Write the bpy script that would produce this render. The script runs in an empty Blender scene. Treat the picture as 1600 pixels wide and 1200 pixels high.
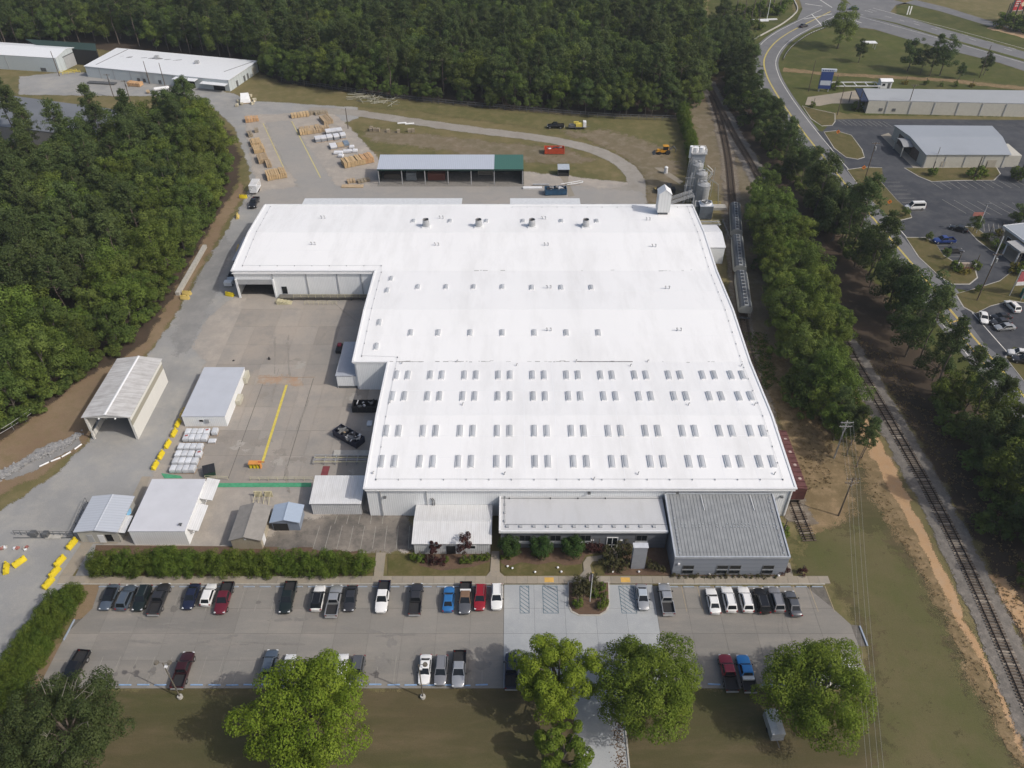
import bpy, bmesh, math, random
import numpy as np
from mathutils import Vector, Matrix
from mathutils.geometry import tessellate_polygon

scene = bpy.context.scene
COL = scene.collection
RNG = np.random.default_rng(7)
random.seed(7)
R = math.radians

# ------------------------------------------------------------------ camera, sky, sun, exposure
EYE = 115.0            # metres above the ground
TILT = 40.0            # degrees below the horizon
FOC = 1250.0           # focal length in survey units (frame 1600 wide)
cd = bpy.data.cameras.new('camera')
cam = bpy.data.objects.new('camera', cd)
COL.objects.link(cam)
cam.location = (0, 0, EYE)
cam.rotation_euler = (R(90 - TILT), 0, 0)
cd.sensor_width = 36.0
cd.lens = FOC / 1600.0 * 36.0
cd.clip_start = 1.0
cd.clip_end = 6000.0
scene.camera = cam

SUN_EL, SUN_AZ = 44.0, 114.0     # azimuth clockwise from +Y
wd = bpy.data.worlds.new('World')
scene.world = wd
wd.use_nodes = True
nt = wd.node_tree
nt.nodes.clear()
sky = nt.nodes.new('ShaderNodeTexSky')
sky.sky_type = 'NISHITA'
sky.sun_disc = False
sky.sun_elevation = R(SUN_EL)
sky.sun_rotation = R(SUN_AZ)
sky.air_density = 1.0
sky.dust_density = 4.0
sky.ozone_density = 0.3
bgn = nt.nodes.new('ShaderNodeBackground')
bgn.inputs[1].default_value = 0.15
won = nt.nodes.new('ShaderNodeOutputWorld')
nt.links.new(sky.outputs[0], bgn.inputs[0])
nt.links.new(bgn.outputs[0], won.inputs[0])
sl = bpy.data.lights.new('sun', 'SUN')
sl.energy = 3.1
sl.angle = R(0.53)
sl.color = (1.0, 0.955, 0.89)
sun = bpy.data.objects.new('sun', sl)
COL.objects.link(sun)
_d = Vector((math.sin(R(SUN_AZ)) * math.cos(R(SUN_EL)), math.cos(R(SUN_AZ)) * math.cos(R(SUN_EL)), math.sin(R(SUN_EL))))
sun.rotation_euler = _d.to_track_quat('Z', 'Y').to_euler()
sun.location = (150, -70, 200)
vs = scene.view_settings
vs.view_transform = 'Standard'
try:
    vs.look = 'None'
except Exception:
    pass
vs.exposure = -0.24
vs.gamma = 1.0
vs.use_curve_mapping = False
scene.cycles.max_bounces = 6
scene.cycles.diffuse_bounces = 2
scene.cycles.glossy_bounces = 2
scene.cycles.transmission_bounces = 2
scene.cycles.transparent_max_bounces = 10
scene.cycles.caustics_reflective = False
scene.cycles.caustics_refractive = False

# ------------------------------------------------------------------ survey: plan position of a point sighted at (u, v), h metres up
_ct, _st = math.cos(R(TILT)), math.sin(R(TILT))
def W(u, v, h=0.0):
    dx, dy = (u - 800.0) / FOC, (v - 600.0) / FOC
    dirx, diry, dirz = dx, _ct - dy * _st, -_st - dy * _ct
    t = (h - EYE) / dirz
    return Vector((dirx * t, diry * t, h))
def W2(u, v, h=0.0):
    p = W(u, v, h); return (p.x, p.y)

# ------------------------------------------------------------------ materials
MATS = {}
def _new(name):
    m = bpy.data.materials.new(name); m.use_nodes = True
    n = m.node_tree; n.nodes.clear()
    o = n.nodes.new('ShaderNodeOutputMaterial')
    b = n.nodes.new('ShaderNodeBsdfPrincipled')
    n.links.new(b.outputs[0], o.inputs[0])
    return m, n, b, o
def _c(c): return (c[0], c[1], c[2], 1.0)
def srgb(r, g, b):
    f = lambda x: ((x / 255.0 + 0.055) / 1.055) ** 2.4 if x > 10 else x / 255.0 / 12.92
    return (f(r), f(g), f(b))
def _mixc(n, fac, a, b):
    m = n.nodes.new('ShaderNodeMix'); m.data_type = 'RGBA'
    if hasattr(fac, 'is_output'): n.links.new(fac, m.inputs[0])
    else: m.inputs[0].default_value = fac
    for v, i in ((a, 6), (b, 7)):
        if hasattr(v, 'is_output'): n.links.new(v, m.inputs[i])
        else: m.inputs[i].default_value = _c(v)
    return m.outputs[2]
def _noise(n, scale, detail=4, rough=0.6, vec=None):
    t = n.nodes.new('ShaderNodeTexNoise')
    t.inputs['Scale'].default_value = scale; t.inputs['Detail'].default_value = detail; t.inputs['Roughness'].default_value = rough
    if vec is not None: n.links.new(vec, t.inputs['Vector'])
    return t.outputs['Fac']
def _ramp(n, fac, lo, hi):
    r = n.nodes.new('ShaderNodeMapRange'); r.clamp = True
    r.inputs[1].default_value = lo; r.inputs[2].default_value = hi
    n.links.new(fac, r.inputs[0]); return r.outputs[0]
def _math(n, op, a, b=None):
    m = n.nodes.new('ShaderNodeMath'); m.operation = op
    for v, i in ((a, 0), (b, 1)):
        if v is None: continue
        if hasattr(v, 'is_output'): n.links.new(v, m.inputs[i])
        else: m.inputs[i].default_value = v
    return m.outputs[0]
def _bump(n, b, height, strength, dist):
    bp = n.nodes.new('ShaderNodeBump'); bp.inputs['Strength'].default_value = strength; bp.inputs['Distance'].default_value = dist
    n.links.new(height, bp.inputs['Height']); n.links.new(bp.outputs[0], b.inputs['Normal'])
def _pos(n):
    return n.nodes.new('ShaderNodeNewGeometry').outputs['Position']

def plain(name, col, rough=0.6, metal=0.0, var=0.12, scale=1.2, coat=0.0, spec=0.4, rnd=0.0):
    """a paint / metal / plastic with faint wear; rnd adds a tint per object"""
    if name in MATS: return MATS[name]
    m, n, b, o = _new(name)
    f = _noise(n, scale, 5, 0.65, _pos(n))
    c = _mixc(n, _ramp(n, f, 0.3, 0.7), tuple(x * (1 - var) for x in col), tuple(min(1, x * (1 + var)) for x in col))
    if rnd:
        oi = n.nodes.new('ShaderNodeObjectInfo')
        h = n.nodes.new('ShaderNodeHueSaturation'); n.links.new(c, h.inputs['Color'])
        r = n.nodes.new('ShaderNodeMapRange'); r.inputs[3].default_value = 1 - rnd; r.inputs[4].default_value = 1 + rnd
        n.links.new(oi.outputs['Random'], r.inputs[0]); n.links.new(r.outputs[0], h.inputs['Value'])
        c = h.outputs[0]
    n.links.new(c, b.inputs['Base Color'])
    b.inputs['Roughness'].default_value = rough; b.inputs['Metallic'].default_value = metal
    b.inputs['Specular IOR Level'].default_value = spec
    b.inputs['Coat Weight'].default_value = coat; b.inputs['Coat Roughness'].default_value = 0.08
    MATS[name] = m; return m

def ribbed(name, col, period=0.3, axis='x', rough=0.5, depth=0.03, stain=None, stain_amt=0.5, metal=0.0, dark=0.12):
    """profiled metal sheet: ribs by relief, streaks of dirt"""
    if name in MATS: return MATS[name]
    m, n, b, o = _new(name)
    tc = n.nodes.new('ShaderNodeTexCoord'); sp = n.nodes.new('ShaderNodeSeparateXYZ'); n.links.new(tc.outputs['Object'], sp.inputs[0])
    s = _math(n, 'FRACT', _math(n, 'DIVIDE', sp.outputs['xyz'.index(axis)], period))
    tri = _math(n, 'ABSOLUTE', _math(n, 'SUBTRACT', s, 0.5))
    rib = _ramp(n, tri, 0.32, 0.44)
    c = _mixc(n, rib, col, tuple(x * (1 - dark) for x in col))
    f = _noise(n, 0.35, 6, 0.7, _pos(n))
    if stain is None: stain = tuple(x * 0.72 for x in col)
    mp = n.nodes.new('ShaderNodeMapping'); n.links.new(tc.outputs['Object'], mp.inputs[0])
    mp.inputs['Scale'].default_value = (2.5, 0.25, 0.25) if axis == 'x' else (0.25, 2.5, 0.25)
    st = _noise(n, 1.0, 5, 0.7, mp.outputs[0])
    c = _mixc(n, _math(n, 'MULTIPLY', _ramp(n, st, 0.42, 0.75), stain_amt), c, stain)
    c = _mixc(n, _math(n, 'MULTIPLY', _ramp(n, f, 0.45, 0.75), stain_amt * 0.6), c, stain)
    n.links.new(c, b.inputs['Base Color'])
    b.inputs['Roughness'].default_value = rough; b.inputs['Metallic'].default_value = metal
    _bump(n, b, rib, 0.6, depth)
    MATS[name] = m; return m

def ground(name, c1, c2, c3=None, s1=0.05, s2=0.6, soft=True, rough=0.95, bump=0.05, speck=0.25, stretch=None, edge_noise=0.35, rnd=0.0, spots=0.0):
    """earth, grass, gravel, paving: two broad tones, a third in patches, fine speckle; soft = ragged edge"""
    if name in MATS: return MATS[name]
    m, n, b, o = _new(name)
    p = _pos(n)
    if stretch:
        mp = n.nodes.new('ShaderNodeMapping'); mp.inputs['Scale'].default_value = stretch; n.links.new(p, mp.inputs[0]); pv = mp.outputs[0]
    else: pv = p
    big = _noise(n, s1, 6, 0.62, pv)
    mid = _noise(n, s2, 6, 0.7, pv)
    fine = _noise(n, 5.0, 3, 0.7, p)
    c = _mixc(n, _ramp(n, big, 0.36, 0.64), c1, c2)
    if c3: c = _mixc(n, _ramp(n, mid, 0.46, 0.74), c, c3)
    v = _math(n, 'MULTIPLY_ADD', _math(n, 'SUBTRACT', _math(n, 'ADD', fine, mid), 1.0), speck * 2)
    v.node.inputs[2].default_value = 1.0
    h = n.nodes.new('ShaderNodeHueSaturation'); n.links.new(c, h.inputs['Color'])
    if rnd:
        oi = n.nodes.new('ShaderNodeObjectInfo')
        r = n.nodes.new('ShaderNodeMapRange'); r.inputs[3].default_value = 1 - rnd; r.inputs[4].default_value = 1 + rnd
        n.links.new(oi.outputs['Random'], r.inputs[0]); v = _math(n, 'MULTIPLY', v, r.outputs[0])
    if spots:
        vo = n.nodes.new('ShaderNodeTexVoronoi'); vo.inputs['Scale'].default_value = spots
        dv = _math(n, 'ADD', vo.outputs['Distance'], _math(n, 'MULTIPLY', _math(n, 'SUBTRACT', fine, .5), .35))
        sp = _math(n, 'MULTIPLY', _math(n, 'SUBTRACT', 1.0, _ramp(n, dv, .06, .26)), _ramp(n, big, .42, .62))
        v = _math(n, 'MULTIPLY', v, _math(n, 'SUBTRACT', 1.0, _math(n, 'MULTIPLY', sp, .42)))
    n.links.new(v, h.inputs['Value'])
    n.links.new(h.outputs[0], b.inputs['Base Color'])
    b.inputs['Roughness'].default_value = rough
    b.inputs['Specular IOR Level'].default_value = 0.15
    if bump: _bump(n, b, fine, 0.5, bump)
    if soft:
        at = n.nodes.new('ShaderNodeAttribute'); at.attribute_name = 'edge'
        e = _math(n, 'ADD', at.outputs['Fac'], _math(n, 'MULTIPLY', _math(n, 'SUBTRACT', _noise(n, 0.45, 6, 0.75, p), 0.5), edge_noise * 4))
        e = _math(n, 'ADD', e, _math(n, 'MULTIPLY', _math(n, 'SUBTRACT', fine, 0.5), 1.3))
        a = _ramp(n, e, 0.50, 0.53)
        tr = n.nodes.new('ShaderNodeBsdfTransparent'); mx = n.nodes.new('ShaderNodeMixShader')
        n.links.new(a, mx.inputs[0]); n.links.new(tr.outputs[0], mx.inputs[1]); n.links.new(b.outputs[0], mx.inputs[2])
        n.links.new(mx.outputs[0], o.inputs[0])
    MATS[name] = m; return m

def foliage(name, c1, c2, c3, trans=0.25, scale=0.5, hue=0.02, val=0.25):
    if name in MATS: return MATS[name]
    m, n, b, o = _new(name)
    oi = n.nodes.new('ShaderNodeObjectInfo')
    f = _noise(n, scale, 3, 0.6, _pos(n))
    c = _mixc(n, _ramp(n, f, 0.35, 0.65), c1, c2)
    at = n.nodes.new('ShaderNodeAttribute'); at.attribute_name = 'tone'
    c = _mixc(n, at.outputs['Fac'], c, c3)
    h = n.nodes.new('ShaderNodeHueSaturation'); n.links.new(c, h.inputs['Color'])
    r = n.nodes.new('ShaderNodeMapRange'); r.inputs[3].default_value = 1 - val; r.inputs[4].default_value = 1 + val
    n.links.new(oi.outputs['Random'], r.inputs[0]); n.links.new(r.outputs[0], h.inputs['Value'])
    r2 = n.nodes.new('ShaderNodeMapRange'); r2.inputs[3].default_value = 0.5 - hue; r2.inputs[4].default_value = 0.5 + hue
    k = _math(n, 'FRACT', _math(n, 'MULTIPLY', oi.outputs['Random'], 7.31))
    n.links.new(k, r2.inputs[0]); n.links.new(r2.outputs[0], h.inputs['Hue'])
    n.links.new(h.outputs[0], b.inputs['Base Color'])
    b.inputs['Roughness'].default_value = 0.65; b.inputs['Specular IOR Level'].default_value = 0.15
    t = n.nodes.new('ShaderNodeBsdfTranslucent'); n.links.new(h.outputs[0], t.inputs[0])
    mx = n.nodes.new('ShaderNodeMixShader'); mx.inputs[0].default_value = trans
    n.links.new(b.outputs[0], mx.inputs[1]); n.links.new(t.outputs[0], mx.inputs[2]); n.links.new(mx.outputs[0], o.inputs[0])
    MATS[name] = m; return m

def glass(name='dark_glass', col=(0.012, 0.016, 0.02), rough=0.06):
    if name in MATS: return MATS[name]
    m, n, b, o = _new(name)
    b.inputs['Base Color'].default_value = _c(col); b.inputs['Roughness'].default_value = rough
    b.inputs['Specular IOR Level'].default_value = 0.3
    MATS[name] = m; return m

# ------------------------------------------------------------------ mesh building
class MB:
    def __init__(s): s.v = []; s.f = []
    def poly(s, pts):
        i = len(s.v); s.v += [tuple(p) for p in pts]; s.f.append(list(range(i, i + len(pts)))); return s
    def box(s, x0, x1, y0, y1, z0, z1):
        return s.prism([(x0, y0), (x1, y0), (x1, y1), (x0, y1)], z0, z1)
    def obox(s, cx, cy, cz, sx, sy, sz, rz=0.0):
        c, q = math.cos(rz), math.sin(rz)
        pts = [(cx + c * a - q * b, cy + q * a + c * b) for a, b in ((-sx/2, -sy/2), (sx/2, -sy/2), (sx/2, sy/2), (-sx/2, sy/2))]
        return s.prism(pts, cz - sz / 2, cz + sz / 2)
    def prism(s, pts, z0, z1):
        n = len(pts); i = len(s.v)
        s.v += [(p[0], p[1], z0) for p in pts] + [(p[0], p[1], z1) for p in pts]
        s.f.append(list(range(i + n - 1, i - 1, -1))); s.f.append(list(range(i + n, i + 2 * n)))
        for k in range(n):
            l = (k + 1) % n; s.f.append([i + k, i + l, i + n + l, i + n + k])
        return s
    def hexa(s, b, t):
        """four bottom and four top corners, both counter-clockwise from above"""
        i = len(s.v); s.v += [tuple(p) for p in b] + [tuple(p) for p in t]
        s.f += [[i+3, i+2, i+1, i], [i+4, i+5, i+6, i+7]] + [[i+k, i+(k+1) % 4, i+4+(k+1) % 4, i+4+k] for k in range(4)]
        return s
    def slab(s, a, b, c, d, th):
        """thin plate: a b c d on its top face (ccw), thickness th straight down"""
        lo = [(p[0], p[1], p[2] - th) for p in (a, b, c, d)]
        return s.hexa(lo, [a, b, c, d])
    def tube(s, p0, p1, r0, r1=None, n=8, cap=True):
        r1 = r0 if r1 is None else r1
        p0, p1 = Vector(p0), Vector(p1); d = p1 - p0
        if d.length < 1e-6: return s
        d.normalize(); u = d.orthogonal().normalized(); w = d.cross(u)
        i = len(s.v)
        for p, r in ((p0, r0), (p1, r1)):
            for k in range(n):
                a = 2 * math.pi * k / n; s.v.append(tuple(p + (u * math.cos(a) + w * math.sin(a)) * r))
        for k in range(n):
            l = (k + 1) % n; s.f.append([i + k, i + l, i + n + l, i + n + k])
        if cap: s.f.append(list(range(i + n - 1, i - 1, -1))); s.f.append(list(range(i + n, i + 2 * n)))
        return s
    def path(s, pts, r, n=6):
        for a, b in zip(pts, pts[1:]): s.tube(a, b, r, r, n)
        return s
    def loft(s, rings, close=True):
        n = len(rings[0]); i = len(s.v)
        for r in rings: s.v += [tuple(p) for p in r]
        for k in range(len(rings) - 1):
            for j in range(n):
                l = (j + 1) % n
                s.f.append([i + k*n + j, i + k*n + l, i + (k+1)*n + l, i + (k+1)*n + j])
        if close: s.f.append(list(range(i + n - 1, i - 1, -1))); s.f.append(list(range(i + (len(rings)-1)*n, i + len(rings)*n)))
        return s
    def add(s, o, dx=0, dy=0, dz=0):
        i = len(s.v); s.v += [(a + dx, b + dy, c + dz) for a, b, c in o.v]; s.f += [[i + k for k in f] for f in o.f]; return s
    def mesh(s, name, mat=None, smooth=False, fix=True):
        m = bpy.data.meshes.new(name); m.from_pydata(s.v, [], s.f)
        if fix:
            bm = bmesh.new(); bm.from_mesh(m); bmesh.ops.recalc_face_normals(bm, faces=bm.faces); bm.to_mesh(m); bm.free()
        if mat: m.materials.append(mat)
        if smooth:
            m.shade_smooth()
            try: m.set_sharp_from_angle(angle=R(38))
            except Exception: pass
        m.update(); return m

def link(name, data, parent=None, loc=None, rz=None):
    o = bpy.data.objects.new(name, data); COL.objects.link(o)
    if parent is not None: o.parent = parent
    if loc is not None: o.location = loc
    if rz is not None: o.rotation_euler = (0, 0, rz)
    return o
def thing(name, label, cat, loc=(0, 0, 0), rz=0.0, group=None):
    o = link(name, None, None, loc, rz); o.empty_display_size = 0.5
    o['label'] = label; o['category'] = cat
    if group: o['group'] = group
    return o
def part(name, mb, mat, parent, smooth=False, label=None, kind=None, loc=None, fix=True):
    o = link(name, mb.mesh(name, mat, smooth, fix), parent, loc)
    if label: o['label'] = label
    if kind: o['kind'] = kind
    return o
def solo(name, mb, mat, label, cat, group=None, kind=None, loc=None, rz=None, smooth=False):
    """a thing that is one mesh"""
    o = link(name, mb.mesh(name, mat, smooth), None, loc, rz)
    if label: o['label'] = label
    if cat: o['category'] = cat
    if group: o['group'] = group
    if kind: o['kind'] = kind
    return o
KIDS = {}
def kids(o):
    k = o.session_uid
    if k not in KIDS: KIDS[k] = [c for c in COL.objects if c.parent == o]
    return KIDS[k]
def clone(root, loc, rz=0.0, label=None, group=None, scale=None, mats=None):
    c = root.copy(); COL.objects.link(c); c.location = loc; c.rotation_euler = (0, 0, rz)
    if label: c['label'] = label
    if group: c['group'] = group
    if scale is not None: c.scale = scale if hasattr(scale, '__len__') else (scale,) * 3
    for ch in kids(root):
        d = ch.copy(); COL.objects.link(d); d.parent = c
        base = ch.name.split('.')[0]
        if mats and base in mats and d.data:
            d.material_slots[0].link = 'OBJECT'; d.material_slots[0].material = mats[base]
        for g in kids(ch):
            e = g.copy(); COL.objects.link(e); e.parent = d
    return c

# ------------------------------------------------------------------ ground sheets
def resample(pts, step, jit):
    out = []
    n = len(pts)
    for i in range(n):
        a, b = np.array(pts[i], float), np.array(pts[(i + 1) % n], float)
        L = np.linalg.norm(b - a); k = max(1, int(L / step))
        for j in range(k):
            p = a + (b - a) * j / k
            if jit: p = p + RNG.normal(0, jit, 2)
            out.append(p)
    return np.array(out)
def sheet(name, pts, mat, z, soft=0.0, jit=0.0, kind='structure', step=2.0, world=False, parent=None, label=None):
    """flat ground sheet from sighted corners; soft = width of its ragged edge in metres"""
    P = [tuple(p) for p in pts] if world else [W2(*p) for p in pts]
    if soft or jit: P = resample(P, step, jit)
    P = np.array(P, float)
    A = 0.5 * np.sum(P[:, 0] * np.roll(P[:, 1], -1) - np.roll(P[:, 0], -1) * P[:, 1])
    if A < 0: P = P[::-1]
    n = len(P); v = [(x, y, z) for x, y in P]; f = []; e = [1.0] * n
    if soft:
        t = np.roll(P, -1, 0) - np.roll(P, 1, 0); t /= np.maximum(np.linalg.norm(t, axis=1), 1e-6)[:, None]
        nr = np.stack([t[:, 1], -t[:, 0]], 1)
        O, I = P + nr * soft * 0.5, P - nr * soft * 0.5
        v = [(x, y, z) for x, y in O] + [(x, y, z + 0.002 + RNG.uniform(0, .007)) for x, y in I]
        e = [0.0] * n + [1.0] * n
        for i in range(n): f.append([i, (i + 1) % n, n + (i + 1) % n, n + i])
        tri = tessellate_polygon([[Vector((x, y, 0)) for x, y in I]])
        f += [[n + a, n + b, n + c] for a, b, c in tri]
    else:
        tri = tessellate_polygon([[Vector((x, y, 0)) for x, y in P]])
        f += [list(t) for t in tri]
    m = bpy.data.meshes.new(name); m.from_pydata(v, [], f)
    bm = bmesh.new(); bm.from_mesh(m)
    for fc in bm.faces:
        fc.normal_update()
        if fc.normal.z < 0: fc.normal_flip()
    bm.to_mesh(m); bm.free()
    at = m.attributes.new('edge', 'FLOAT', 'POINT'); at.data.foreach_set('value', np.array(e, np.float32))
    m.materials.append(mat); m.update()
    o = link(name, m, parent)
    if kind: o['kind'] = kind
    if label: o['label'] = label
    return o
def offset_line(P, d):
    P = np.array(P, float); t = np.zeros_like(P); t[1:-1] = P[2:] - P[:-2]; t[0] = P[1] - P[0]; t[-1] = P[-1] - P[-2]
    t /= np.linalg.norm(t, axis=1)[:, None]
    return P + np.stack([-t[:, 1], t[:, 0]], 1) * d
def smooth_line(pts, step=2.0, world=False):
    P = np.array(pts if world else [W2(*p) for p in pts], float)
    out = []
    n = len(P)
    for i in range(n - 1):
        p0, p1, p2, p3 = P[max(i-1, 0)], P[i], P[i+1], P[min(i+2, n-1)]
        k = max(2, int(np.linalg.norm(p2 - p1) / step))
        for j in range(k):
            t = j / k
            out.append(0.5 * ((2*p1) + (-p0+p2)*t + (2*p0-5*p1+4*p2-p3)*t*t + (-p0+3*p1-3*p2+p3)*t**3))
    out.append(P[-1]); return np.array(out)
def ribbon(name, line, w, mat, z, off=0.0, soft=0.0, kind='structure', jit=0.0, parent=None, label=None):
    L = offset_line(line, off + w / 2)[::-1]; Rr = offset_line(line, off - w / 2)
    return sheet(name, list(Rr) + list(L), mat, z, soft, jit, kind, world=True, parent=parent, label=label)
def strip_mb(line, w, z, off=0.0, dash=None, th=0.0):
    """paint line along a path; dash = (on, off) metres"""
    mb = MB(); C = offset_line(line, off); A, B = offset_line(line, off + w/2), offset_line(line, off - w/2)
    d = 0.0
    for i in range(len(C) - 1):
        s = np.linalg.norm(C[i+1] - C[i])
        if dash is None or (d % (dash[0] + dash[1])) < dash[0]:
            mb.poly([(*B[i], z), (*B[i+1], z), (*A[i+1], z), (*A[i], z)])
        d += s
    return mb
def inside(p, poly):
    x, y = p; c = False; n = len(poly); j = n - 1
    for i in range(n):
        xi, yi = poly[i]; xj, yj = poly[j]
        if (yi > y) != (yj > y) and x < (xj - xi) * (y - yi) / (yj - yi + 1e-12) + xi: c = not c
        j = i
    return c
# ================================================================== THE SETTING: ground, paving, roads
G_FIELD = ground('field_grass', (0.155, 0.132, 0.060), (0.118, 0.112, 0.046), (0.19, 0.15, 0.082), 0.03, 0.2, soft=False, speck=0.2)
G_FIELD_S = ground('field_grass_patch', (0.105, 0.105, 0.040), (0.13, 0.118, 0.05), (0.16, 0.132, 0.065), 0.05, 0.25, soft=True, speck=0.22)
G_LAWN = ground('lawn_grass', (0.092, 0.076, 0.040), (0.074, 0.074, 0.030), (0.120, 0.092, 0.054), 0.06, 0.16, soft=True, speck=0.25, stretch=(.35, 1.5, 1))
G_LAWNG = ground('verge_grass', (0.075, 0.088, 0.022), (0.062, 0.070, 0.022), (0.11, 0.10, 0.04), 0.03, 0.16, soft=True, speck=0.2)
G_TRIM = ground('trimmed_grass', (0.115, 0.098, 0.042), (0.085, 0.085, 0.028), (0.15, 0.115, 0.06), 0.2, 0.5, soft=False, speck=0.2)
G_DIRT = ground('brown_dirt', (0.20, 0.14, 0.09), (0.24, 0.178, 0.115), (0.155, 0.122, 0.066), 0.08, 0.4, soft=True, speck=0.25)
G_BROWN = ground('pale_brown_dirt', (0.185, 0.148, 0.098), (0.150, 0.128, 0.078), (0.215, 0.18, 0.135), 0.06, 0.3, soft=True, speck=0.2, edge_noise=.8)
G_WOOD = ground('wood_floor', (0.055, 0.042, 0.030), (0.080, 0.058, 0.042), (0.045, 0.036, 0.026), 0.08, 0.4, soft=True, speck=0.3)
G_CLAY = ground('orange_clay', (0.44, 0.285, 0.155), (0.40, 0.255, 0.14), (0.36, 0.26, 0.17), 0.12, 0.45, soft=True, speck=0.22)
G_TAN = ground('dry_grass', (0.215, 0.155, 0.085), (0.165, 0.125, 0.065), (0.27, 0.195, 0.115), 0.12, 0.5, soft=True, speck=0.3)
G_GRAV = ground('gravel', (0.30, 0.30, 0.295), (0.25, 0.25, 0.245), (0.34, 0.325, 0.295), 0.05, 0.12, soft=True, speck=0.14, stretch=None)
G_GRAVD = ground('grey_gravel_dark', (0.245, 0.243, 0.237), (0.215, 0.215, 0.212), (0.28, 0.272, 0.26), 0.07, 0.2, soft=True, edge_noise=.6, speck=0.12)
G_PATH = ground('gravel_path', (0.27, 0.25, 0.22), (0.32, 0.30, 0.27), (0.22, 0.20, 0.17), 0.1, 0.3, soft=True, speck=0.15)
G_YARD = ground('yard_concrete', (0.35, 0.315, 0.275), (0.305, 0.285, 0.26), (0.40, 0.355, 0.305), 0.07, 0.25, soft=True, speck=0.12)
G_SLAB = ground('slab_concrete', (0.345, 0.305, 0.262), (0.29, 0.268, 0.24), (0.225, 0.215, 0.20), 0.06, 0.13, soft=False, speck=0.12, rnd=0.10, spots=.28)
G_LOT = ground('lot_concrete', (0.235, 0.222, 0.200), (0.198, 0.190, 0.176), (0.262, 0.240, 0.212), 0.05, 0.14, soft=False, speck=0.10, stretch=(0.5, 2.2, 1), rnd=0.06, spots=.36)
G_JOINT = plain('joint_dirt', (0.125, 0.115, 0.10), 0.95, var=0.3)
G_PAD = ground('pale_concrete', (0.36, 0.375, 0.385), (0.32, 0.335, 0.345), (0.39, 0.40, 0.40), 0.09, 0.2, soft=False, speck=0.08, rnd=0.04)
G_WALK = ground('walk_concrete', (0.33, 0.285, 0.225), (0.27, 0.245, 0.20), (0.22, 0.205, 0.18), 0.05, 0.35, soft=False, speck=0.14, rnd=0.10)
G_MULCH = ground('mulch', (0.115, 0.075, 0.052), (0.15, 0.10, 0.07), (0.08, 0.055, 0.04), 0.3, 1.0, soft=False, speck=0.35)
G_BALL = ground('ballast', (0.185, 0.168, 0.148), (0.145, 0.134, 0.12), (0.225, 0.20, 0.175), 0.1, 0.9, soft=True, speck=0.35, bump=0.12)
G_ASPH = ground('lot_asphalt', (0.050, 0.054, 0.064), (0.068, 0.072, 0.082), (0.085, 0.087, 0.092), 0.05, 0.2, soft=False, speck=0.15)
G_ASPHD = ground('worn_asphalt', (0.27, 0.24, 0.205), (0.13, 0.12, 0.108), (0.085, 0.08, 0.075), 0.16, 0.45, soft=True, speck=0.2)
G_ROAD = ground('road_asphalt', (0.17, 0.172, 0.178), (0.145, 0.148, 0.156), (0.19, 0.19, 0.19), 0.03, 0.2, soft=False, speck=0.1)
G_LANE = ground('lane_asphalt', (0.285, 0.278, 0.265), (0.32, 0.30, 0.275), (0.25, 0.243, 0.235), 0.07, 0.25, soft=True, speck=0.12, edge_noise=.7)
G_RUST = ground('rust_stain', (0.37, 0.255, 0.175), (0.345, 0.28, 0.22), (0.34, 0.30, 0.25), 0.3, 0.6, soft=True, speck=0.12, edge_noise=1.0)
P_WHITE = plain('paint_white', (0.62, 0.61, 0.57), 0.7, var=0.25, scale=2.5)
P_FADED = plain('paint_faded', (0.30, 0.285, 0.255), 0.8, var=0.2, scale=2.5)
P_YELL = plain('paint_yellow', (0.58, 0.47, 0.09), 0.7, var=0.2, scale=2.5)
P_OCHRE = plain('paint_ochre', (0.46, 0.33, 0.10), 0.7, var=0.25, scale=2.5)
P_BLUE = plain('paint_blue_grey', (0.10, 0.155, 0.19), 0.7, var=0.2, scale=2.5)
P_GREEN = plain('paint_green_walk', (0.07, 0.30, 0.16), 0.7, var=0.2, scale=1.5)
P_RED = plain('paint_red_walk', (0.19, 0.045, 0.05), 0.7, var=0.2, scale=1.5)
KERB = plain('kerb_concrete', (0.40, 0.385, 0.35), 0.9, var=0.18)

sheet('ground', [(-900, 20), (900, 20), (900, 1500), (-900, 1500)], G_FIELD, 0.0, world=True)
# foreground lawn and the strip beside the railway
sheet('lawn', [(-120, 1075), (1310, 1075), (1362, 1010), (1300, 915), (1232, 800), (1255, 820), (1330, 640), (1620, 1190), (1620, 1400), (-120, 1400)], G_LAWN, 0.02, soft=3.0, jit=0.3)
sheet('verge_lawn', [(1245, 835), (1300, 826), (1374, 826), (1425, 885), (1472, 965), (1510, 1050), (1590, 1200), (1640, 1300), (1380, 1300), (1366, 1000), (1320, 920), (1250, 900)], ground('verge_olive', (0.094, 0.094, 0.038), (0.128, 0.110, 0.055), (0.078, 0.084, 0.030), 0.06, 0.14, soft=True, speck=0.22, edge_noise=.9), 0.034, soft=6, jit=.4, step=4)
sheet('dry_ground', [(1165, 560), (1185, 520), (1225, 560), (1270, 640), (1330, 720), (1335, 800), (1290, 850), (1250, 830), (1240, 740), (1205, 640)], G_TAN, 0.03, soft=6.0, jit=0.5)
sheet('dirt_ground', [(1110, 150), (1175, 260), (1210, 330), (1300, 520), (1310, 640), (1255, 660), (1195, 600), (1172, 520), (1160, 480), (1120, 300), (1095, 240), (1075, 170), (1090, 130)], G_BROWN, 0.025, soft=3.0, jit=0.5)
sheet('wood_floor', [(1112, 120), (1190, 110), (1250, 210), (1330, 310), (1400, 400), (1455, 480), (1545, 575), (1640, 660), (1640, 1080), (1600, 1010), (1480, 760), (1325, 510), (1215, 300), (1150, 200)], G_WOOD, 0.024, soft=3.5, jit=0.6)
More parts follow.
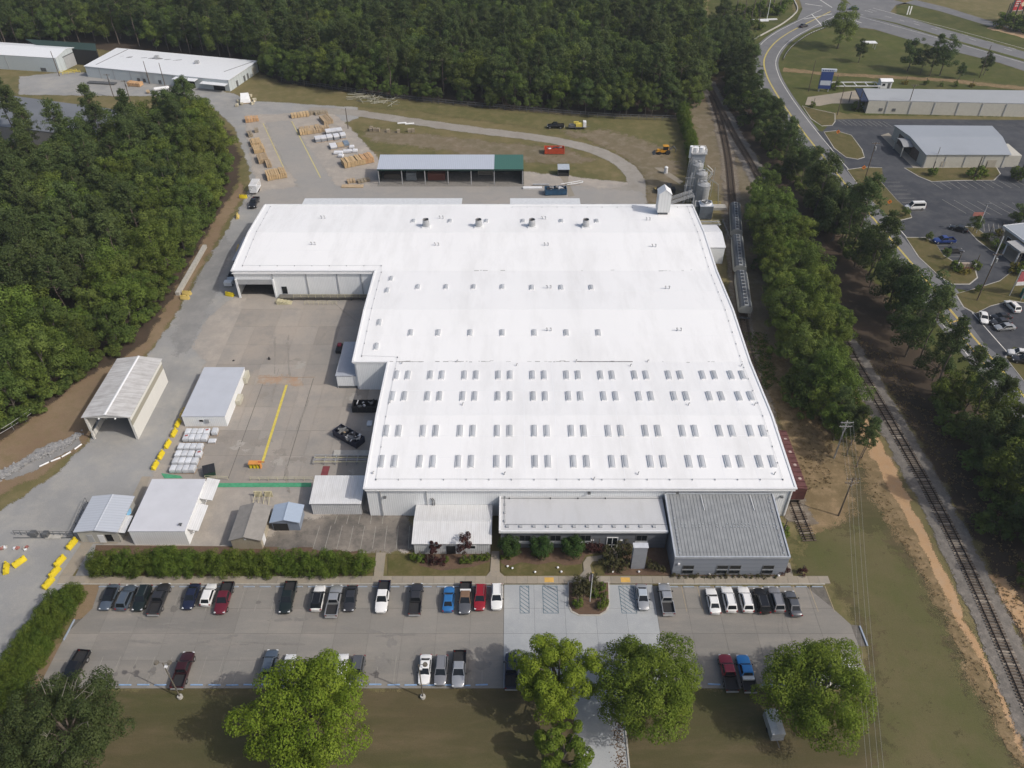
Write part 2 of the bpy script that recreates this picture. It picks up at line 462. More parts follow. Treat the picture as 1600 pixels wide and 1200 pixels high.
sheet('wood_floor', [(-160, 760), (0, 690), (60, 655), (125, 605), (225, 545), (270, 470), (318, 385), (352, 325), (368, 290), (374, 245), (362, 205), (300, 180), (200, 178), (60, 215), (-160, 240)], G_WOOD, 0.02, soft=3.5, jit=0.6)
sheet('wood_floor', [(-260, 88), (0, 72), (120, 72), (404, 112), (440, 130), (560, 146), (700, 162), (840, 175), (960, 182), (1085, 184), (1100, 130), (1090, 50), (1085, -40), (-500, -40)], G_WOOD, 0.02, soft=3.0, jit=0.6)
# dirt bank along the left wood
sheet('dirt_bank', [(-80, 800), (0, 775), (70, 740), (135, 690), (150, 660), (235, 545), (268, 500), (300, 440), (335, 380), (362, 335), (384, 300), (376, 286), (340, 338), (318, 375), (270, 462), (222, 540), (120, 600), (55, 650), (0, 690), (-80, 730)], G_DIRT, 0.03, soft=2.4, jit=0.4)
# fields
sheet('rear_grass', [(560, 150), (700, 166), (850, 178), (1060, 186), (1066, 215), (1040, 230), (960, 222), (860, 205), (760, 190), (650, 176), (560, 168)], G_FIELD_S, 0.03, soft=5.0, jit=0.8, step=4)
sheet('rear_grass', [(700, 250), (820, 250), (900, 262), (955, 280), (940, 300), (830, 290), (700, 262), (560, 230), (550, 205), (620, 200)], G_FIELD_S, 0.03, soft=5.0, jit=0.8, step=4)
sheet('dry_ground', [(560, 215), (720, 240), (860, 255), (930, 250), (880, 232), (700, 215), (580, 200)], G_BROWN, 0.035, soft=4.0, jit=0.8, step=4)
sheet('dirt_ground', [(960, 205), (1045, 232), (1070, 300), (1060, 318), (1005, 318), (1005, 280), (985, 250), (930, 225), (880, 205)], G_BROWN, 0.035, soft=5.0, jit=0.8, step=4)
# gravel drive, yard and lumber yard paving
sheet('gravel_drive', [(-120, 1160), (-60, 830), (40, 775), (100, 730), (140, 690), (158, 640), (240, 545), (278, 490), (306, 440), (338, 388), (366, 340), (388, 300), (392, 270), (380, 235), (366, 200), (345, 178), (320, 160), (250, 150), (160, 150), (30, 148), (30, 120), (110, 112), (190, 118), (270, 128), (350, 142), (400, 158), (560, 168), (560, 185), (520, 195), (560, 240), (600, 300), (640, 320), (560, 560), (360, 560), (250, 740), (205, 800), (130, 880), (60, 960), (0, 1068), (-60, 1180)], G_GRAV, 0.04, soft=1.6, jit=0.25)
sheet('gravel_drive', [(268, 530), (300, 450), (330, 400), (352, 370), (365, 385), (330, 470), (300, 540), (280, 560)], G_GRAVD, 0.05, soft=3, jit=0.3)
sheet('lumber_yard', [(382, 180), (520, 175), (548, 200), (590, 245), (598, 262), (820, 268), (1000, 288), (1012, 318), (390, 322), (398, 280), (388, 230)], G_YARD, 0.055, soft=2.0, jit=0.3)
sheet('grey_lane', [(414, 192), (452, 188), (490, 240), (530, 300), (478, 310), (440, 250)], G_LANE, 0.075, soft=1.6, jit=0.2)
sheet('grey_lane', [(395, 300), (480, 290), (600, 290), (900, 292), (1005, 300), (1010, 320), (380, 324)], G_LANE, 0.07, soft=3.0, jit=0.3)
sheet('concrete_yard', [(372, 458), (600, 458), (640, 800), (640, 864), (150, 866), (196, 800), (236, 746), (276, 660), (322, 566), (300, 545), (322, 500)], G_YARD, 0.06, soft=2.0, jit=0.2)
# loop path behind the factory
loop = smooth_line([(480, 172), (540, 175), (620, 186), (700, 198), (780, 208), (850, 217), (905, 228), (950, 243), (980, 262), (993, 282), (996, 300), (992, 318)], 3.0)
ribbon('gravel_path', loop, 5.6, G_PATH, 0.065, soft=1.2, jit=0.2)
sheet('gravel_path', [(920, 318), (945, 300), (985, 285), (1000, 290), (1008, 318)], G_PATH, 0.066, soft=2.0, jit=0.3)
sheet('concrete_path', [(1022, 262), (1034, 262), (1068, 284), (1062, 288)], G_WALK, 0.06)

# yard slabs (each a piece of the yard's concrete)
yard_poly = [W2(*p) for p in [(385, 470), (562, 466), (560, 535), (525, 605), (580, 612), (580, 745), (245, 745), (268, 690), (300, 600), (330, 560), (350, 500)]]
yard = link('yard_slabs', None); yard['kind'] = 'structure'
_sl = {}
for ix, x in enumerate(np.arange(-68, -26, 5.2)):
    for iy, y in enumerate(np.arange(107, 172, 7.4)):
        cx, cy = x + 2.6, y + 3.7
        if not inside((cx, cy), yard_poly): continue
        if 'm' not in _sl: _sl['m'] = MB().box(-2.58, 2.58, -3.68, 3.68, -0.02, 0.0).mesh('slab', G_SLAB)
        link('slab', _sl['m'], yard, (cx, cy, 0.115 + RNG.uniform(-0.006, 0.006)))
sheet('rust_stain', [(406, 588), (470, 588), (470, 602), (404, 602)], G_RUST, 0.14, soft=1.6, jit=0.1, kind='structure')
sheet('worn_paving', [(470, 815), (560, 800), (640, 800), (650, 862), (405, 862), (430, 830)], G_ASPHD, 0.08, soft=2.5, jit=0.3)
sheet('dock_paving', [(566, 470), (600, 470), (600, 560), (560, 560)], G_ASPHD, 0.08, soft=2.0, jit=0.3)
# painted lines of the yard
def pline(name, a, b, w, mat, z=0.13, parent=None, label=None):
    p, q = np.array(W2(*a)), np.array(W2(*b)); t = (q - p) / np.linalg.norm(q - p); nrm = np.array([-t[1], t[0]]) * w / 2
    mb = MB().poly([(*(p - nrm), z), (*(q - nrm), z), (*(q + nrm), z), (*(p + nrm), z)])
    o = part(name, mb, mat, parent)
    if parent is None: o['kind'] = 'structure'
    return o
for _u in range(9):
    pline('bay_line', (500 + _u * 17.5, 822), (489 + _u * 18.6, 858), .1, P_FADED, .11)
for _u in range(5):
    pline('bay_line', (527 + _u * 18, 806), (523 + _u * 18.6, 819), .1, P_FADED, .11)
pline('yellow_stripe', (448, 602), (410, 724), 0.55, P_YELL)
P_PALEY = plain('paint_pale_yellow', (0.50, 0.44, 0.19), 0.7, var=0.3, scale=2.5)
pline('yellow_stripe', (456, 190), (501, 278), 0.35, P_PALEY, 0.09)
pline('yellow_stripe', (411, 193), (445, 266), 0.28, P_PALEY, 0.09)
pline('joint_line', (411, 600), (357, 748), .13, G_JOINT, .128)
pline('joint_line', (490, 592), (443, 750), .13, G_JOINT, .128)
pline('joint_line', (406, 591), (492, 590), .12, plain('joint_rust', (.26, .15, .08), .9), .145)
sheet('green_walkway', [(322, 755.5), (487, 755), (486, 761.5), (322, 762)], P_GREEN, 0.135)
sheet('green_walkway', [(252, 740), (282, 744), (286, 748), (257, 748)], P_GREEN, 0.136)
sheet('red_walkway', [(505, 729), (516, 729), (511, 747), (500, 747)], P_RED, 0.135)

# ------------------------------------------------------------------ car park
LOT = [(157, 913), (1288, 917), (1304, 958), (1326, 976), (1344, 978), (1356, 1010), (1338, 1010), (1362, 1076), (60, 1076), (98, 1001), (117, 967), (140, 966)]
lot = sheet('parking_lot', LOT, G_JOINT, 0.05)
lotp = [W2(*p) for p in LOT]
_lm = MB().box(-2.72, 2.72, -2.88, 2.88, -0.02, 0.0).mesh('slab', G_LOT)
lx0, lx1 = W(787, 1000).x, W(1033, 1000).x
ly0, ly1 = W(800, 1076).y, W(800, 914).y
nrow = 4; dy = (ly1 - ly0) / nrow
def lot_slabs(xa, xb, mat, zz, clip):
    n = max(1, round((xb - xa) / 5.48)); dx = (xb - xa) / n
    for i in range(n):
        for j in range(nrow):
            q = [(xa + i*dx + .015, ly0 + j*dy + .015), (xa + (i+1)*dx - .015, ly0 + j*dy + .015), (xa + (i+1)*dx - .015, ly0 + (j+1)*dy - .015), (xa + i*dx + .015, ly0 + (j+1)*dy - .015)]
            k = [inside(p, lotp) for p in q]
            if clip and not all(k):
                if not any(k): continue
                # clip by scan towards the lot's edge
                P = []
                for a in range(4):
                    p, r = np.array(q[a]), np.array(q[(a+1) % 4]); ia, ib = inside(p, lotp), inside(r, lotp)
                    if ia: P.append(tuple(p))
                    if ia != ib:
                        lo, hi = (p, r) if ia else (r, p)
                        for _ in range(20):
                            md = (lo + hi) / 2
                            if inside(md, lotp): lo = md
                            else: hi = md
                        P.append(tuple(lo))
                if len(P) < 3: continue
                q = P
            o = part('slab', MB().prism(q, -0.02, 0.0), mat, lot, loc=(0, 0, zz + RNG.uniform(-.003, .003)))
lot_slabs(W(60, 1076).x, lx0 - .03, G_LOT, 0.10, True)
lot_slabs(lx0, lx1, G_PAD, 0.115, False)
lot_slabs(lx1 + .03, W(1366, 1076).x, G_LOT, 0.10, True)
# markings
mk = MB()
for k in range(26):
    x = W(160, 940).x + 1.5 + k * 2.74
    if x > lx0 - 1: break
    mk.box(x - .05, x + .05, ly1 - 5.4, ly1 - .3, .118, .119)
    mk.box(x - .05, x + .05, ly0 + .3, ly0 + 5.4, .118, .119)
part('stall_lines', mk, plain('paint_ghost', (0.265, 0.25, 0.222), .8, var=.15), lot, kind='stuff')
mk = MB()
for k in range(11):
    x = lx1 + 2.2 + k * 2.74
    mk.hexa([(x + .05, ly1 - 5.4, .118), (x + .15, ly1 - 5.4, .118), (x + .05, ly1 - .3, .118), (x - .05, ly1 - .3, .118)], [(x + .05, ly1 - 5.4, .119), (x + .15, ly1 - 5.4, .119), (x + .05, ly1 - .3, .119), (x - .05, ly1 - .3, .119)])
part('stall_lines', mk, plain('paint_tan', (0.34, 0.28, 0.19), 0.8, var=0.2), lot, kind='stuff')
def hatch(x0, x1, y0, y1):
    mb = MB(); t = .11; z = .122
    for a, b, c, d in ((x0, x0 + t, y0, y1), (x1 - t, x1, y0, y1), (x0, x1, y0, y0 + t), (x0, x1, y1 - t, y1)): mb.box(a, b, c, d, z, z + .001)
    w = x1 - x0; y = y0 - w * .8
    while y < y1:
        a = [(x0 + s * w, y + w * .85 * (1 - s)) for s in np.linspace(0, 1, 13)]
        a = [p for p in a if y0 + .05 < p[1] < y1 - .05]
        if len(a) > 1:
            (xa, ya), (xb, yb) = a[0], a[-1]
            mb.hexa([(xa, ya - .085, z), (xb, yb - .085, z), (xb, yb + .085, z), (xa, ya + .085, z)], [(xa, ya - .085, z + .001), (xb, yb - .085, z + .001), (xb, yb + .085, z + .001), (xa, ya + .085, z + .001)])
        y += .78
    part('hatched_marking', mb, P_BLUE, lot)
yt, yb = W(800, 916).y, W(800, 959).y
for a, b in ((812, 827), (848, 872), (969, 993)):
    hatch(W(a, 940).x, W(b, 940).x, yb, yt)

STN = ground('oil_stain', (0.155, 0.147, 0.135), (0.175, 0.166, 0.153), None, .5, 1.0, soft=True, speck=.1, edge_noise=1.6)
TYR = ground('tyre_mark', (0.195, 0.186, 0.172), (0.215, 0.204, 0.188), None, .5, 1.0, soft=True, speck=.1, edge_noise=1.9)
TYY = ground('yard_mark', (0.245, 0.225, 0.20), (0.27, 0.245, 0.215), None, .5, 1.0, soft=True, speck=.1, edge_noise=1.9)
PAL = ground('worn_pale', (0.36, 0.335, 0.30), (0.33, 0.31, 0.28), None, .5, 1.0, soft=True, speck=.1, edge_noise=1.9)
def blot(x, y, rx, ry, m, z, a=0.0, on=None):
    P = [(x + rx * math.cos(k) * RNG.uniform(.6, 1.2) * math.cos(a) - ry * math.sin(k) * math.sin(a), y + rx * math.cos(k) * math.sin(a) + ry * math.sin(k) * RNG.uniform(.6, 1.2) * math.cos(a)) for k in np.linspace(0, 2 * math.pi, 11)[:-1]]
    sheet('pavement_stain', P, m, z, soft=min(rx, ry) * .9, world=True, step=.5, kind=None, parent=on or lot)
for k in range(26):
    x = W(190, 940).x + 1.5 + 2.74 * RNG.integers(0, 37) + RNG.normal(0, .2); up = RNG.random() < .5
    if lx0 - 1 < x < lx1 + 1: continue
    blot(x, (ly1 - 3.4 if up else ly0 + 3.2) + RNG.normal(0, .6), RNG.uniform(.25, .6), RNG.uniform(.3, .8), STN, .124)
for k in range(9): blot(RNG.uniform(W(200, 1000).x, lx0 - 4), RNG.uniform(ly0 + 6.5, ly1 - 6.5), RNG.uniform(3, 7), RNG.uniform(.12, .3), TYR, .123, RNG.normal(0, .12))
for k in range(6): blot(RNG.uniform(W(560, 1000).x, W(760, 1000).x), RNG.uniform(ly0 + 1, ly0 + 9), RNG.uniform(.8, 1.8), RNG.uniform(.6, 1.4), TYR, .1225)
for k in range(14): blot(RNG.uniform(-60, -30), RNG.uniform(106, 166), RNG.uniform(.6, 2.2), RNG.uniform(.5, 1.6), (TYY, PAL)[k % 2], .1235, 0, yard)
for k in range(7): blot(RNG.uniform(-58, -34), RNG.uniform(108, 166), RNG.uniform(.15, .3), RNG.uniform(4, 9), TYY, .1245, RNG.normal(0, .25), yard)

# ------------------------------------------------------------------ front walk and beds
walk = link('sidewalk', None); walk['kind'] = 'structure'
wy0, wy1 = W(800, 912.5).y, W(800, 901).y
x = W(92, 908).x; xe = W(1288, 911).x; _wm = {}
while x < xe:
    o = part('slab', MB().box(0, 1.77, wy0, wy1, 0, 0.16), G_PAD if x < W(180, 908).x and False else G_WALK, walk, loc=(x, 0, 0.02 + RNG.uniform(-.005, .005))); x += 1.8
part('kerb', MB().box(W(92, 908).x, W(787, 908).x, wy0 - .17, wy0 - .01, 0, .17).box(W(1033, 908).x, xe, wy0 - .17, wy0 - .01, 0, .17), KERB, walk)
def path_slab(pts, name='front_path'): sheet(name, pts, G_WALK, 0.165)
path_slab([(588, 864), (603, 864), (599, 901), (584, 901)])
path_slab([(768, 862), (780, 862), (781, 895), (788, 901), (760, 901), (766, 893)])
path_slab([(108, 838), (196, 838), (183, 850), (146, 850), (113, 902), (93, 902), (128, 850)], 'guardhouse_path')
path_slab([(954, 857), (968, 856), (966, 868), (950, 876), (926, 878), (922, 884), (926, 901), (905, 901), (912, 893), (911, 880), (917, 871), (942, 868), (952, 864)])
path_slab([(1228, 880), (1234, 880), (1240, 905), (1226, 905)])
sheet('trimmed_lawn', [(606, 866), (766, 866), (764, 893), (757, 899), (606, 899)], G_TRIM, 0.09)
sheet('trimmed_lawn', [(783, 878), (908, 878), (909, 893), (903, 899), (789, 899), (782, 893)], G_TRIM, 0.09)
sheet('trimmed_lawn', [(926, 882), (950, 881), (948, 899), (932, 899)], G_TRIM, 0.09)
sheet('trimmed_lawn', [(140, 855), (186, 852), (180, 900), (118, 900)], G_GRAVD, 0.08)
sheet('trimmed_lawn', [(535, 865), (586, 865), (582, 899), (535, 899)], G_TRIM, 0.09)
sheet('hedge_bed', [(150, 852), (560, 856), (560, 899), (140, 899)], G_MULCH, 0.085)
sheet('mulch_bed', [(660, 866), (766, 866), (766, 878), (740, 886), (690, 892), (655, 884)], G_MULCH, 0.105)
sheet('mulch_bed', [(783, 850), (955, 852), (950, 862), (915, 868), (908, 882), (882, 884), (866, 878), (840, 883), (815, 879), (793, 886), (783, 880)], G_MULCH, 0.105)
sheet('mulch_bed', [(970, 850), (1052, 850), (1052, 900), (944, 899), (950, 882), (968, 870)], G_MULCH, 0.105)
sheet('mulch_bed', [(1048, 896), (1228, 896), (1228, 903), (1040, 903)], G_MULCH, 0.1)
bed = sheet('planted_island', [(889, 911), (950, 911), (951, 945), (946, 955), (936, 961), (905, 961), (894, 955), (889, 945)], G_MULCH, 0.20)
kb = [W2(*p) for p in [(887, 910), (952, 910), (953, 946), (948, 957), (937, 963), (904, 963), (892, 957), (887, 946)]]
part('kerb', MB().prism(kb, 0.05, 0.19), KERB, bed)
sheet('dirt_corner', [(128, 913), (156, 913), (152, 945), (142, 962), (118, 968), (112, 940)], G_DIRT, 0.06, soft=1.0, jit=0.15)
sheet('dirt_corner', [(72, 1010), (112, 1003), (104, 1040), (84, 1076), (50, 1076)], G_DIRT, 0.07, soft=1.0, jit=0.15)
# entrance drive
sheet('entrance_drive', [(893, 1076), (973, 1076), (990, 1260), (908, 1260)], G_PAD, 0.06)
part('leaf_litter', (lambda mb: [mb.obox(W(963 + RNG.normal(0, 6) + (v - 1100) * .08, v).x, W(960, v).y, .072, .16, .11, .004, RNG.uniform(0, 3)) for v in RNG.uniform(1085, 1240, 700)] and mb)(MB()), plain('dead_leaf', (0.13, 0.075, 0.035), 0.9, var=0.4), None, kind='stuff')
for s in ((896, 912), (971, 989)):
    a, b = W(s[0], 1080), W(s[1], 1260); t = (b - a)
    k = MB().hexa([(a.x - .1, a.y, 0), (b.x - .1, b.y, 0), (b.x + .1, b.y, 0), (a.x + .1, a.y, 0)], [(a.x - .1, a.y, .2), (b.x - .1, b.y, .2), (b.x + .1, b.y, .2), (a.x + .1, a.y, .2)])
    o = part('kerb', k, KERB, None); o['kind'] = 'structure'

# ------------------------------------------------------------------ railway corridor
main_px = [(1104, 128), (1118, 155), (1146, 210), (1170, 250), (1196, 298), (1244, 385), (1285, 462), (1322, 540), (1384, 648), (1450, 765), (1515, 895), (1600, 1087), (1660, 1235)]
main_line = smooth_line(main_px, 2.0)
side_px = [(1112, 150), (1126, 194), (1136, 240), (1141, 280), (1144, 320), (1149, 400), (1158, 480), (1168, 540), (1184, 610), (1204, 680), (1228, 752), (1246, 800), (1265, 846)]
side_line = smooth_line(side_px, 2.0)
sheet('dry_bank', [(1322, 600), (1350, 650), (1400, 745), (1450, 850), (1510, 975), (1560, 1080), (1650, 1270), (1625, 1280), (1580, 1180), (1505, 1040), (1470, 955), (1420, 870), (1366, 790), (1340, 720), (1312, 650)], G_TAN, 0.05, soft=4.5, jit=0.5)
sheet('clay_bank', [(1320, 590), (1352, 645), (1402, 742), (1452, 842), (1512, 970), (1562, 1078), (1660, 1290), (1645, 1290), (1596, 1165), (1540, 1050), (1492, 962), (1446, 868), (1405, 790), (1356, 700), (1326, 640)], G_CLAY, 0.06, soft=1.3, jit=0.25)
sheet('clay_bank', [(1535, 895), (1560, 920), (1640, 1060), (1640, 1020), (1570, 900)], G_CLAY, 0.05, soft=2.0, jit=0.3)
ribbon('ballast', main_line, 6.4, G_BALL, 0.09, soft=1.8, jit=0.2)
ribbon('ballast', side_line[:int(len(side_line) * .99)], 5.0, ground('side_ballast', (0.20, 0.165, 0.125), (0.16, 0.135, 0.105), (0.24, 0.22, 0.19), 0.1, 0.8, soft=True, speck=0.3, bump=0.1), 0.085, soft=1.8, jit=0.2)
RUSTY = plain('rail_rust', (0.055, 0.038, 0.030), 0.6, metal=0.4, var=0.3)
SLEEP = plain('sleeper_wood', (0.105, 0.082, 0.062), 0.95, var=0.35, scale=3, rnd=0.35)
SLEEPL = plain('sleeper_pale', (0.26, 0.22, 0.175), 0.95, var=0.3, scale=3, rnd=0.2)
def railway(name, line, label, n_parts, z=0.1):
    t = thing(name, label, 'railway track', (line[0][0], line[0][1], 0))
    t['kind'] = 'structure'
    o0 = Vector((line[0][0], line[0][1], 0))
    for off in (-0.7175, 0.7175):
        C = offset_line(line, off); mb = MB()
        rings = []
        for i, p in enumerate(C):
            tt = C[min(i+1, len(C)-1)] - C[max(i-1, 0)]; tt /= np.linalg.norm(tt); nn = np.array([-tt[1], tt[0]])
            rings.append([(*(p - nn*.075 - o0.xy), z+.10), (*(p + nn*.075 - o0.xy), z+.10), (*(p + nn*.045 - o0.xy), z+.28), (*(p - nn*.045 - o0.xy), z+.28)])
        part('rail', mb.loft(rings), RUSTY, t)
    d = np.r_[0, np.cumsum(np.linalg.norm(np.diff(line, axis=0), axis=1))]
    S = np.arange(0.3, d[-1], 0.56); xs, ys = np.interp(S, d, line[:, 0]), np.interp(S, d, line[:, 1])
    dx, dyy = np.gradient(xs), np.gradient(ys); ang = np.arctan2(dyy, dx)
    ok = [i for i in range(len(S))]
    near = sorted(ok, key=lambda i: ys[i])[:n_parts]
    near = set(near)
    m1 = MB().box(-.115, .115, -1.28, 1.28, 0, .14)
    sm, sp = m1.mesh('sleeper', SLEEP), m1.mesh('sleeper', SLEEPL)
    rest = MB()
    for i in ok:
        jx, ja = RNG.normal(0, .05), RNG.normal(0, .02)
        if i in near:
            link('sleeper', sp if RNG.random() < .22 else sm, t, (xs[i] - o0.x, ys[i] - o0.y, z + RNG.uniform(-.01, .02)), ang[i] + ja)
        else:
            rest.obox(xs[i] - o0.x, ys[i] - o0.y, z + .07, .23, 2.56, .14, ang[i] + ja)
    if rest.v: part('sleepers', rest, SLEEP, t, kind='stuff')
railway('railway_track', main_line, 'main railway track curving past the factory and down beside the orange clay bank', 200)
railway('railway_track', side_line, 'siding track ending short of the lawn with the grey hopper wagons standing on it', 60)

# ------------------------------------------------------------------ public road, highway and lots to the right
road = smooth_line([(1298, 18), (1262, 36), (1228, 54), (1206, 72), (1194, 94), (1198, 118), (1212, 145), (1234, 178), (1262, 215), (1300, 262), (1345, 318), (1392, 374), (1440, 430), (1486, 486), (1536, 545), (1590, 608), (1650, 680)], 3.0)
ribbon('road_verge', road, 26, G_LAWNG, 0.03, soft=4.0, jit=0.6, kind='structure')
sheet('highway_verge', [(1205, 96), (1300, 36), (1390, 52), (1640, 122), (1640, 190), (1600, 182), (1350, 180), (1250, 170)], G_LAWNG, 0.035, soft=3.0, jit=0.5)
sheet('highway_verge', [(1400, 24), (1640, 94), (1640, 62), (1500, 22), (1440, 2), (1400, 10)], G_LAWNG, 0.035, soft=3.0, jit=0.5)
sheet('highway_verge', [(1105, -30), (1236, -30), (1240, 20), (1205, 52), (1170, 80), (1165, 110), (1130, 110), (1112, 60)], G_LAWNG, 0.034, soft=3.0, jit=0.5)
ribbon('road', road, 12.0, G_ROAD, 0.08)
sheet('highway', [(1236, -40), (1330, -40), (1345, 4), (1400, 22), (1470, 44), (1640, 92), (1640, 124), (1560, 98), (1440, 68), (1366, 46), (1320, 40), (1290, 40), (1250, 50), (1246, 30), (1254, 14)], G_ROAD, 0.075, kind='structure')
sheet('side_road', [(1345, 4), (1330, -40), (1362, -40), (1380, -4), (1420, 6), (1470, 18), (1640, 70), (1640, 62), (1480, 12), (1430, 0), (1400, 8), (1388, 22)], G_ROAD, 0.07)
sheet('median', [(1352, 26), (1400, 38), (1500, 68), (1640, 108), (1640, 104), (1500, 65), (1400, 36)], G_LAWNG, 0.1)
sheet('median', [(1288, -20), (1298, -6), (1330, 8), (1322, 0), (1306, -14)], G_LAWNG, 0.1)
def rline(off, w, mat, dash=None, a=0, b=None, name='road_line'):
    o = part(name, strip_mb(road[a:b], w, 0.10, off, dash), mat, None); o['kind'] = 'structure'
n = len(road)
rline(4.9, .22, P_WHITE); rline(-4.9, .22, P_WHITE); rline(0.15, .2, P_YELL); rline(-0.15, .2, P_YELL)
box = smooth_line([(1462, 470), (1550, 572)], 3.0)
for off in (-1.4, 1.4):
    o = part('road_line', strip_mb(box, .32, .11, off), P_OCHRE, None); o['kind'] = 'structure'
for k in range(0, len(box) - 1, 3):
    p = box[k]; t = box[k+1] - box[k]; ang = math.atan2(t[1], t[0])
    o = part('road_line', MB().obox(p[0], p[1], .1115, .55, 2.7, .001, ang + .25), P_OCHRE, None); o['kind'] = 'structure'
hw = smooth_line([(1345, 18), (1400, 33), (1500, 60), (1640, 100)], 3.0)
for off, dash, w in ((3, (3, 6), .25), (6.4, (3, 9), .22), (10, None, .25), (-8, None, .22), (-4.5, (3, 9), .22)):
    o = part('road_line', strip_mb(hw, w, .1, off, dash), P_WHITE, None); o['kind'] = 'structure'
for q in ([(1258, 6), (1285, 10)], [(1268, 22), (1284, 40)], [(1256, 30), (1300, 22)], [(1310, 24), (1346, 36)], [(1275, -4), (1300, 12)]):
    pline('road_line', q[0], q[1], .5, P_WHITE, .1)
# asphalt lot
sheet('asphalt_lot', [(1303, 187), (1340, 186), (1640, 188), (1640, 470), (1575, 430), (1530, 458), (1478, 448), (1440, 405), (1392, 350), (1352, 303), (1318, 262), (1275, 204), (1285, 206)], G_ASPH, 0.09)
ISL = ground('island_grass', (0.115, 0.098, 0.042), (0.085, 0.082, 0.028), (0.135, 0.105, 0.052), 0.12, 0.4, soft=False, speck=0.2)
def island(pts, mat=ISL):
    P = [W2(*p) for p in pts]
    o = sheet('grass_island', P, mat, 0.16, world=True)
    c = np.mean(P, 0); Q = [tuple(c + (np.array(p) - c) * (1 + .35 / max(1, np.linalg.norm(np.array(p) - c)))) for p in P]
    part('kerb', MB().prism(Q, 0.05, 0.15), KERB, o)
island([(1254, 166), (1276, 172), (1304, 178), (1304, 190), (1300, 196), (1284, 197), (1268, 186)])
island([(1288, 207), (1306, 205), (1330, 212), (1346, 234), (1350, 246), (1340, 249), (1322, 246), (1304, 232)])
island([(1324, 266), (1352, 262), (1378, 263), (1379, 273), (1372, 280), (1400, 312), (1420, 330), (1424, 340), (1400, 346), (1384, 336), (1352, 304)])
island([(1416, 372), (1446, 372), (1462, 382), (1474, 400), (1490, 410), (1522, 420), (1526, 434), (1514, 444), (1488, 444), (1468, 432), (1436, 402)])
island([(1414, 263), (1450, 263), (1556, 262), (1562, 272), (1552, 282), (1500, 282), (1456, 284), (1436, 276)])
island([(1508, 355), (1524, 356), (1540, 368), (1568, 384), (1564, 400), (1546, 390), (1528, 376)])
island([(1494, 460), (1530, 450), (1562, 440), (1582, 424), (1600, 410), (1640, 430), (1640, 480), (1580, 470), (1548, 478), (1524, 490), (1506, 480)])
island([(1572, 560), (1576, 550), (1588, 546), (1640, 560), (1640, 640), (1608, 606)])
sheet('shop_lot', [(1500, 486), (1540, 474), (1640, 470), (1640, 560), (1584, 542), (1566, 560), (1540, 540)], G_ASPH, 0.085)
sheet('pavement', [(1538, 366), (1576, 366), (1604, 400), (1584, 414), (1566, 400)], G_WALK, 0.17)
sheet('pavement', [(1376, 212), (1388, 208), (1450, 262), (1430, 266)], G_WALK, 0.12)
sheet('drive_apron', [(1262, 152), (1348, 140), (1352, 162), (1300, 162), (1280, 166), (1258, 164)], G_WALK, 0.095)
sheet('dirt_track', [(1224, 112), (1290, 118), (1480, 128), (1640, 146), (1640, 140), (1480, 123), (1290, 113), (1226, 106)], G_TAN, 0.06, soft=1.0, jit=0.3)
sheet('dirt_track', [(1540, 44), (1640, 70), (1640, 64), (1560, 40)], ground('orange_track', (0.35, 0.22, 0.13), (0.40, 0.29, 0.18), None, 0.1, 0.3, soft=True), 0.08, soft=1.0, jit=0.3)
stl = MB()
def stall_row(a, b, n, dv):
    for i in range(n + 1):
        p = np.array(W2(*a)) * (1 - i/n) + np.array(W2(*b)) * (i/n); q = p + np.array(dv)
        t = (q - p) / np.linalg.norm(q - p); s = np.array([-t[1], t[0]]) * .06
        stl.poly([(*(p - s), .1), (*(q - s), .1), (*(q + s), .1), (*(p + s), .1)])
stall_row((1310, 188), (1380, 190), 9, (1.5, -5)); stall_row((1455, 285), (1600, 282), 11, (1.6, -5)); stall_row((1472, 312), (1600, 318), 7, (3.5, -9))
stall_row((1382, 285), (1420, 330), 7, (5, 0)); stall_row((1440, 372), (1480, 408), 6, (5, 0)); stall_row((1538, 362), (1600, 362), 8, (1.8, 4.5))
o = part('stall_lines', stl, P_FADED, None, kind='stuff'); o['label'] = 'faded white parking stall lines painted on the dark asphalt lot'
# the air: one closed box of thin haze
hz = bpy.data.materials.new('haze'); hz.use_nodes = True; hz.node_tree.nodes.clear()
_o = hz.node_tree.nodes.new('ShaderNodeOutputMaterial'); _v = hz.node_tree.nodes.new('ShaderNodeVolumePrincipled')
_v.inputs['Color'].default_value = (.80, .87, .95, 1); _v.inputs['Density'].default_value = 0.00015; _v.inputs['Anisotropy'].default_value = 0.2
hz.node_tree.links.new(_v.outputs[0], _o.inputs['Volume'])
solo('haze', MB().box(-950, 950, -60, 1550, -1, 122), hz, None, None, kind='stuff')
# ================================================================== BUILDINGS
MEMB = ground('roof_membrane', (0.80, 0.805, 0.81), (0.765, 0.77, 0.778), (0.665, 0.668, 0.67), 0.03, 0.16, soft=False, speck=0.015, rough=.6, bump=0, stretch=(1, .22, 1), spots=0)
MEMB2 = ground('roof_membrane_grey', (0.52, 0.527, 0.54), (0.49, 0.50, 0.515), (0.44, 0.445, 0.45), 0.12, 0.4, soft=False, speck=0.03, rough=.6, bump=0, stretch=(1, .3, 1))
WALLW = ribbed('white_siding', (0.80, 0.82, 0.83), 0.4, 'x', 0.5, 0.03, stain_amt=0.25)
WALLY = ribbed('white_siding_side', (0.80, 0.82, 0.83), 0.4, 'y', 0.5, 0.03, stain_amt=0.25)
CREAM = ribbed('cream_siding', (0.62, 0.60, 0.53), 0.5, 'x', 0.6, 0.03, stain_amt=0.3)
TRIM = plain('white_trim', (0.72, 0.73, 0.74), 0.45, var=0.06)
GREYT = plain('grey_trim', (0.36, 0.37, 0.38), 0.5, var=0.1)
DGREY = plain('dark_grey_metal', (0.11, 0.115, 0.12), 0.5, var=0.15)
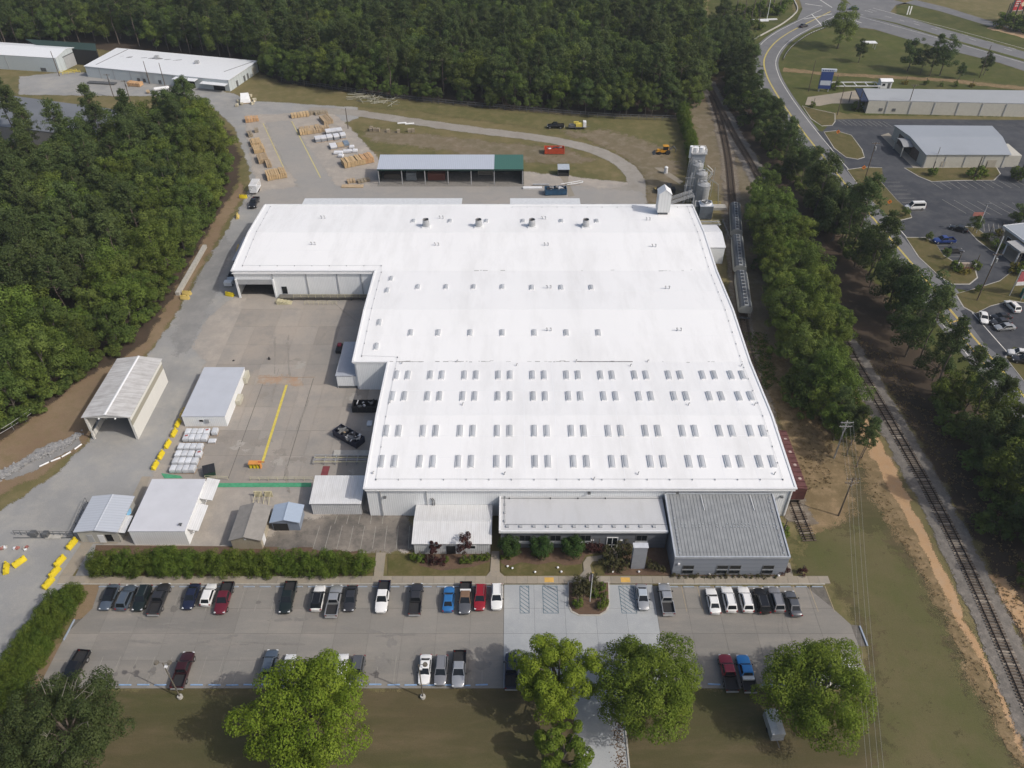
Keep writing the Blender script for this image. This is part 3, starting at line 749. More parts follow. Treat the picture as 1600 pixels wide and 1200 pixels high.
STEEL = plain('galvanised_steel', (0.42, 0.43, 0.44), 0.45, metal=0.35, var=0.15)
BLACKM = plain('black_void', (0.02, 0.02, 0.021), 0.7)
DARKIN = plain('dark_interior', (0.10, 0.095, 0.09), 0.9, var=0.2)
RAILY = plain('handrail_cream', (0.50, 0.46, 0.30), 0.6, var=0.15)
GLASS = glass()
SKYL = plain('skylight_plastic', (0.44, 0.46, 0.485), 0.35, var=0.08, scale=0.5, spec=0.5, rnd=0.08)

def windowpart(parent, x0, x1, z0, z1, y, frame=TRIM, axis='y', sgn=-1, mull=0, label=None):
    """window set in a facade that faces sgn along axis: frame with panes as sub-parts"""
    d = .06 * sgn; t = .09
    mb = MB()
    def bx(a, b, c, e, d0, d1, m):
        if axis == 'y': m.box(a, b, min(y + d0, y + d1), max(y + d0, y + d1), c, e)
        else: m.box(min(y + d0, y + d1), max(y + d0, y + d1), a, b, c, e)
    for a, b, c, e in ((x0, x1, z0, z0 + t), (x0, x1, z1 - t, z1), (x0, x0 + t, z0 + t, z1 - t), (x1 - t, x1, z0 + t, z1 - t)): bx(a, b, c, e, .01 * sgn, d * 1.3, mb)
    w = part('window', mb, frame, parent, label=label)
    k = mull + 1; W_ = (x1 - x0 - 2 * t)
    for i in range(k):
        pm = MB(); bx(x0 + t + W_ * i / k + (.04 if i else 0), x0 + t + W_ * (i + 1) / k - (.04 if i < k - 1 else 0), z0 + t, z1 - t, .005 * sgn, .03 * sgn, pm)
        part('pane', pm, GLASS, w)
    return w
def doorpart(parent, x0, x1, z1, y, mat, axis='y', sgn=-1, name='door', z0=0.02, handle=True):
    mb = MB()
    if axis == 'y': mb.box(x0, x1, min(y + .01*sgn, y + .07*sgn), max(y + .01*sgn, y + .07*sgn), z0, z1)
    else: mb.box(min(y + .01*sgn, y + .07*sgn), max(y + .01*sgn, y + .07*sgn), x0, x1, z0, z1)
    return part(name, mb, mat, parent)
def rails(parent, pts, h=1.05, z=0.0, mat=None, post=1.8, r=.04, name='railing'):
    mb = MB(); mat = mat or RAILY
    for a, b in zip(pts, pts[1:]):
        a, b = np.array(a, float), np.array(b, float); L = np.linalg.norm(b - a); n = max(1, round(L / post))
        for i in range(n + 1):
            p = a + (b - a) * i / n; mb.tube((p[0], p[1], z), (p[0], p[1], z + h), r, r, 5)
        for hh in (h, h * .55): mb.tube((*a, z + hh), (*b, z + hh), r, r, 5)
    return part(name, mb, mat, parent)

# ------------------------------------------------------------------ the factory
fac = thing('factory', 'huge white factory hall with three long low roof bays and rows of paired skylights', 'factory', (12, 98.9, 0))
FO = np.array([12, 98.9])
def L(x, y): return (x - FO[0], y - FO[1])
def zr(y):
    for a, b, za, zb in ((98.4, 117, 7.7, 8.8), (117, 135.2, 8.8, 7.85), (135.2, 153.6, 7.85, 8.8), (153.6, 172, 8.8, 7.85), (172, 189.5, 7.85, 8.8), (189.5, 207.4, 8.8, 7.7)):
        if a <= y <= b: return za + (zb - za) * (y - a) / (b - a)
    return 7.7
def wallseg(xa, ya, xb, yb, holes=()):
    """outer wall from a to b, top follows the roof; holes = (s0, s1, z) openings at the floor"""
    ax = abs(xa - xb) < 1e-6; mb = MB()
    ys = sorted({ya, yb} | {y for y in (117, 135.2, 153.6, 172, 189.5) if min(ya, yb) < y < max(ya, yb)})
    if ax:
        t = .15
        for y0, y1 in zip(ys, ys[1:]):
            b = [(*L(xa - t, y0), 0), (*L(xa + t, y0), 0), (*L(xa + t, y1), 0), (*L(xa - t, y1), 0)]
            tp = [(*L(xa - t, y0), zr(y0) - .42), (*L(xa + t, y0), zr(y0) - .42), (*L(xa + t, y1), zr(y1) - .42), (*L(xa - t, y1), zr(y1) - .42)]
            mb.hexa(b, tp)
        return part('wall', mb, WALLY, fac)
    t = .15; z = zr(ya) - .42; lo, hi = min(xa, xb), max(xa, xb); cur = lo
    for s0, s1, zh in holes:
        if s0 > cur + .01: mb.box(cur - FO[0], s0 - FO[0], ya - t - FO[1], ya + t - FO[1], 0, z)
        mb.box(s0 - FO[0], s1 - FO[0], ya - t - FO[1], ya + t - FO[1], zh, z); cur = s1
    if hi > cur + .01: mb.box(cur - FO[0], hi - FO[0], ya - t - FO[1], ya + t - FO[1], 0, z)
    return part('wall', mb, WALLW, fac)
wallseg(-26.4, 98.9, 51, 98.9)
wallseg(51, 99.05, 51, 206.8)
wallseg(-70, 207, 51, 207)
wallseg(-70, 171.95, -70, 206.8)
wallseg(-69.8, 171.8, -34, 171.8, holes=[(-69.4, -60.6, 4.9)])
wallseg(-34, 135.35, -34, 171.6)
wallseg(-33.8, 135.2, -26.4, 135.2, holes=[(-27.8, -26.6, 4.5)])
wallseg(-26.4, 99.05, -26.4, 135.0)
part('floor', MB().box(-69.8 - 12, 50.8 - 12, 173 - 98.9, 206.5 - 98.9, .09, .16), DARKIN, fac)
for x0, y0, y1 in ((-26.7, 98.5, 117), (-26.7, 117, 135.2), (-34.3, 135.2, 153.6), (-34.3, 153.6, 172), (-70.3, 172, 189.5), (-70.3, 189.5, 207.3)):
    yf = y0 - .25 if (x0 < -30 and y0 in (135.2, 172)) else y0
    x1 = 51.3
    a, b, c, d = (*L(x0, yf), zr(y0)), (*L(x1, yf), zr(y0)), (*L(x1, y1), zr(y1)), (*L(x0, y1), zr(y1))
    part('roof', MB().slab(a, b, c, d, .36), MEMB, fac)
# raised edge flashing, seams, lightning cable on stand-offs
ed = MB()
def edge(xa, ya, xb, yb):
    ys = sorted({ya, yb} | {y for y in (117, 135.2, 153.6, 172, 189.5) if min(ya, yb) < y < max(ya, yb)})
    if xa == xb:
        for y0, y1 in zip(ys, ys[1:]):
            z0, z1 = zr(y0), zr(y1)
            ed.hexa([(*L(xa-.2, y0), z0-.1), (*L(xa+.2, y0), z0-.1), (*L(xa+.2, y1), z1-.1), (*L(xa-.2, y1), z1-.1)], [(*L(xa-.2, y0), z0+.14), (*L(xa+.2, y0), z0+.14), (*L(xa+.2, y1), z1+.14), (*L(xa-.2, y1), z1+.14)])
    else: ed.box(min(xa, xb) - 12, max(xa, xb) - 12, ya - .2 - 98.9, ya + .2 - 98.9, zr(ya) - .1, zr(ya) + .14)
edge(-26.9, 98.55, 51.5, 98.55); edge(51.3, 98.8, 51.3, 207.0); edge(-70.3, 207.2, 51.3, 207.2); edge(-70.3, 172.2, -70.3, 207); edge(-70.5, 171.85, -34.6, 171.85); edge(-34.3, 135.4, -34.3, 172.05); edge(-34.5, 135.1, -26.95, 135.1); edge(-26.7, 98.8, -26.7, 135.3)
part('roof_edge', ed, TRIM, fac)
cb = MB(); CABLE = plain('cable_grey', (0.30, 0.31, 0.33), 0.6)
def cable(pts, stand=4.0):
    for (xa, ya), (xb, yb) in zip(pts, pts[1:]):
        n = max(1, int(math.hypot(xb - xa, yb - ya) / stand))
        P = [(xa + (xb - xa) * i / n, ya + (yb - ya) * i / n) for i in range(n + 1)]
        Q = [(*L(*p), zr(p[1]) + .16) for p in P]
        cb.path(Q, .018, 4)
        for q in Q: cb.box(q[0] - .05, q[0] + .05, q[1] - .22, q[1] + .05, q[2] - .17, q[2] + .05)
cable([(-24.8, 100.6), (49.4, 100.6)]); cable([(-24.8, 100.6), (-24.8, 136.6), (-32.6, 137), (-32.6, 171), (-33, 174), (-68, 174), (-68.4, 206)]); cable([(49.4, 100.6), (49.6, 206)]); cable([(0, 205.5), (51, 205.5)])
part('lightning_cable', cb, CABLE, fac)
sm = MB()
for x in np.arange(-22, 50, 6.1):
    for y0, y1 in ((99.5, 117), (117, 135)):
        sm.slab((*L(x-.05, y0), zr(y0)+.012), (*L(x+.05, y0), zr(y0)+.012), (*L(x+.05, y1), zr(y1)+.012), (*L(x-.05, y1), zr(y1)+.012), .02)
for y in (106, 111.5, 117, 125, 144, 153.6, 162, 181, 189.5, 198):
    x0 = -26.5 if y < 135 else (-34 if y < 172 else -70)
    sm.box(x0 - 12, 51 - 12, y - .06 - 98.9, y + .06 - 98.9, zr(y) + .004, zr(y) + .018)
part('roof_seam', sm, plain('seam_white', (0.76, 0.77, 0.79), 0.5, var=0.05), fac, kind='stuff')
# dirt lodged along the two valley gutters
gm = MB()
for yv, xs, prob in ((135.2, np.arange(-26, 50, .9), .45), (172.0, np.arange(-10, 50, 1.1), .22)):
    for x in xs:
        if RNG.random() < prob: gm.obox(x - 12, yv + RNG.normal(0, .12) - 98.9, zr(yv) + .02 + abs(RNG.normal(0, .004)), RNG.uniform(.25, 1.3), RNG.uniform(.06, .2), .02)
gm.box(14 - 12, 26 - 12, 135.05 - 98.9, 135.3 - 98.9, zr(135.2) + .02, zr(135.2) + .045); gm.box(-25 - 12, -19 - 12, 135.1 - 98.9, 135.2 - 98.9, zr(135.2) + .02, zr(135.2) + .045)
part('valley_dirt', gm, plain('gutter_dirt', (0.20, 0.20, 0.20), 0.9, var=0.4), fac, kind='stuff')
# skylights: curb with a domed lens as sub-part
def sky_meshes(w, l):
    curb = MB()
    for a, b, c, d in ((-w/2, w/2, -l/2, -l/2+.07), (-w/2, w/2, l/2-.07, l/2), (-w/2, -w/2+.07, -l/2+.07, l/2-.07), (w/2-.07, w/2, -l/2+.07, l/2-.07)): curb.box(a, b, c, d, -.3, .2)
    rings = [[(-w/2+.08, y, .05)] + [((w/2-.08) * math.cos(math.pi - k * math.pi / 6), y, .12 + .17 * math.sin(k * math.pi / 6)) for k in range(7)] + [(w/2-.08, y, .05)] for y in (-l/2+.08, l/2-.08)]
    return curb.mesh('skylight', TRIM), MB().loft(rings).mesh('lens', SKYL, True)
SK = {3: sky_meshes(1.05, 3.0), 2: sky_meshes(1.05, 2.2), 1: sky_meshes(1.1, 2.0)}
def skylight(x, y, k):
    e = .01; sl_ = math.atan2(zr(y + e) - zr(y - e), 2 * e)
    s = link('skylight', SK[k][0], fac, (*L(x, y), zr(y) + .03)); s.rotation_euler = (sl_, 0, 0)
    link('lens', SK[k][1], s)
xs = [-24.1 + 7.16 * k for k in range(10)] + [46.3]
for y in (130.2, 123.0, 112.7, 104.9):
    for x in xs: skylight(x - .2, y, 3); skylight(x + 2.25, y, 3)
for u, v in ((653, 448), (697, 448), (740, 448), (785, 448), (831, 449), (877, 449), (924, 449), (642, 520), (685, 520), (735, 520), (785, 520), (835, 520), (885, 520), (935, 520), (611, 434), (605, 454), (593, 505), (588, 540)):
    p = W(u, v, 8.4); skylight(p.x, p.y, 2)
for u in (646, 703, 760, 817, 877, 932):
    p = W(u, 346, 8.3); skylight(p.x, p.y, 1)
# big round exhaust stacks on curbs
st = MB().tube((0, 0, 0), (0, 0, 2.2), .95, .82, 18, cap=False).tube((0, 0, 2.2), (0, 0, 0), .78, .9, 18, cap=False)
stm = st.mesh('exhaust_stack', STEEL, True, fix=False)
cbm = MB().box(-1.15, 1.15, -1.15, 1.15, -.3, .35).mesh('curb', TRIM); dpm = MB().tube((0, 0, 1.75), (0, 0, 1.78), .8, .8, 18).mesh('damper', BLACKM)
for u in (666, 748, 831, 915):
    p = W(u, 355, 8.4); s = link('exhaust_stack', stm, fac, (*L(p.x, p.y), zr(p.y))); link('curb', cbm, s); link('damper', dpm, s)
# pairs of goose-neck pipes and single vent pipes
gp = MB()
for s in (-.45, .45):
    gp.path([(s, 0, 0), (s, 0, .75), (s - .12, -.1, .92), (s - .3, -.2, .8)], .11, 7)
gpm = gp.mesh('vent_pipe', GREYT, True)
for u, v in ((505, 341), (690, 341), (850, 342), (1013, 344), (490, 383), (683, 384), (854, 384), (1022, 386), (858, 450), (858, 517), (1043, 451), (1061, 517)):
    p = W(u, v, 8.4); link('vent_pipe', gpm, fac, (*L(p.x, p.y), zr(p.y)))
v1 = MB().path([(0, 0, 0), (0, 0, .45), (.1, .05, .6), (.25, .1, .55)], .1, 6).mesh('vent_pipe', GREYT, True)
for u, v in ((628, 568), (807, 571), (985, 572), (1158, 572), (610, 633), (723, 637), (1075, 637), (1178, 637), (583, 740), (788, 741), (997, 741), (1210, 741), (928, 749), (714, 565), (900, 565), (1012, 565)):
    p = W(u, v, 8.0); link('vent_pipe', v1, fac, (*L(p.x, p.y), zr(p.y)), RNG.uniform(-.5, .5))
# front wall: downspouts, lamps, gutter
for x in (-15.6, -24, 50.6):
    part('downspout', MB().box(x - .1 - 12, x + .1 - 12, -.35, -.16, .1, 7.3), GREYT, fac)
for x in (-60.3, -51.8, -44, -38):
    part('downspout', MB().box(x - .09 - 12, x + .09 - 12, 171.47 - 98.9, 171.64 - 98.9, .1, 7.4), GREYT, fac)
part('gutter', MB().box(-26.6 - 12, 51.2 - 12, -.6, -.37, 7.2, 7.42), TRIM, fac)
part('gutter', MB().box(-70.2 - 12, -34.6 - 12, 171.2 - 98.9, 171.42 - 98.9, 7.3, 7.52), TRIM, fac)
for x, z in ((-23.2, 5.2), (49.2, 5.3), (14.0, 6.3), (30, 6.3)):
    part('wall_lamp', MB().box(x - .25 - 12, x + .25 - 12, -.6, -.16, z, z + .3), DGREY, fac)
mbp = MB()
for s in (0, .35): mbp.path([(-14.6 - 12 + s, -.4, .2), (-14.6 - 12 + s, -.4, 4.6), (-14.9 - 12 + s, -.25, 4.9)], .09, 6)
mbp.tube((-16 - 12, -1.2, .7), (-16 - 12, -.9, .7), .35, .35, 8).tube((-13.4 - 12, -1.3, .5), (-13.4 - 12, -.8, .5), .3, .3, 8).box(-16.6 - 12, -13 - 12, -.95, -.75, .3, .45)
part('wall_pipes', mbp, DGREY, fac)
# loading door in the rear bay, header panel and walkway
part('door_header', MB().box(-69.5 - 12, -60.5 - 12, 171.40 - 98.9, 171.63 - 98.9, 4.1, 5.5), GREYT, fac)
part('door_frame', MB().box(-69.9 - 12, -69.4 - 12, 171.3 - 98.9, 172.0 - 98.9, 0, 5.6).box(-60.6 - 12, -60.2 - 12, 171.3 - 98.9, 172.0 - 98.9, 0, 5.6), WALLW, fac)
doorpart(fac, -58.6 - 12, -57.3 - 12, 3.3, 171.63 - 98.9, GLASS, z0=1.2)
part('dock_walkway', MB().box(-59.4 - 12, -34.6 - 12, 170.0 - 98.9, 171.6 - 98.9, .75, 1.0), ground('dock_concrete', (0.12, 0.115, 0.10), (0.17, 0.16, 0.14), None, .3, 1, soft=False), fac)
part('dock_posts', (lambda m: [m.box(x - 12 - .12, x - 12 + .12, 70.95 + .2, 70.95 + .45, 0, .75) for x in np.arange(-59, -34.6, 3)] and m)(MB()), DGREY, fac)
rails(fac, [(-55.5 - 12, 71.0), (-34.9 - 12, 71.0)], 1.05, 1.0)
stp = MB()
for k in range(5): stp.box(-59.6 - 12 + k * .75, -58.9 - 12 + k * .75, 69.3, 70.9, 0, .95 - k * .19)
part('dock_steps', stp, RAILY, fac)
rails(fac, [(-59.7 - 12, 69.3), (-56 - 12, 69.3)], 1.2, .3)
rails(fac, [(-52.5 - 12, 69.2), (-44.3 - 12, 69.2)], 1.1, .1, post=1.2)
# rear loading canopies
for u0, u1 in ((475, 722), (797, 906)):
    a, b = W(u0, 312, 5.2).x, W(u1, 312, 5.2).x
    part('dock_canopy', MB().slab((a - 12, 207.6 - 98.9, 5.6), (b - 12, 207.6 - 98.9, 5.6), (b - 12, 216.6 - 98.9, 5.0), (a - 12, 216.6 - 98.9, 5.0), .2), plain('canopy_sheet', (0.60, 0.62, 0.64), 0.5, var=0.1), fac)
    cs = MB()
    for x in np.arange(a, b, 12): cs.box(x - 12, x - 11.8, 216.1 - 98.9, 216.3 - 98.9, 0, 4.7)
    part('canopy_post', cs, GREYT, fac)
# side stack hood and conduit on the right wall
part('wall_hood', MB().prism([(51.2 - 12, 114.6 - 98.9), (52.3 - 12, 114.9 - 98.9), (52.3 - 12, 116.1 - 98.9), (51.2 - 12, 116.6 - 98.9)], 5.6, 7.2), TRIM, fac)
part('wall_hood', MB().prism([(51.2 - 12, 150 - 98.9), (52.1 - 12, 150.3 - 98.9), (52.1 - 12, 151.5 - 98.9), (51.2 - 12, 151.8 - 98.9)], 5.6, 7.0), TRIM, fac)

# ------------------------------------------------------------------ generic gabled / lean-to sheds, axis aligned
def shed(name, label, x0, x1, y0, y1, h, roofmat, wallmat, ridge=None, rise=0.6, over=0.25, cat='shed', th=.12, open_front=False, back_h=None):
    """ridge: 'y' runs away from the viewer, 'x' runs across, None = flat or lean-to (back_h)"""
    t = thing(name, label, cat, ((x0 + x1) / 2, (y0 + y1) / 2, 0)); cx, cy = (x0 + x1) / 2, (y0 + y1) / 2
    a, b, c, d = x0 - cx, x1 - cx, y0 - cy, y1 - cy; w = .1
    hb = back_h if back_h else h
    wl = MB()
    if ridge == 'y':
        for yy in (c, d): wl.loft([[(a, yy + s, 0), (b, yy + s, 0), (b, yy + s, h - th), (0, yy + s, h + rise - th), (a, yy + s, h - th)] for s in (0, w if yy == c else -w)])
        wl.box(a, a + w, c + w + .004, d - w - .004, 0, h - th); wl.box(b - w, b, c + w + .004, d - w - .004, 0, h - th)
        part('wall', wl, wallmat, t)
        ra = rise / (b) * over
        part('roof', MB().slab((a - over, c - over, h - ra), (0, c - over, h + rise), (0, d + over, h + rise), (a - over, d + over, h - ra), th), roofmat, t)
        part('roof', MB().slab((0, c - over, h + rise), (b + over, c - over, h - ra), (b + over, d + over, h - ra), (0, d + over, h + rise), th), roofmat, t)
        part('ridge_cap', MB().loft([[(-.22, y, h + rise - .01), (.22, y, h + rise - .01), (0, y, h + rise + .07)] for y in (c - over, d + over)]), roofmat, t)
    elif ridge == 'x':
        m_ = 0
        for xx in (a, b): wl.loft([[(xx + s, c, 0), (xx + s, d, 0), (xx + s, d, h - th), (xx + s, m_, h + rise - th), (xx + s, c, h - th)] for s in (0, w if xx == a else -w)])
        wl.box(a + w + .004, b - w - .004, c, c + w, 0, h - th); wl.box(a + w + .004, b - w - .004, d - w, d, 0, h - th)
        part('wall', wl, wallmat, t)
        ra = rise / d * over
        part('roof', MB().slab((a - over, c - over, h - ra), (b + over, c - over, h - ra), (b + over, 0, h + rise), (a - over, 0, h + rise), th), roofmat, t)
        part('roof', MB().slab((a - over, 0, h + rise), (b + over, 0, h + rise), (b + over, d + over, h - ra), (a - over, d + over, h - ra), th), roofmat, t)
        part('ridge_cap', MB().loft([[(x, -.2, h + rise - .01), (x, .2, h + rise - .01), (x, 0, h + rise + .07)] for x in (a - over, b + over)]), roofmat, t)
    else:
        wl.hexa([(a, c, 0), (b, c, 0), (b, d, 0), (a, d, 0)], [(a, c, h - th), (b, c, h - th), (b, d, hb - th), (a, d, hb - th)])
        part('wall', wl, wallmat, t)
        part('roof', MB().slab((a - over, c - over, h), (b + over, c - over, h), (b + over, d + over, hb), (a - over, d + over, hb), th), roofmat, t)
    return t, (a, b, c, d)
R_OLDW = ribbed('weathered_white_roof', (0.58, 0.575, 0.565), 0.35, 'y', 0.6, 0.04, stain=(0.27, 0.25, 0.235), stain_amt=0.85)
R_WHITE = ribbed('white_metal_roof', (0.66, 0.665, 0.67), 0.35, 'x', 0.5, 0.03, stain=(0.44, 0.435, 0.42), stain_amt=0.5)
R_GREY = plain('grey_membrane_roof', (0.46, 0.485, 0.535), 0.6, var=0.05, scale=0.3)
R_PALE = plain('pale_membrane_roof', (0.545, 0.555, 0.59), 0.6, var=0.05, scale=0.3)
R_GUARD = ribbed('guardhouse_roof', (0.46, 0.49, 0.54), 0.6, 'y', 0.5, 0.02, stain_amt=0.2)

# open-ended wash shed
wx0, wx1, wyy0, wyy1, wh = -86.4, -77.1, 119.2, 137.8, 6.4
t = thing('open_shed', 'tall open-ended drive-through shed with weathered white gabled roof and tan band', 'shed', ((wx0+wx1)/2, (wyy0+wyy1)/2, 0))
hx, hy = (wx1 - wx0) / 2, (wyy1 - wyy0) / 2
part('roof', MB().slab((-hx-.3, -hy-.3, wh), (0, -hy-.3, wh+.75), (0, hy+.3, wh+.75), (-hx-.3, hy+.3, wh), .12), R_OLDW, t)
part('roof', MB().slab((0, -hy-.3, wh+.75), (hx+.3, -hy-.3, wh), (hx+.3, hy+.3, wh), (0, hy+.3, wh+.75), .12), R_OLDW, t)
part('ridge_cap', MB().loft([[(-.3, y, wh+.74), (.3, y, wh+.74), (0, y, wh+.85)] for y in (-hy-.3, hy+.3)]), TRIM, t)
SHW = ribbed('shed_white_panel', (0.68, 0.67, 0.63), 0.3, 'y', 0.5, 0.03, stain_amt=0.2)
part('wall', MB().box(hx-.12, hx, -hy, hy, 0, 3.9), SHW, t)
part('wall_band', MB().box(hx-.115, hx-.02, -hy+.05, hy-.05, 3.9, 5.25), ribbed('tan_band', (0.33, 0.31, 0.25), 0.3, 'y', 0.6, 0.02, stain_amt=0.2), t)
part('fascia', MB().box(hx-.1, hx+.05, -hy, hy, 5.25, wh-.16), SHW, t)
part('wall', MB().box(-hx, -hx+.1, -hy, hy, 2.4, wh-.16), SHW, t)
part('wall', MB().box(-hx, -hx+.1, -hy, hy, .2, 1.5), SHW, t)
for x in (-hx+.25, hx-.3):
    for y in np.linspace(-hy+.15, hy-.15, 4): part('column', MB().box(x-.14, x+.14, y-.14, y+.14, 0, wh-.16), SHW, t)
for y in (-hy, hy): part('gable', MB().loft([[(-hx, y+s, wh-.3), (hx, y+s, wh-.3), (0, y+s, wh+.55)] for s in (-.05, .05)]), SHW, t)
for x in (-1.6, 1.7): part('lamp', MB().tube((x, -hy-.1, wh-.5), (x, -hy-.1, wh-.25), .22, .1, 8), TRIM, t)
lg = MB()
for y in np.linspace(-hy+1, hy-1, 9): lg.box(-hx+.1, -hx+.16, y-.05, y+.05, .2, wh-.2)
part('girt', lg, STEEL, t)

# long grey-roofed store building
t, q = shed('store_building', 'long store building with flat grey roof and corrugated front beside the wrapped pallets', W(290, 666, 0).x, W(356, 666, 0).x, 123.1, W(350, 574, 3).y, 3.0, R_GREY, WALLW, over=.08, cat='building')
windowpart(t, -1.2, -.2, 1.3, 2.1, q[2]); part('fan_housing', MB().box(.15, 1.0, q[2]-.2, q[2]-.01, 1.2, 2.2), GREYT, t)
part('air_unit', MB().box(q[1]+.05, q[1]+1.1, -1.5, 1.0, .2, 1.3), plain('old_cream', (0.46, 0.44, 0.36), 0.6), t)
part('air_unit', MB().box(q[1]+.05, q[1]+.7, 5.5, 8.4, .3, 2.0), plain('old_cream', (0.46, 0.44, 0.36), 0.6), t)
# flat pale building with two awnings
t, q = shed('flat_building', 'pale flat-roofed white building with two sloping awnings on its right side, behind the hedge', W(211, 851).x, W(297, 851).x, 91.9, W(280, 749, 3.9).y, 3.9, R_PALE, WALLW, over=.1, cat='building')
for y0, y1, w in ((2.0, 7.2, 2.3), (-5.3, .8, 1.9)):
    aw = part('awning', MB().slab((q[1]+.05, y0, 3.3), (q[1]+w, y0, 2.75), (q[1]+w, y1, 2.75), (q[1]+.05, y1, 3.3), .1), R_WHITE, t)
    part('awning_brace', MB().tube((q[1]+w-.15, y0+.2, 2.65), (q[1]+.1, y0+.2, 1.7), .04, .04, 5).tube((q[1]+w-.15, y1-.2, 2.65), (q[1]+.1, y1-.2, 1.7), .04, .04, 5), GREYT, aw)
doorpart(t, -3.2, -1.9, 2.2, q[1], GREYT, axis='x', sgn=1)
part('roof_vent', MB().tube((q[1]-1, q[2]+1.2, 3.9), (q[1]-1, q[2]+1.2, 4.3), .15, .15, 6).box(q[1]-1.3, q[1]-.7, q[2]+1.0, q[2]+1.4, 4.3, 4.4), DGREY, t)
# guardhouse
t, q = shed('guardhouse', 'small guardhouse with shallow blue-grey gabled roof beside the entrance gate', W(128, 849).x, W(190, 849).x, 92.4, W(170, 777, 3.4).y, 3.4, R_GUARD, ribbed('guard_wall', (0.45, 0.44, 0.40), 0.3, 'x', .6, .03), ridge='y', rise=.45, over=.35, cat='guardhouse')
doorpart(t, -.2, .9, 2.2, q[2], TRIM); doorpart(t, -2.1, -1.1, 2.2, q[2], GREYT)
part('glass_front', MB().box(1.2, 2.4, q[2]-.06, q[2]-.01, .5, 2.3), GLASS, t)
part('porch', MB().slab((q[1], q[2], 2.9), (q[1]+1.4, q[2], 2.75), (q[1]+1.4, q[2]+4, 2.75), (q[1], q[2]+4, 2.9), .1), R_WHITE, t)
sheet('concrete_path', [(150, 838), (200, 838), (216, 790), (236, 745), (222, 745), (205, 780)], G_WALK, .1)
# tan gabled shed
t, q = shed('gabled_shed', 'small tan shed with taupe gabled shingle roof between the white building and the shelter', W(365, 858).x, W(411, 858).x, W(380, 858).y, W(390, 792, 2.8).y, 2.8, plain('taupe_shingle', (0.25, 0.235, 0.215), 0.85, var=0.12, scale=1.0), ribbed('tan_wall', (0.40, 0.36, 0.28), 0.3, 'x', .7, .02), ridge='y', rise=.9, over=.3)
part('vent', MB().box(-.2, .2, q[2]-.06, q[2]-.01, 2.6, 2.9), TRIM, t)
doorpart(t, -3, -1.6, 2.1, q[1], TRIM, axis='x', sgn=1)
# blue-grey shelter
t, q = shed('metal_shelter', 'small open shelter with blue-grey metal gabled roof right of the tan shed', W(428, 828).x, W(470, 828).x, W(450, 829).y, W(450, 790, 2.6).y, 2.6, ribbed('blue_metal_roof', (0.36, 0.43, 0.53), 0.3, 'y', .4, .03, stain_amt=.2), ribbed('blue_metal_wall', (0.22, 0.26, 0.33), 0.3, 'x', .5, .03), ridge='y', rise=.7, over=.3)
doorpart(t, q[0]+.2, .4, 2.0, q[2], BLACKM, name='opening')
# annex left of the front bay
t, q = shed('white_annex', 'white corrugated lean-to annex with flat roof tucked against the factory corner', W(490, 803).x, W(566, 803).x, W(530, 804).y, W(530, 746, 3.6).y, 3.3, R_WHITE, ribbed('annex_wall', (0.60, 0.61, 0.62), .35, 'x', .5, .06, dark=.35), back_h=3.9, over=.25, cat='annex')
# white gabled annex by the front door
t, q = shed('gabled_annex', 'white annex with streaked gabled metal roof in front of the factory wall', W(648, 866).x, W(766, 866).x, 89.9, 98.4, 3.2, R_WHITE, ribbed('annex_wall', (0.60, 0.61, 0.62), .35, 'x', .5, .06, dark=.35), ridge='x', rise=.75, over=.3, cat='annex')
windowpart(t, -4.2, -3.0, 1.4, 2.4, q[2]); windowpart(t, 3.0, 4.2, 1.4, 2.4, q[2]); doorpart(t, -1.0, .6, 2.2, q[2], BLACKM)
# dock enclosure on the left wall
t, q = shed('dock_enclosure', 'grey-roofed white dock enclosure fixed to the left wall of the middle bay', -38.6, -34.2, 135.6, 147.6, 3.7, plain('grey_sheet_roof', (0.36, 0.38, 0.42), 0.5, var=.08), WALLW, over=.15, cat='annex', back_h=3.75)
part('skirt', MB().box(q[0]+.1, q[1]-.1, q[2]-.1, q[2]-.01, 0, .7), DGREY, t)
t, q = shed('side_shed', 'white gabled shed attached to the right wall of the rear bay next to the siding', 51.3, 57.2, 188, 200, 5.2, plain('side_shed_roof', (0.66, 0.67, 0.69), .5, var=.05), WALLY, ridge='x', rise=1.2, over=.15)
t, q = shed('side_shed', 'low grey shed against the left end wall of the rear bay', -74.2, -70.3, 184, 196, 3.6, plain('grey_sheet_roof', (0.36, 0.38, 0.42), 0.5, var=.08), ribbed('grey_wall', (.22, .23, .25), .3, 'x'), over=.2)

# ------------------------------------------------------------------ flat office wing
OFW = ribbed('office_panel', (0.155, 0.165, 0.185), 0.9, 'z', 0.45, 0.02, stain_amt=.1)
t = thing('office_wing', 'low flat-roofed office wing with dark grey panel front and the glazed entrance', 'office', (12.7, 94.9, 0))
oc = (12.7, 94.9); ox0, ox1, oy0, oy1, oh = -2.0 - oc[0], 27.4 - oc[0], 91.2 - oc[1], 98.7 - oc[1], 5.2
part('wall', MB().box(ox0, ox1, oy0, oy1, 0, oh - .45), OFW, t)
part('roof', MB().slab((ox0, oy0 - .3, oh - .1), (ox1, oy0 - .3, oh - .1), (ox1, oy1, oh + .15), (ox0, oy1, oh + .15), .3), MEMB2, t)
part('parapet', MB().box(ox0 - .3, ox0, oy0 - .5, oy1, oh - .5, oh + .3).box(ox0, ox1, oy0 - .5, oy0 - .3, oh - .5, oh + .02), TRIM, t)
fl = MB()
for x in np.arange(ox0 + 1.2, ox1, 2.35): fl.box(x - .28, x + .28, oy0 + .35, oy0 + .85, oh - .1, oh + .16)
for y in np.arange(oy0 + 1.8, oy1, 1.9): fl.box(ox0 + .55, ox0 + .85, y - .25, y + .25, oh, oh + .22)
part('roof_vents', fl, GREYT, t)
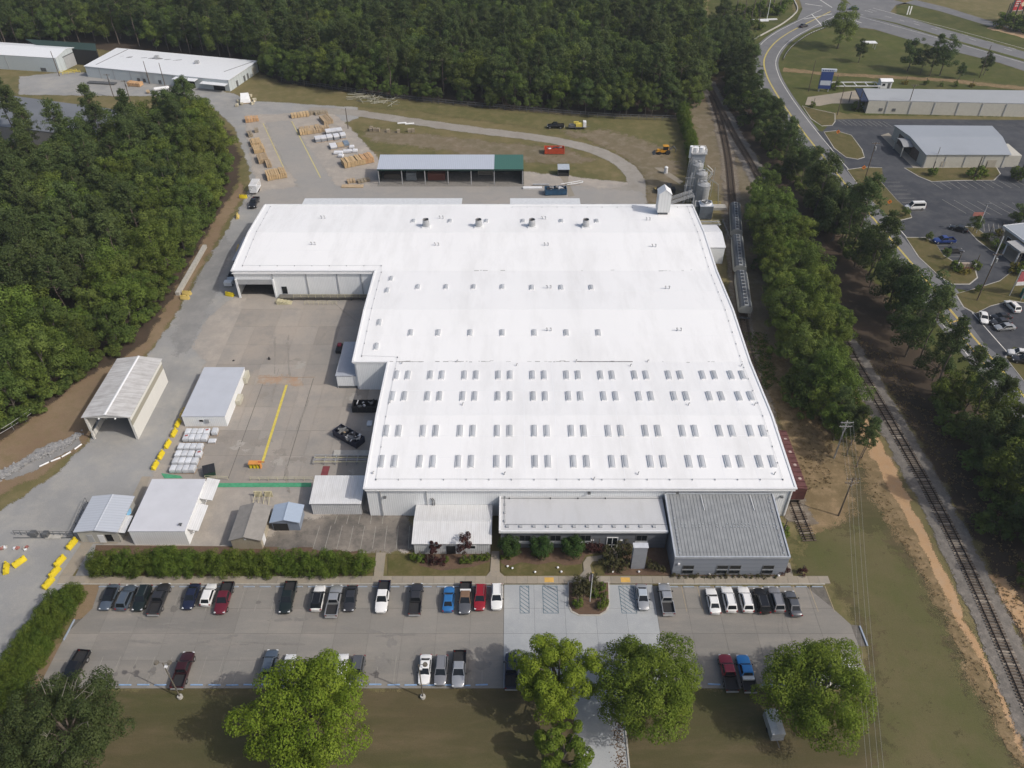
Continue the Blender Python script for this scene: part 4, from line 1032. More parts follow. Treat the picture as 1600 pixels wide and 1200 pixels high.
cb = MB().path([(ox0 + .7, oy0 + 1.0, oh + .12), (ox1, oy0 + 1.0, oh + .12)], .03, 4).path([(ox0 + .7, oy0 + 1, oh + .12), (ox0 + .7, oy1, oh + .25)], .03, 4).path([(ox0, oy1 - .5, oh + .3), (ox1, oy1 - .5, oh + .3)], .04, 4)
for x in (ox0 + 1.5, ox0 + 9, ox0 + 14, ox0 + 19): cb.box(x - .1, x + .1, oy1 - .6, oy1 - .4, oh + .1, oh + .4)
part('roof_cable', cb, DGREY, t)
for x in (1.3, 6.7, 12.0, 22.0):
    windowpart(t, x - oc[0], x + 2.0 - oc[0], 2.0, 3.6, oy0, DGREY, mull=1)
    part('sill_panel', MB().box(x - .1 - oc[0], x + 2.1 - oc[0], oy0 - .09, oy0 - .01, 1.3, 2.05), plain('pale_panel', (0.50, 0.52, 0.54), .5), t)
dr = doorpart(t, 17.0 - oc[0], 18.7 - oc[0], 2.9, oy0, GLASS)
part('frame', MB().box(16.85 - oc[0], 16.98 - oc[0], oy0 - .12, oy0 - .01, 0, 3.05).box(18.72 - oc[0], 18.85 - oc[0], oy0 - .12, oy0 - .01, 0, 3.05).box(16.98 - oc[0], 18.72 - oc[0], oy0 - .12, oy0 - .01, 2.92, 3.05).box(17.8 - oc[0], 17.9 - oc[0], oy0 - .12, oy0 - .075, .05, 2.9).box(17.0 - oc[0], 18.7 - oc[0], oy0 - .12, oy0 - .08, .95, 1.05), TRIM, dr)
for x in (14.3, 19.4): part('wall_lamp', MB().box(x - .25 - oc[0], x + .25 - oc[0], oy0 - .2, oy0 - .01, 2.2, 2.35), TRIM, t)

# ------------------------------------------------------------------ standing-seam office
t = thing('seam_roof_office', 'blue-grey office block with sloping standing-seam metal roof at the right of the front', 'office', (37.5, 92, 0))
oc = (37.5, 92.0); x0, x1, y0, y1 = 27.75 - oc[0], 47.3 - oc[0], 85.3 - oc[1], 98.3 - oc[1]; hf, hb = 5.0, 6.4
WBL = ribbed('office_blue_panel', (0.235, 0.26, 0.305), 1.05, 'z', 0.4, 0.02, stain_amt=.12)
part('wall', MB().hexa([(x0, y0, 0), (x1, y0, 0), (x1, y1, 0), (x0, y1, 0)], [(x0, y0, hf - .16), (x1, y0, hf - .16), (x1, y1, hb - .16), (x0, y1, hb - .16)]), WBL, t)
SEAM = plain('seam_roof_metal', (0.285, 0.297, 0.302), 0.45, metal=0.15, var=0.14, scale=0.7)
n = 32; w = (x1 - x0 - .5) / n
pan = MB().slab((0, y0 + .1, hf), (w - .05, y0 + .1, hf), (w - .05, y1, hb), (0, y1, hb), .12).mesh('roof_panel', SEAM)
rib = MB()
for k in range(n): link('roof_panel', pan, t, (x0 + .25 + k * w, 0, RNG.uniform(0, .006)))
for k in range(n + 1):
    xx = x0 + .25 + k * w - .025
    rib.hexa([(xx-.02, y0 + .1, hf-.1), (xx+.02, y0 + .1, hf-.1), (xx+.02, y1, hb-.1), (xx-.02, y1, hb-.1)], [(xx-.02, y0 + .1, hf+.06), (xx+.02, y0 + .1, hf+.06), (xx+.02, y1, hb+.06), (xx-.02, y1, hb+.06)])
part('roof_seam', rib, plain('seam_dark', (0.235, 0.245, 0.25), .45, metal=.1), t, kind='stuff')
ET = plain('edge_trim', (0.44, 0.47, 0.51), .4, metal=.2)
part('edge_trim', MB().hexa([(x0-.08, y0-.1, hf-.3), (x0+.2, y0-.1, hf-.3), (x0+.2, y1, hb-.3), (x0-.08, y1, hb-.3)], [(x0-.08, y0-.1, hf+.16), (x0+.2, y0-.1, hf+.16), (x0+.2, y1, hb+.16), (x0-.08, y1, hb+.16)]).hexa([(x1-.2, y0-.1, hf-.3), (x1+.08, y0-.1, hf-.3), (x1+.08, y1, hb-.3), (x1-.2, y1, hb-.3)], [(x1-.2, y0-.1, hf+.16), (x1+.08, y0-.1, hf+.16), (x1+.08, y1, hb+.16), (x1-.2, y1, hb+.16)]).box(x0+.2, x1-.2, y0-.12, y0+.09, hf-.28, hf+.15).box(x0 + .2, x1 - .2, y1 + .01, y1 + .2, hb - .3, hb + .18), ET, t)
sg = MB()
def zf(y): return hf + (hb - hf) * (y - y0) / (y1 - y0)
for y in (y0 + 6.0, y0 + 6.6):
    for x in np.arange(x0 + .8, x1 - .6, .62):
        if RNG.random() < .7: sg.box(x - .11, x + .11, y - .09, y + .09, zf(y) + .01, zf(y) + .1)
for x in (x0 + .9, x1 - .9):
    for y in np.arange(y0 + .8, y1 - .5, .7):
        if RNG.random() < .6: sg.box(x - .15, x + .15, y - .2, y + .2, zf(y) + .01, zf(y) + .09)
part('snow_guard', sg, plain('snow_guard_grey', (0.36, 0.385, 0.405), .5, metal=.2), t, kind='stuff')
for x in (x0 + 6.4, x0 + 15.3): part('roof_pipe', MB().path([(x, y1 - .3, zf(y1) + .14), (x + .15, y1 - 3.6, zf(y1 - 3.6) + .14)], .06, 6), TRIM, t)
cb = MB().path([(x0 + .9, y0 + .9, zf(y0 + .9) + .16), (x1 - .9, y0 + .9, zf(y0 + .9) + .16), (x1 - .9, y1 - .6, zf(y1 - .6) + .16)], .025, 4).path([(x0 + .9, y0 + .9, zf(y0 + .9) + .16), (x0 + .9, y1 - .6, zf(y1 - .6) + .16)], .025, 4)
part('roof_cable', cb, CABLE, t)
for xa in (29.4, 35.3, 37.5, 43.2):
    for za, zb in ((.45, 1.5), (1.72, 2.75)):
        windowpart(t, xa - oc[0], xa + 1.95 - oc[0], za, zb, y0, DGREY)
    part('sill_panel', MB().box(xa - oc[0], xa + 1.95 - oc[0], y0 - .09, y0 - .01, 1.52, 1.7), ET, t)
part('wall_lamp', MB().box(28.4 - oc[0], 28.8 - oc[0], y0 - .25, y0 - .01, 3.1, 3.4), TRIM, t)
# grey slab pillar by the entrance
t = thing('entrance_pillar', 'tall grey slab-like sign pillar standing in the mulch bed by the entrance', 'pillar', (W(996, 888).x, 87.0, 0))
part('shaft', MB().box(-1.2, 1.2, -.45, .45, 0, 5.9), plain('pillar_grey', (0.27, 0.285, 0.315), .45, var=.08), t)
part('cap', MB().box(-1.3, 1.3, -.55, .55, 5.9, 6.05), plain('pillar_cap', (0.50, 0.52, 0.55), .4), t)

# ------------------------------------------------------------------ open rear canopy with silver and green roof
t = thing('storage_canopy', 'long open-fronted storage canopy, roof mostly silver with a green end bay', 'shed', (-19, 240, 0))
cx0, cx1, cy0, cy1, ch = -42.4 + 19, 3.6 + 19, 235.6 - 240, 244.4 - 240, 5.3
gx = W(772, 266, 5.3).x + 19
SILV = ribbed('silver_sheet', (0.43, 0.47, 0.54), .6, 'x', .45, .03, stain_amt=.15); GRN = ribbed('green_sheet', (0.045, 0.13, 0.105), .6, 'x', .5, .03, stain_amt=.1)
part('roof', MB().slab((cx0, cy0, ch), (gx, cy0, ch), (gx, cy1, ch + .9), (cx0, cy1, ch + .9), .12), SILV, t)
part('roof', MB().slab((gx + .02, cy0, ch), (cx1, cy0, ch), (cx1, cy1, ch + .9), (gx + .02, cy1, ch + .9), .12), GRN, t, label='green end bay of the roof')
part('fascia', MB().box(cx0, cx1, cy0 - .08, cy0 - .01, ch - .45, ch - .02), plain('fascia_green', (0.02, 0.05, 0.042), .5), t)
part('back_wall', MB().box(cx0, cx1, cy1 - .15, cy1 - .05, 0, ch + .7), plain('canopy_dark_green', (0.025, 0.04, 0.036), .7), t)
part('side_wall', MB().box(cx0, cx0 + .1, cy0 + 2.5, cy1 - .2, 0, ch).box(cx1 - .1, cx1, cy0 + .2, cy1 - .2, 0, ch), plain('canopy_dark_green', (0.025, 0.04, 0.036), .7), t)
for k in range(6):
    x = cx0 + .3 + (gx - cx0 - .3) * k / 5
    part('post', MB().box(x - .13, x + .13, cy0 + .1, cy0 + .36, 0, ch - .14), STEEL, t)
part('post', MB().box(cx1 - .4, cx1 - .15, cy0 + .1, cy0 + .36, 0, ch - .14), STEEL, t)
part('truss', (lambda m: [m.box(x, x + .12, cy0 + .4, cy1 - .3, ch - .3, ch - .15) for x in np.linspace(cx0 + .3, cx1 - .4, 8)] and m)(MB()), DGREY, t)
part('slab', MB().box(cx0 - .3, cx1 + .3, cy0 - 1.2, cy1, 0, .14), G_YARD if False else plain('canopy_floor', (0.20, 0.19, 0.175), .9, var=.2), t)
def stack(name, label, px, py, sx, sy, sz, mat, layers=3, cat='stack', rz=0.0, h=0.1, group=None, world=None):
    p = Vector(world) if world else W(px, py)
    t = thing(name, label, cat, (p.x, p.y, h), rz, group)
    for k in range(layers):
        part('layer', MB().box(-sx/2 + RNG.normal(0, .02), sx/2, -sy/2, sy/2 + RNG.normal(0, .02), k * sz / layers + .03, (k + 1) * sz / layers - .02), mat, t)
    return t
stack('steel_rack', 'rusty red steel racks stored in the third bay of the canopy', 0, 0, 5.5, 2.2, 2.4, plain('red_oxide', (0.15, 0.05, 0.035), .7), 4, 'rack', world=(-24.2, 239.5, 0), h=.15)
stack('crate_pile', 'grey crates stored in the second bay of the canopy', 0, 0, 3.2, 2.4, 2.6, plain('crate_grey', (0.20, 0.22, 0.23), .7), 3, 'crates', world=(-32.2, 239.5, 0), h=.15)
stack('crate_pile', 'dark pallets stored in the first bay of the canopy', 0, 0, 5.2, 2.4, 1.6, plain('pallet_dark', (0.10, 0.085, 0.07), .8), 3, 'crates', world=(-38.4, 240.5, 0), h=.15)
t = thing('notice_board', 'framed tan board leaning inside the fifth bay of the canopy', 'board', (-8.6, 241.5, .15))
part('panel', MB().box(-2.2, 2.2, -.06, .0, .7, 2.6), plain('board_tan', (0.17, 0.15, 0.12), .7), t)
part('frame', MB().box(-2.3, 2.3, -.1, -.07, 2.6, 2.75).box(-2.3, 2.3, -.1, -.07, .55, .7).box(-2.35, -2.2, -.1, -.07, 0, 2.75).box(2.2, 2.35, -.1, -.07, 0, 2.75), plain('board_frame', (0.36, 0.33, 0.27), .7), t)

# ------------------------------------------------------------------ far buildings from four sighted eave corners
def quadb(name, label, cat, A, B, C, D, h, roofmat, wallmat, rise=0.0, over=.2, base=None):
    """A front-left, B front-right, C back-right, D back-left eaves; rise > 0: ridge parallel to the front (mid A-D to mid B-C)"""
    P = [W(*p, h) for p in (A, B, C, D)]
    o = (P[0] + P[1]) / 2; t = thing(name, label, cat, (o.x, o.y, 0))
    Q = [(p.x - o.x, p.y - o.y) for p in P]
    part('wall', MB().prism(Q, 0, h - .2), wallmat, t)
    c = np.mean(Q, 0); E = [tuple(np.array(q) + (np.array(q) - c) / np.linalg.norm(np.array(q) - c) * over) for q in Q]
    if rise:
        m1 = tuple((np.array(E[0]) + np.array(E[3])) / 2); m2 = tuple((np.array(E[1]) + np.array(E[2])) / 2)
        z = h + rise
        part('roof', MB().slab((*E[0], h), (*E[1], h), (*m2, z), (*m1, z), .18), roofmat, t)
        part('roof', MB().slab((*m1, z), (*m2, z), (*E[2], h), (*E[3], h), .18), roofmat, t)
        gb = MB()
        for a, b, m in ((Q[0], Q[3], m1), (Q[1], Q[2], m2)):
            mm = tuple((np.array(a) + np.array(b)) / 2)
            cc = np.array(c) - np.array(mm); cc /= np.linalg.norm(cc)
            gb.loft([[(a[0] + cc[0]*s, a[1] + cc[1]*s, h - .22), (b[0] + cc[0]*s, b[1] + cc[1]*s, h - .22), (mm[0] + cc[0]*s, mm[1] + cc[1]*s, z - .25)] for s in (0, .1)])
        part('gable', gb, wallmat, t)
    else: part('roof', MB().slab((*E[0], h), (*E[1], h), (*E[2], h), (*E[3], h), .2), roofmat, t)
    return t, Q, o
def on_face(Q, i, s, off):
    """point on wall i (from corner i to i+1) at fraction s, off metres outward; with wall angle"""
    a, b = np.array(Q[i]), np.array(Q[(i + 1) % 4]); d = b - a; L_ = np.linalg.norm(d); d /= L_; nrm = np.array([d[1], -d[0]])
    p = a + (b - a) * s + nrm * off
    return p, math.atan2(d[1], d[0]), L_
def facade_box(t, Q, i, s, w, z0, z1, mat, name, th=.08):
    p, a, _ = on_face(Q, i, s, th / 2 + .01); return part(name, MB().obox(p[0], p[1], (z0 + z1) / 2, w, th, z1 - z0, a), mat, t)
W1W = ribbed('pale_blue_siding', (0.50, 0.55, 0.57), .5, 'x', .5, .03, stain_amt=.15)
t, Q, o = quadb('warehouse', 'white gabled warehouse with large grey roller door at the far left', 'warehouse', (-90, 80), (86, 90.5), (122, 73.5), (-30, 64), 6.0, plain('white_far_roof', (0.70, 0.72, 0.74), .5, var=.04), W1W, rise=1.6)
facade_box(t, Q, 1, .52, 6.5, .1, 4.8, GREYT, 'roller_door'); facade_box(t, Q, 1, .52, 7.1, 4.8, 5.2, DGREY, 'door_frame')
facade_box(t, Q, 0, .86, 2.4, .2, 1.6, DGREY, 'louvre'); facade_box(t, Q, 0, .55, .25, .1, 5.6, GREYT, 'downspout'); facade_box(t, Q, 0, .985, .25, .1, 5.6, GREYT, 'downspout')
t, Q, o = quadb('green_canopy', 'dark green open canopy roof behind the gabled warehouse', 'canopy', (60, 72), (150, 79), (148, 68), (40, 61), 6.5, plain('dark_green_roof', (0.03, 0.055, 0.045), .5), BLACKM)
t, Q, o = quadb('workshop', 'long low white-roofed workshop with dark roof seams and porches by the wood', 'workshop', (132, 103), (356, 125), (401, 95), (183, 75), 4.5, plain('white_far_roof', (0.70, 0.72, 0.74), .5, var=.04), W1W, over=.4)
for s, w in ((.1, .25), (.2, .25), (.32, .25), (.44, .25), (.62, .25)): facade_box(t, Q, 0, s, w, .1, 4.2, GREYT, 'downspout')
for s in (.37, .41, .52): facade_box(t, Q, 0, s, 1.3, .3, 1.7, DGREY, 'louvre')
facade_box(t, Q, 0, .73, 4.5, .1, 2.8, BLACKM, 'doorway'); facade_box(t, Q, 0, .93, 5, .1, 2.4, GLASS, 'glass_front')
for s, w, d, z in ((.72, 10, 3.0, 3.8), (.91, 11, 2.6, 3.0)):
    p, a, _ = on_face(Q, 0, s, d / 2 + .05); part('porch_roof', MB().obox(p[0], p[1], z, w, d, .18, a), plain('white_far_roof', (0.70, 0.72, 0.74), .5, var=.04), t)
for s in (.25, .5, .62): facade_box(t, Q, 1, s, 1.3, .1, 2.3, DGREY, 'door')
facade_box(t, Q, 1, .85, 3.0, .1, 3.2, plain('cream_door', (.55, .53, .45), .6), 'door')
for u, v in ((245, 90), (308, 98)):
    p = W(u, v, 4.8) - o; part('roof_vent', MB().box(p.x - .8, p.x + .8, p.y - .8, p.y + .8, 4.5, 5.6), GREYT, t)
sm = MB()
for a, b in (((150, 101), (200, 77)), ((350, 112), (396, 96))):
    p, q_ = W(*a, 4.5) - o, W(*b, 4.5) - o; d = (q_ - p).normalized(); s = Vector((-d.y, d.x, 0)) * .25
    sm.slab(*[(x.x, x.y, 4.53) for x in (p - s, q_ - s, q_ + s, p + s)], .02)
for k in range(24):
    f = RNG.random(); p = W(190 + 90 * f, 88 + 6 * f + RNG.normal(0, .8), 4.5) - o; sm.obox(p.x, p.y, 4.53, RNG.uniform(.8, 3), RNG.uniform(.15, .5), .02, .3)
part('roof_stain', sm, plain('roof_stain_grey', (.22, .22, .23), .9, var=.3), t, kind='stuff')
t, Q, o = quadb('grey_warehouse', 'wide dark grey flat-roofed warehouse half hidden behind the left wood', 'warehouse', (-60, 190), (215, 222), (232, 178), (0, 147), 5.5, plain('dark_grey_roof', (0.155, 0.165, 0.18), .6, var=.1, scale=.1), ribbed('grey_wall_far', (.30, .29, .27), .5, 'x'))

# storage building upper right, its blue awning and bays
CREAMF = plain('cream_wall', (0.48, 0.465, 0.41), .7, var=.06)
t, Q, o = quadb('storage_building', 'long cream storage building with grey roof, wall posts and a blue end awning', 'building', (1358, 156.5), (1660, 163), (1650, 142), (1349, 138), 5.0, plain('grey_far_roof', (0.335, 0.35, 0.365), .55, var=.06, scale=.1), CREAMF)
_, _, Lf = on_face(Q, 0, 0, 0)
for m in np.arange(7, Lf - 1, 8.6): facade_box(t, Q, 0, m / Lf, .35, .1, 4.7, GREYT, 'pilaster', .15)
for m in (5.2, 10.0): facade_box(t, Q, 0, m / Lf, 1.3, 1.0, 2.1, DGREY, 'window')
p, a, L3 = on_face(Q, 3, .5, 2.0)
part('awning', MB().obox(p[0] + .6, p[1], 4.55, L3 * 1.02, 2.8, .5, a), plain('awning_blue', (0.014, 0.024, 0.062), .6), t)
part('awning_post', MB().box(p[0] - 1.9, p[0] - 1.6, p[1] - 4.5, p[1] - 4.2, 0, 4.2).box(p[0] - 1.9, p[0] - 1.6, p[1] + 4.2, p[1] + 4.5, 0, 4.2), DGREY, t)
# retail building
t, Q, o = quadb('retail_building', 'single-storey shop building with shallow grey gabled roof and curved entrance canopy', 'building', (1448, 241), (1578, 241), (1549, 197), (1399, 196), 4.7, plain('grey_blue_roof', (0.30, 0.325, 0.36), .55, var=.05, scale=.1), CREAMF, rise=1.0, over=.5)
_, _, Lf = on_face(Q, 0, 0, 0)
for m in np.arange(.3, Lf, 6.4): facade_box(t, Q, 0, min(.99, m / Lf), .25, .1, 4.3, GREYT, 'downspout', .12)
for s, w, z1 in ((.24, 1.4, 2.2), (.82, 3.0, 2.7)): facade_box(t, Q, 0, s, w, .1, z1, plain('tan_door', (.37, .34, .28), .7), 'door')
facade_box(t, Q, 3, .5, 15, .2, 3.6, plain('brick_front', (0.10, 0.075, 0.062), .8, var=.2), 'front_wall'); facade_box(t, Q, 3, .5, 5, .25, 2.7, GLASS, 'glass_front', .2)
p, a, L3 = on_face(Q, 3, .5, 1.8)
arc = MB().loft([[(p[0] + dx_, p[1] + yy * 3.6, 3.6 + .9 * math.cos(yy * 1.45) + z) for yy, z in [(k / 5, 0) for k in range(-5, 6)] + [(k / 5, -.2) for k in range(5, -6, -1)]] for dx_ in (-1.7, 1.7)])
part('entrance_canopy', arc, plain('canopy_grey', (0.27, 0.275, 0.28), .6), t)
part('canopy_post', MB().box(p[0]-1.6, p[0]-1.3, p[1]-3.4, p[1]-3.1, 0, 3.6).box(p[0]-1.6, p[0]-1.3, p[1]+3.1, p[1]+3.4, 0, 3.6), CREAMF, t)
q = W(1588, 239, 3.5) - o
part('wing', MB().box(Q[1][0] + .1, Q[1][0] + 4.5, Q[1][1] + .5, Q[1][1] + 10, 0, 4.0), CREAMF, t)
# office at the right edge, front facing the lot
a, b = W(1574, 354, 5), W(1606, 377, 5)
d = (b - a); L_ = 26.0; d.normalize(); nb = Vector((-d.y, d.x, 0))
t = thing('bank_office', 'low beige office with white-edged roof and columned porch at the right edge of the lot', 'office', (a.x, a.y, 0), math.atan2(d.y, d.x))
part('wall', MB().box(0, L_, 0, 16, 0, 4.7), plain('beige_wall', (0.30, 0.27, 0.22), .8, var=.1), t)
part('roof', MB().box(-.6, L_ + .5, -.7, 16.5, 4.72, 5.05), plain('grey_blue_roof', (0.30, 0.325, 0.36), .55), t)
part('fascia', MB().box(-.75, -.61, -.85, 16.6, 4.5, 5.15).box(-.61, L_ + .5, -.85, -.71, 4.5, 5.15), TRIM, t)
for x in (1.5, 4.0): windowpart(t, x, x + 1.8, .8, 2.8, 0, TRIM)
part('porch_roof', MB().box(5.8, 11.5, -4.2, -.86, 3.6, 4.1), plain('porch_grey', (0.36, 0.36, 0.36), .6), t)
for x in (6.1, 11.0): part('column', MB().tube((x, -3.9, 0), (x, -3.9, 3.6), .22, .18, 8), TRIM, t)
doorpart(t, 7.4, 9.6, 2.5, 0, GLASS)
# white mobile office with platform beside the storage building
p = W(1381, 136)
t = thing('kiosk', 'small white kiosk with pitched roof among white frames above the storage building', 'kiosk', (p.x, p.y, 0))
part('wall', MB().box(-2.2, 2.2, -1.6, 1.6, 0, 2.8), TRIM, t)
part('roof', MB().slab((-2.5, -1.9, 2.8), (2.5, -1.9, 2.8), (2.5, 0, 3.5), (-2.5, 0, 3.5), .12).slab((-2.5, 0, 3.5), (2.5, 0, 3.5), (2.5, 1.9, 2.8), (-2.5, 1.9, 2.8), .12), TRIM, t)
doorpart(t, .6, 1.6, 2.1, -1.6, DGREY); windowpart(t, -1.6, -.4, 1.0, 2.0, -1.6, GREYT)
p = W(1340, 136)
t = thing('frame_structure', 'long white tubular display frames left of the white kiosk', 'frames', (p.x, p.y, 0))
for y in (-2.2, 2.2): part('beam', MB().box(-10.5, 8, y - .12, y + .12, 1.0, 1.3), TRIM, t)
for x in np.linspace(-10.3, 7.8, 5): part('cross_beam', MB().box(x - .12, x + .12, -2.05, 2.05, 1.02, 1.28), TRIM, t)
for x in (-10, 7.4): part('support', MB().box(x - .1, x + .1, -2.3, -2.05, 0, 1.0).box(x - .1, x + .1, 2.05, 2.3, 0, 1.0), TRIM, t)
# ================================================================== WAGONS AND PLANT
def along(line, u, v, h=0.0):
    """nearest point on a rail line to a sighted point, and heading"""
    p = np.array(W2(u, v, h)); i = int(np.argmin(np.linalg.norm(line - p, axis=1))); t = line[min(i+1, len(line)-1)] - line[max(i-1, 0)]
    return line[i], math.atan2(t[1], t[0]) - math.pi / 2
def bogies(t, ys, mat):
    for y in ys:
        mb = MB().box(-1.0, -.8, y-1.2, y+1.2, .35, .75).box(.8, 1.0, y-1.2, y+1.2, .35, .75).box(-.8, .8, y-.2, y+.2, .4, .8)
        b = part('bogie', mb, mat, t)
        wm = MB()
        for yy in (y-.85, y+.85):
            for x in (-.74, .74): wm.tube((x-.06, yy, .45), (x+.06, yy, .45), .45, .45, 12)
        part('wheels', wm, mat, b)
HOPG = ribbed('hopper_grey', (0.27, 0.285, 0.28), 1.1, 'y', .5, .03, stain=(.16, .15, .14), stain_amt=.5)
HOPD = plain('hopper_top_dark', (0.055, 0.062, 0.072), .6, var=.25)
HOPW = plain('hopper_walk', (0.27, 0.28, 0.285), .5, var=.2)
def hopper(label, u, v, length=17.2):
    (x, y), a = along(side_line, u, v, 4.4)
    t = thing('hopper_wagon', label, 'hopper wagon', (x, y, .38), a, 'covered hopper wagons on the siding')
    w, H = 1.55, 4.35; e = length / 2
    def ring(y, z0): return [(-w*.86, y, z0), (-w, y, z0 + .6), (-w, y, H - .75), (-w*.72, y, H - .15), (-.3, y, H), (.3, y, H), (w*.72, y, H - .15), (w, y, H - .75), (w, y, z0 + .6), (w*.86, y, z0)]
    part('body', MB().loft([ring(-e + .3, 2.3), ring(-e + 2.6, 1.2), ring(e - 2.6, 1.2), ring(e - .3, 2.3)]), HOPG, t)
    tp = MB()
    for s in (-1, 1): q4 = [(s*.55, -e+.35, H+.02), (s*w*.74, -e+.35, H-.1), (s*w*.74, e-.35, H-.1), (s*.55, e-.35, H+.02)]; q5 = [(s*w*.75, -e+.35, H-.1), (s*w*1.0, -e+.35, H-.7), (s*w*1.0, e-.35, H-.7), (s*w*.75, e-.35, H-.1)]; [tp.slab(*(q if s > 0 else [q[1], q[0], q[3], q[2]]), .03) for q in ((q4, q5) if s > 0 else (q4,))]
    part('roof_sheet', tp, HOPD, t)
    part('roof_walk', MB().box(-.5, .5, -e+.4, e-.4, H+.04, H+.12), HOPW, t)
    hm = MB().box(-.32, .32, -.45, .45, 0, .22).mesh('hatch', HOPD)
    for k in range(10): link('hatch', hm, t, (0, -e + 1.5 + k * (length - 3) / 9, H + .13))
    for s in (-1, 1):
        part('end_platform', MB().box(-1.35, 1.35, min(s*(e-.35), s*(e+.15)), max(s*(e-.35), s*(e+.15)), 1.0, 1.15), HOPD, t)
        part('ladder', MB().box(-1.3, -1.24, s*(e+.05)-.03, s*(e+.05)+.03, 1.15, H).box(-.86, -.8, s*(e+.05)-.03, s*(e+.05)+.03, 1.15, H).box(-1.24, -.86, s*(e+.05)-.02, s*(e+.05)+.02, 2, 2.05).box(-1.24, -.86, s*(e+.05)-.02, s*(e+.05)+.02, 3, 3.05), HOPG, t)
        part('coupler', MB().box(-.15, .15, min(s*(e+.16), s*(e+.7)), max(s*(e+.16), s*(e+.7)), .75, 1.0), RUSTY, t)
    ch = MB()
    for k in range(4):
        yy = -e + 4 + k * (length - 8) / 3
        ch.hexa([(-.6, yy-.4, .45), (.6, yy-.4, .45), (.6, yy+.4, .45), (-.6, yy+.4, .45)], [(-1.25, yy-1.1, 1.18), (1.25, yy-1.1, 1.18), (1.25, yy+1.1, 1.18), (-1.25, yy+1.1, 1.18)])
    part('discharge_chute', ch, HOPG, t); bogies(t, (-e + 2, e - 2), RUSTY)
hopper('southern hopper wagon of the siding row, pale grey side, its end coupler free', 1150, 453)
hopper('middle hopper wagon of the siding row, coupled between two others', 1145, 390)
hopper('northern hopper wagon of the siding row, dark top, beside the cooling tower', 1141, 336)
# brown boxcar beside the factory's right wall
(x, y), a = along(side_line, 1226, 738, 0)
t = thing('boxcar', 'dark maroon boxcar with pale roof spots standing against the right factory wall', 'boxcar', (x, y, .38), a)
BXC = plain('boxcar_maroon', (0.085, 0.030, 0.028), .65, var=.3); BXR = plain('boxcar_roof', (0.105, 0.040, 0.038), .6, var=.25)
e = 7.9
part('body', MB().box(-1.5, 1.5, -e, e, 1.1, 4.0), BXC, t)
part('roof', MB().slab((-1.55, -e, 4.02), (0, -e, 4.2), (0, e, 4.2), (-1.55, e, 4.02), .08).slab((0, -e, 4.2), (1.55, -e, 4.02), (1.55, e, 4.02), (0, e, 4.2), .08), BXR, t)
rb = MB()
for k in range(13): rb.box(-1.5, 1.5, -e + .3 + k * 1.25, -e + .4 + k * 1.25, 4.15, 4.24)
part('roof_rib', rb, BXC, t)
pm = MB().tube((0, 0, 0), (0, 0, .05), .34, .3, 9).mesh('roof_patch', plain('boxcar_patch', (0.38, 0.30, 0.27), .7, var=.3))
for k, yy in enumerate(np.linspace(-e + .8, e - .8, 9)): link('roof_patch', pm, t, ((-1) ** k * .75, yy, 4.13))
part('door', MB().box(1.51, 1.6, -1.4, 1.4, 1.2, 3.9), BXC, t); part('end_ladder', MB().box(-1.4, -1.3, -e - .1, -e - .02, 1.1, 4).box(-.9, -.8, -e - .1, -e - .02, 1.1, 4), RUSTY, t)
part('end_platform', MB().box(-1.4, 1.4, -e - .7, -e - .12, 1.0, 1.12), BXC, t); part('coupler', MB().box(-.15, .15, -e - 1.2, -e - .72, .75, 1.0), RUSTY, t)
rails(t, [(-1.4, -e - .65), (1.4, -e - .65)], 1.1, 1.12, RUSTY, .7, .03, 'end_rail')
bogies(t, (-e + 1.8, e - 1.8), RUSTY)
(x, y), a = along(side_line, 1241, 786, 0)
t = thing('buffer_stop', 'low timber buffer across the siding behind the boxcar', 'buffer stop', (x, y, .3), a)
part('beam', MB().box(-1.3, 1.3, -.2, .2, .6, .95), SLEEPL, t); part('strut', MB().box(-.8, -.6, -.2, .2, 0, .6).box(.6, .8, -.2, .2, 0, .6), RUSTY, t)

# silos: four tall and one in front, with stair tower and platforms
SILO = plain('silo_grey', (0.37, 0.38, 0.385), .45, metal=.2, var=.1, scale=.5)
SILB = plain('silo_blue_grey', (0.30, 0.33, 0.37), .45, metal=.2, var=.1, scale=.5)
def silo(name, label, u, v, r, h, mat, n=20):
    p = W(u, v); t = thing(name, label, 'silo', (p.x, p.y, 0), 0, 'silos at the rear corner of the factory')
    part('shell', MB().tube((0, 0, .2), (0, 0, h), r, r, n), mat, t, True)
    part('roof_cone', MB().tube((0, 0, h), (0, 0, h + .7), r, .5, n), SILO, t)
    hb = MB()
    for z in np.arange(2, h, 2.2): hb.tube((0, 0, z), (0, 0, z + .12), r + .05, r + .05, n)
    part('hoop', hb, mat, t)
    rails(t, [(r * math.cos(k), r * math.sin(k)) for k in np.linspace(0, 2 * math.pi, 9)], 1.0, h, STEEL, 2, .035)
    part('ladder', MB().box(-.3, -.24, -r - .3, -r - .24, 0, h).box(.24, .3, -r - .3, -r - .24, 0, h), STEEL, t)
    part('hatch', MB().tube((.4, 0, h + .6), (.4, 0, h + 1.1), .45, .45, 10).box(-1.1, -.3, -.3, .4, h + .4, h + 1.0), SILO, t)
    return t
silo('silo', 'front silo of the cluster, light grey and the widest', 1094, 323, 1.95, 7.4, SILO)
silo('silo', 'second silo of the cluster, just behind the front one, taller', 1090, 312, 1.8, 8.8, SILO)
silo('silo', 'third silo of the cluster, pale top with pipes, left of the others', 1083, 306, 1.7, 10.4, SILO)
p = W(1082, 303)
t = thing('silo_tower', 'tall steel tower with white hoppers on top at the back of the silos', 'tower', (p.x + .5, p.y + 2.5, 0))
part('shaft', MB().box(-1.9, 1.9, -1.4, 1.4, .2, 12.5), SILB, t)
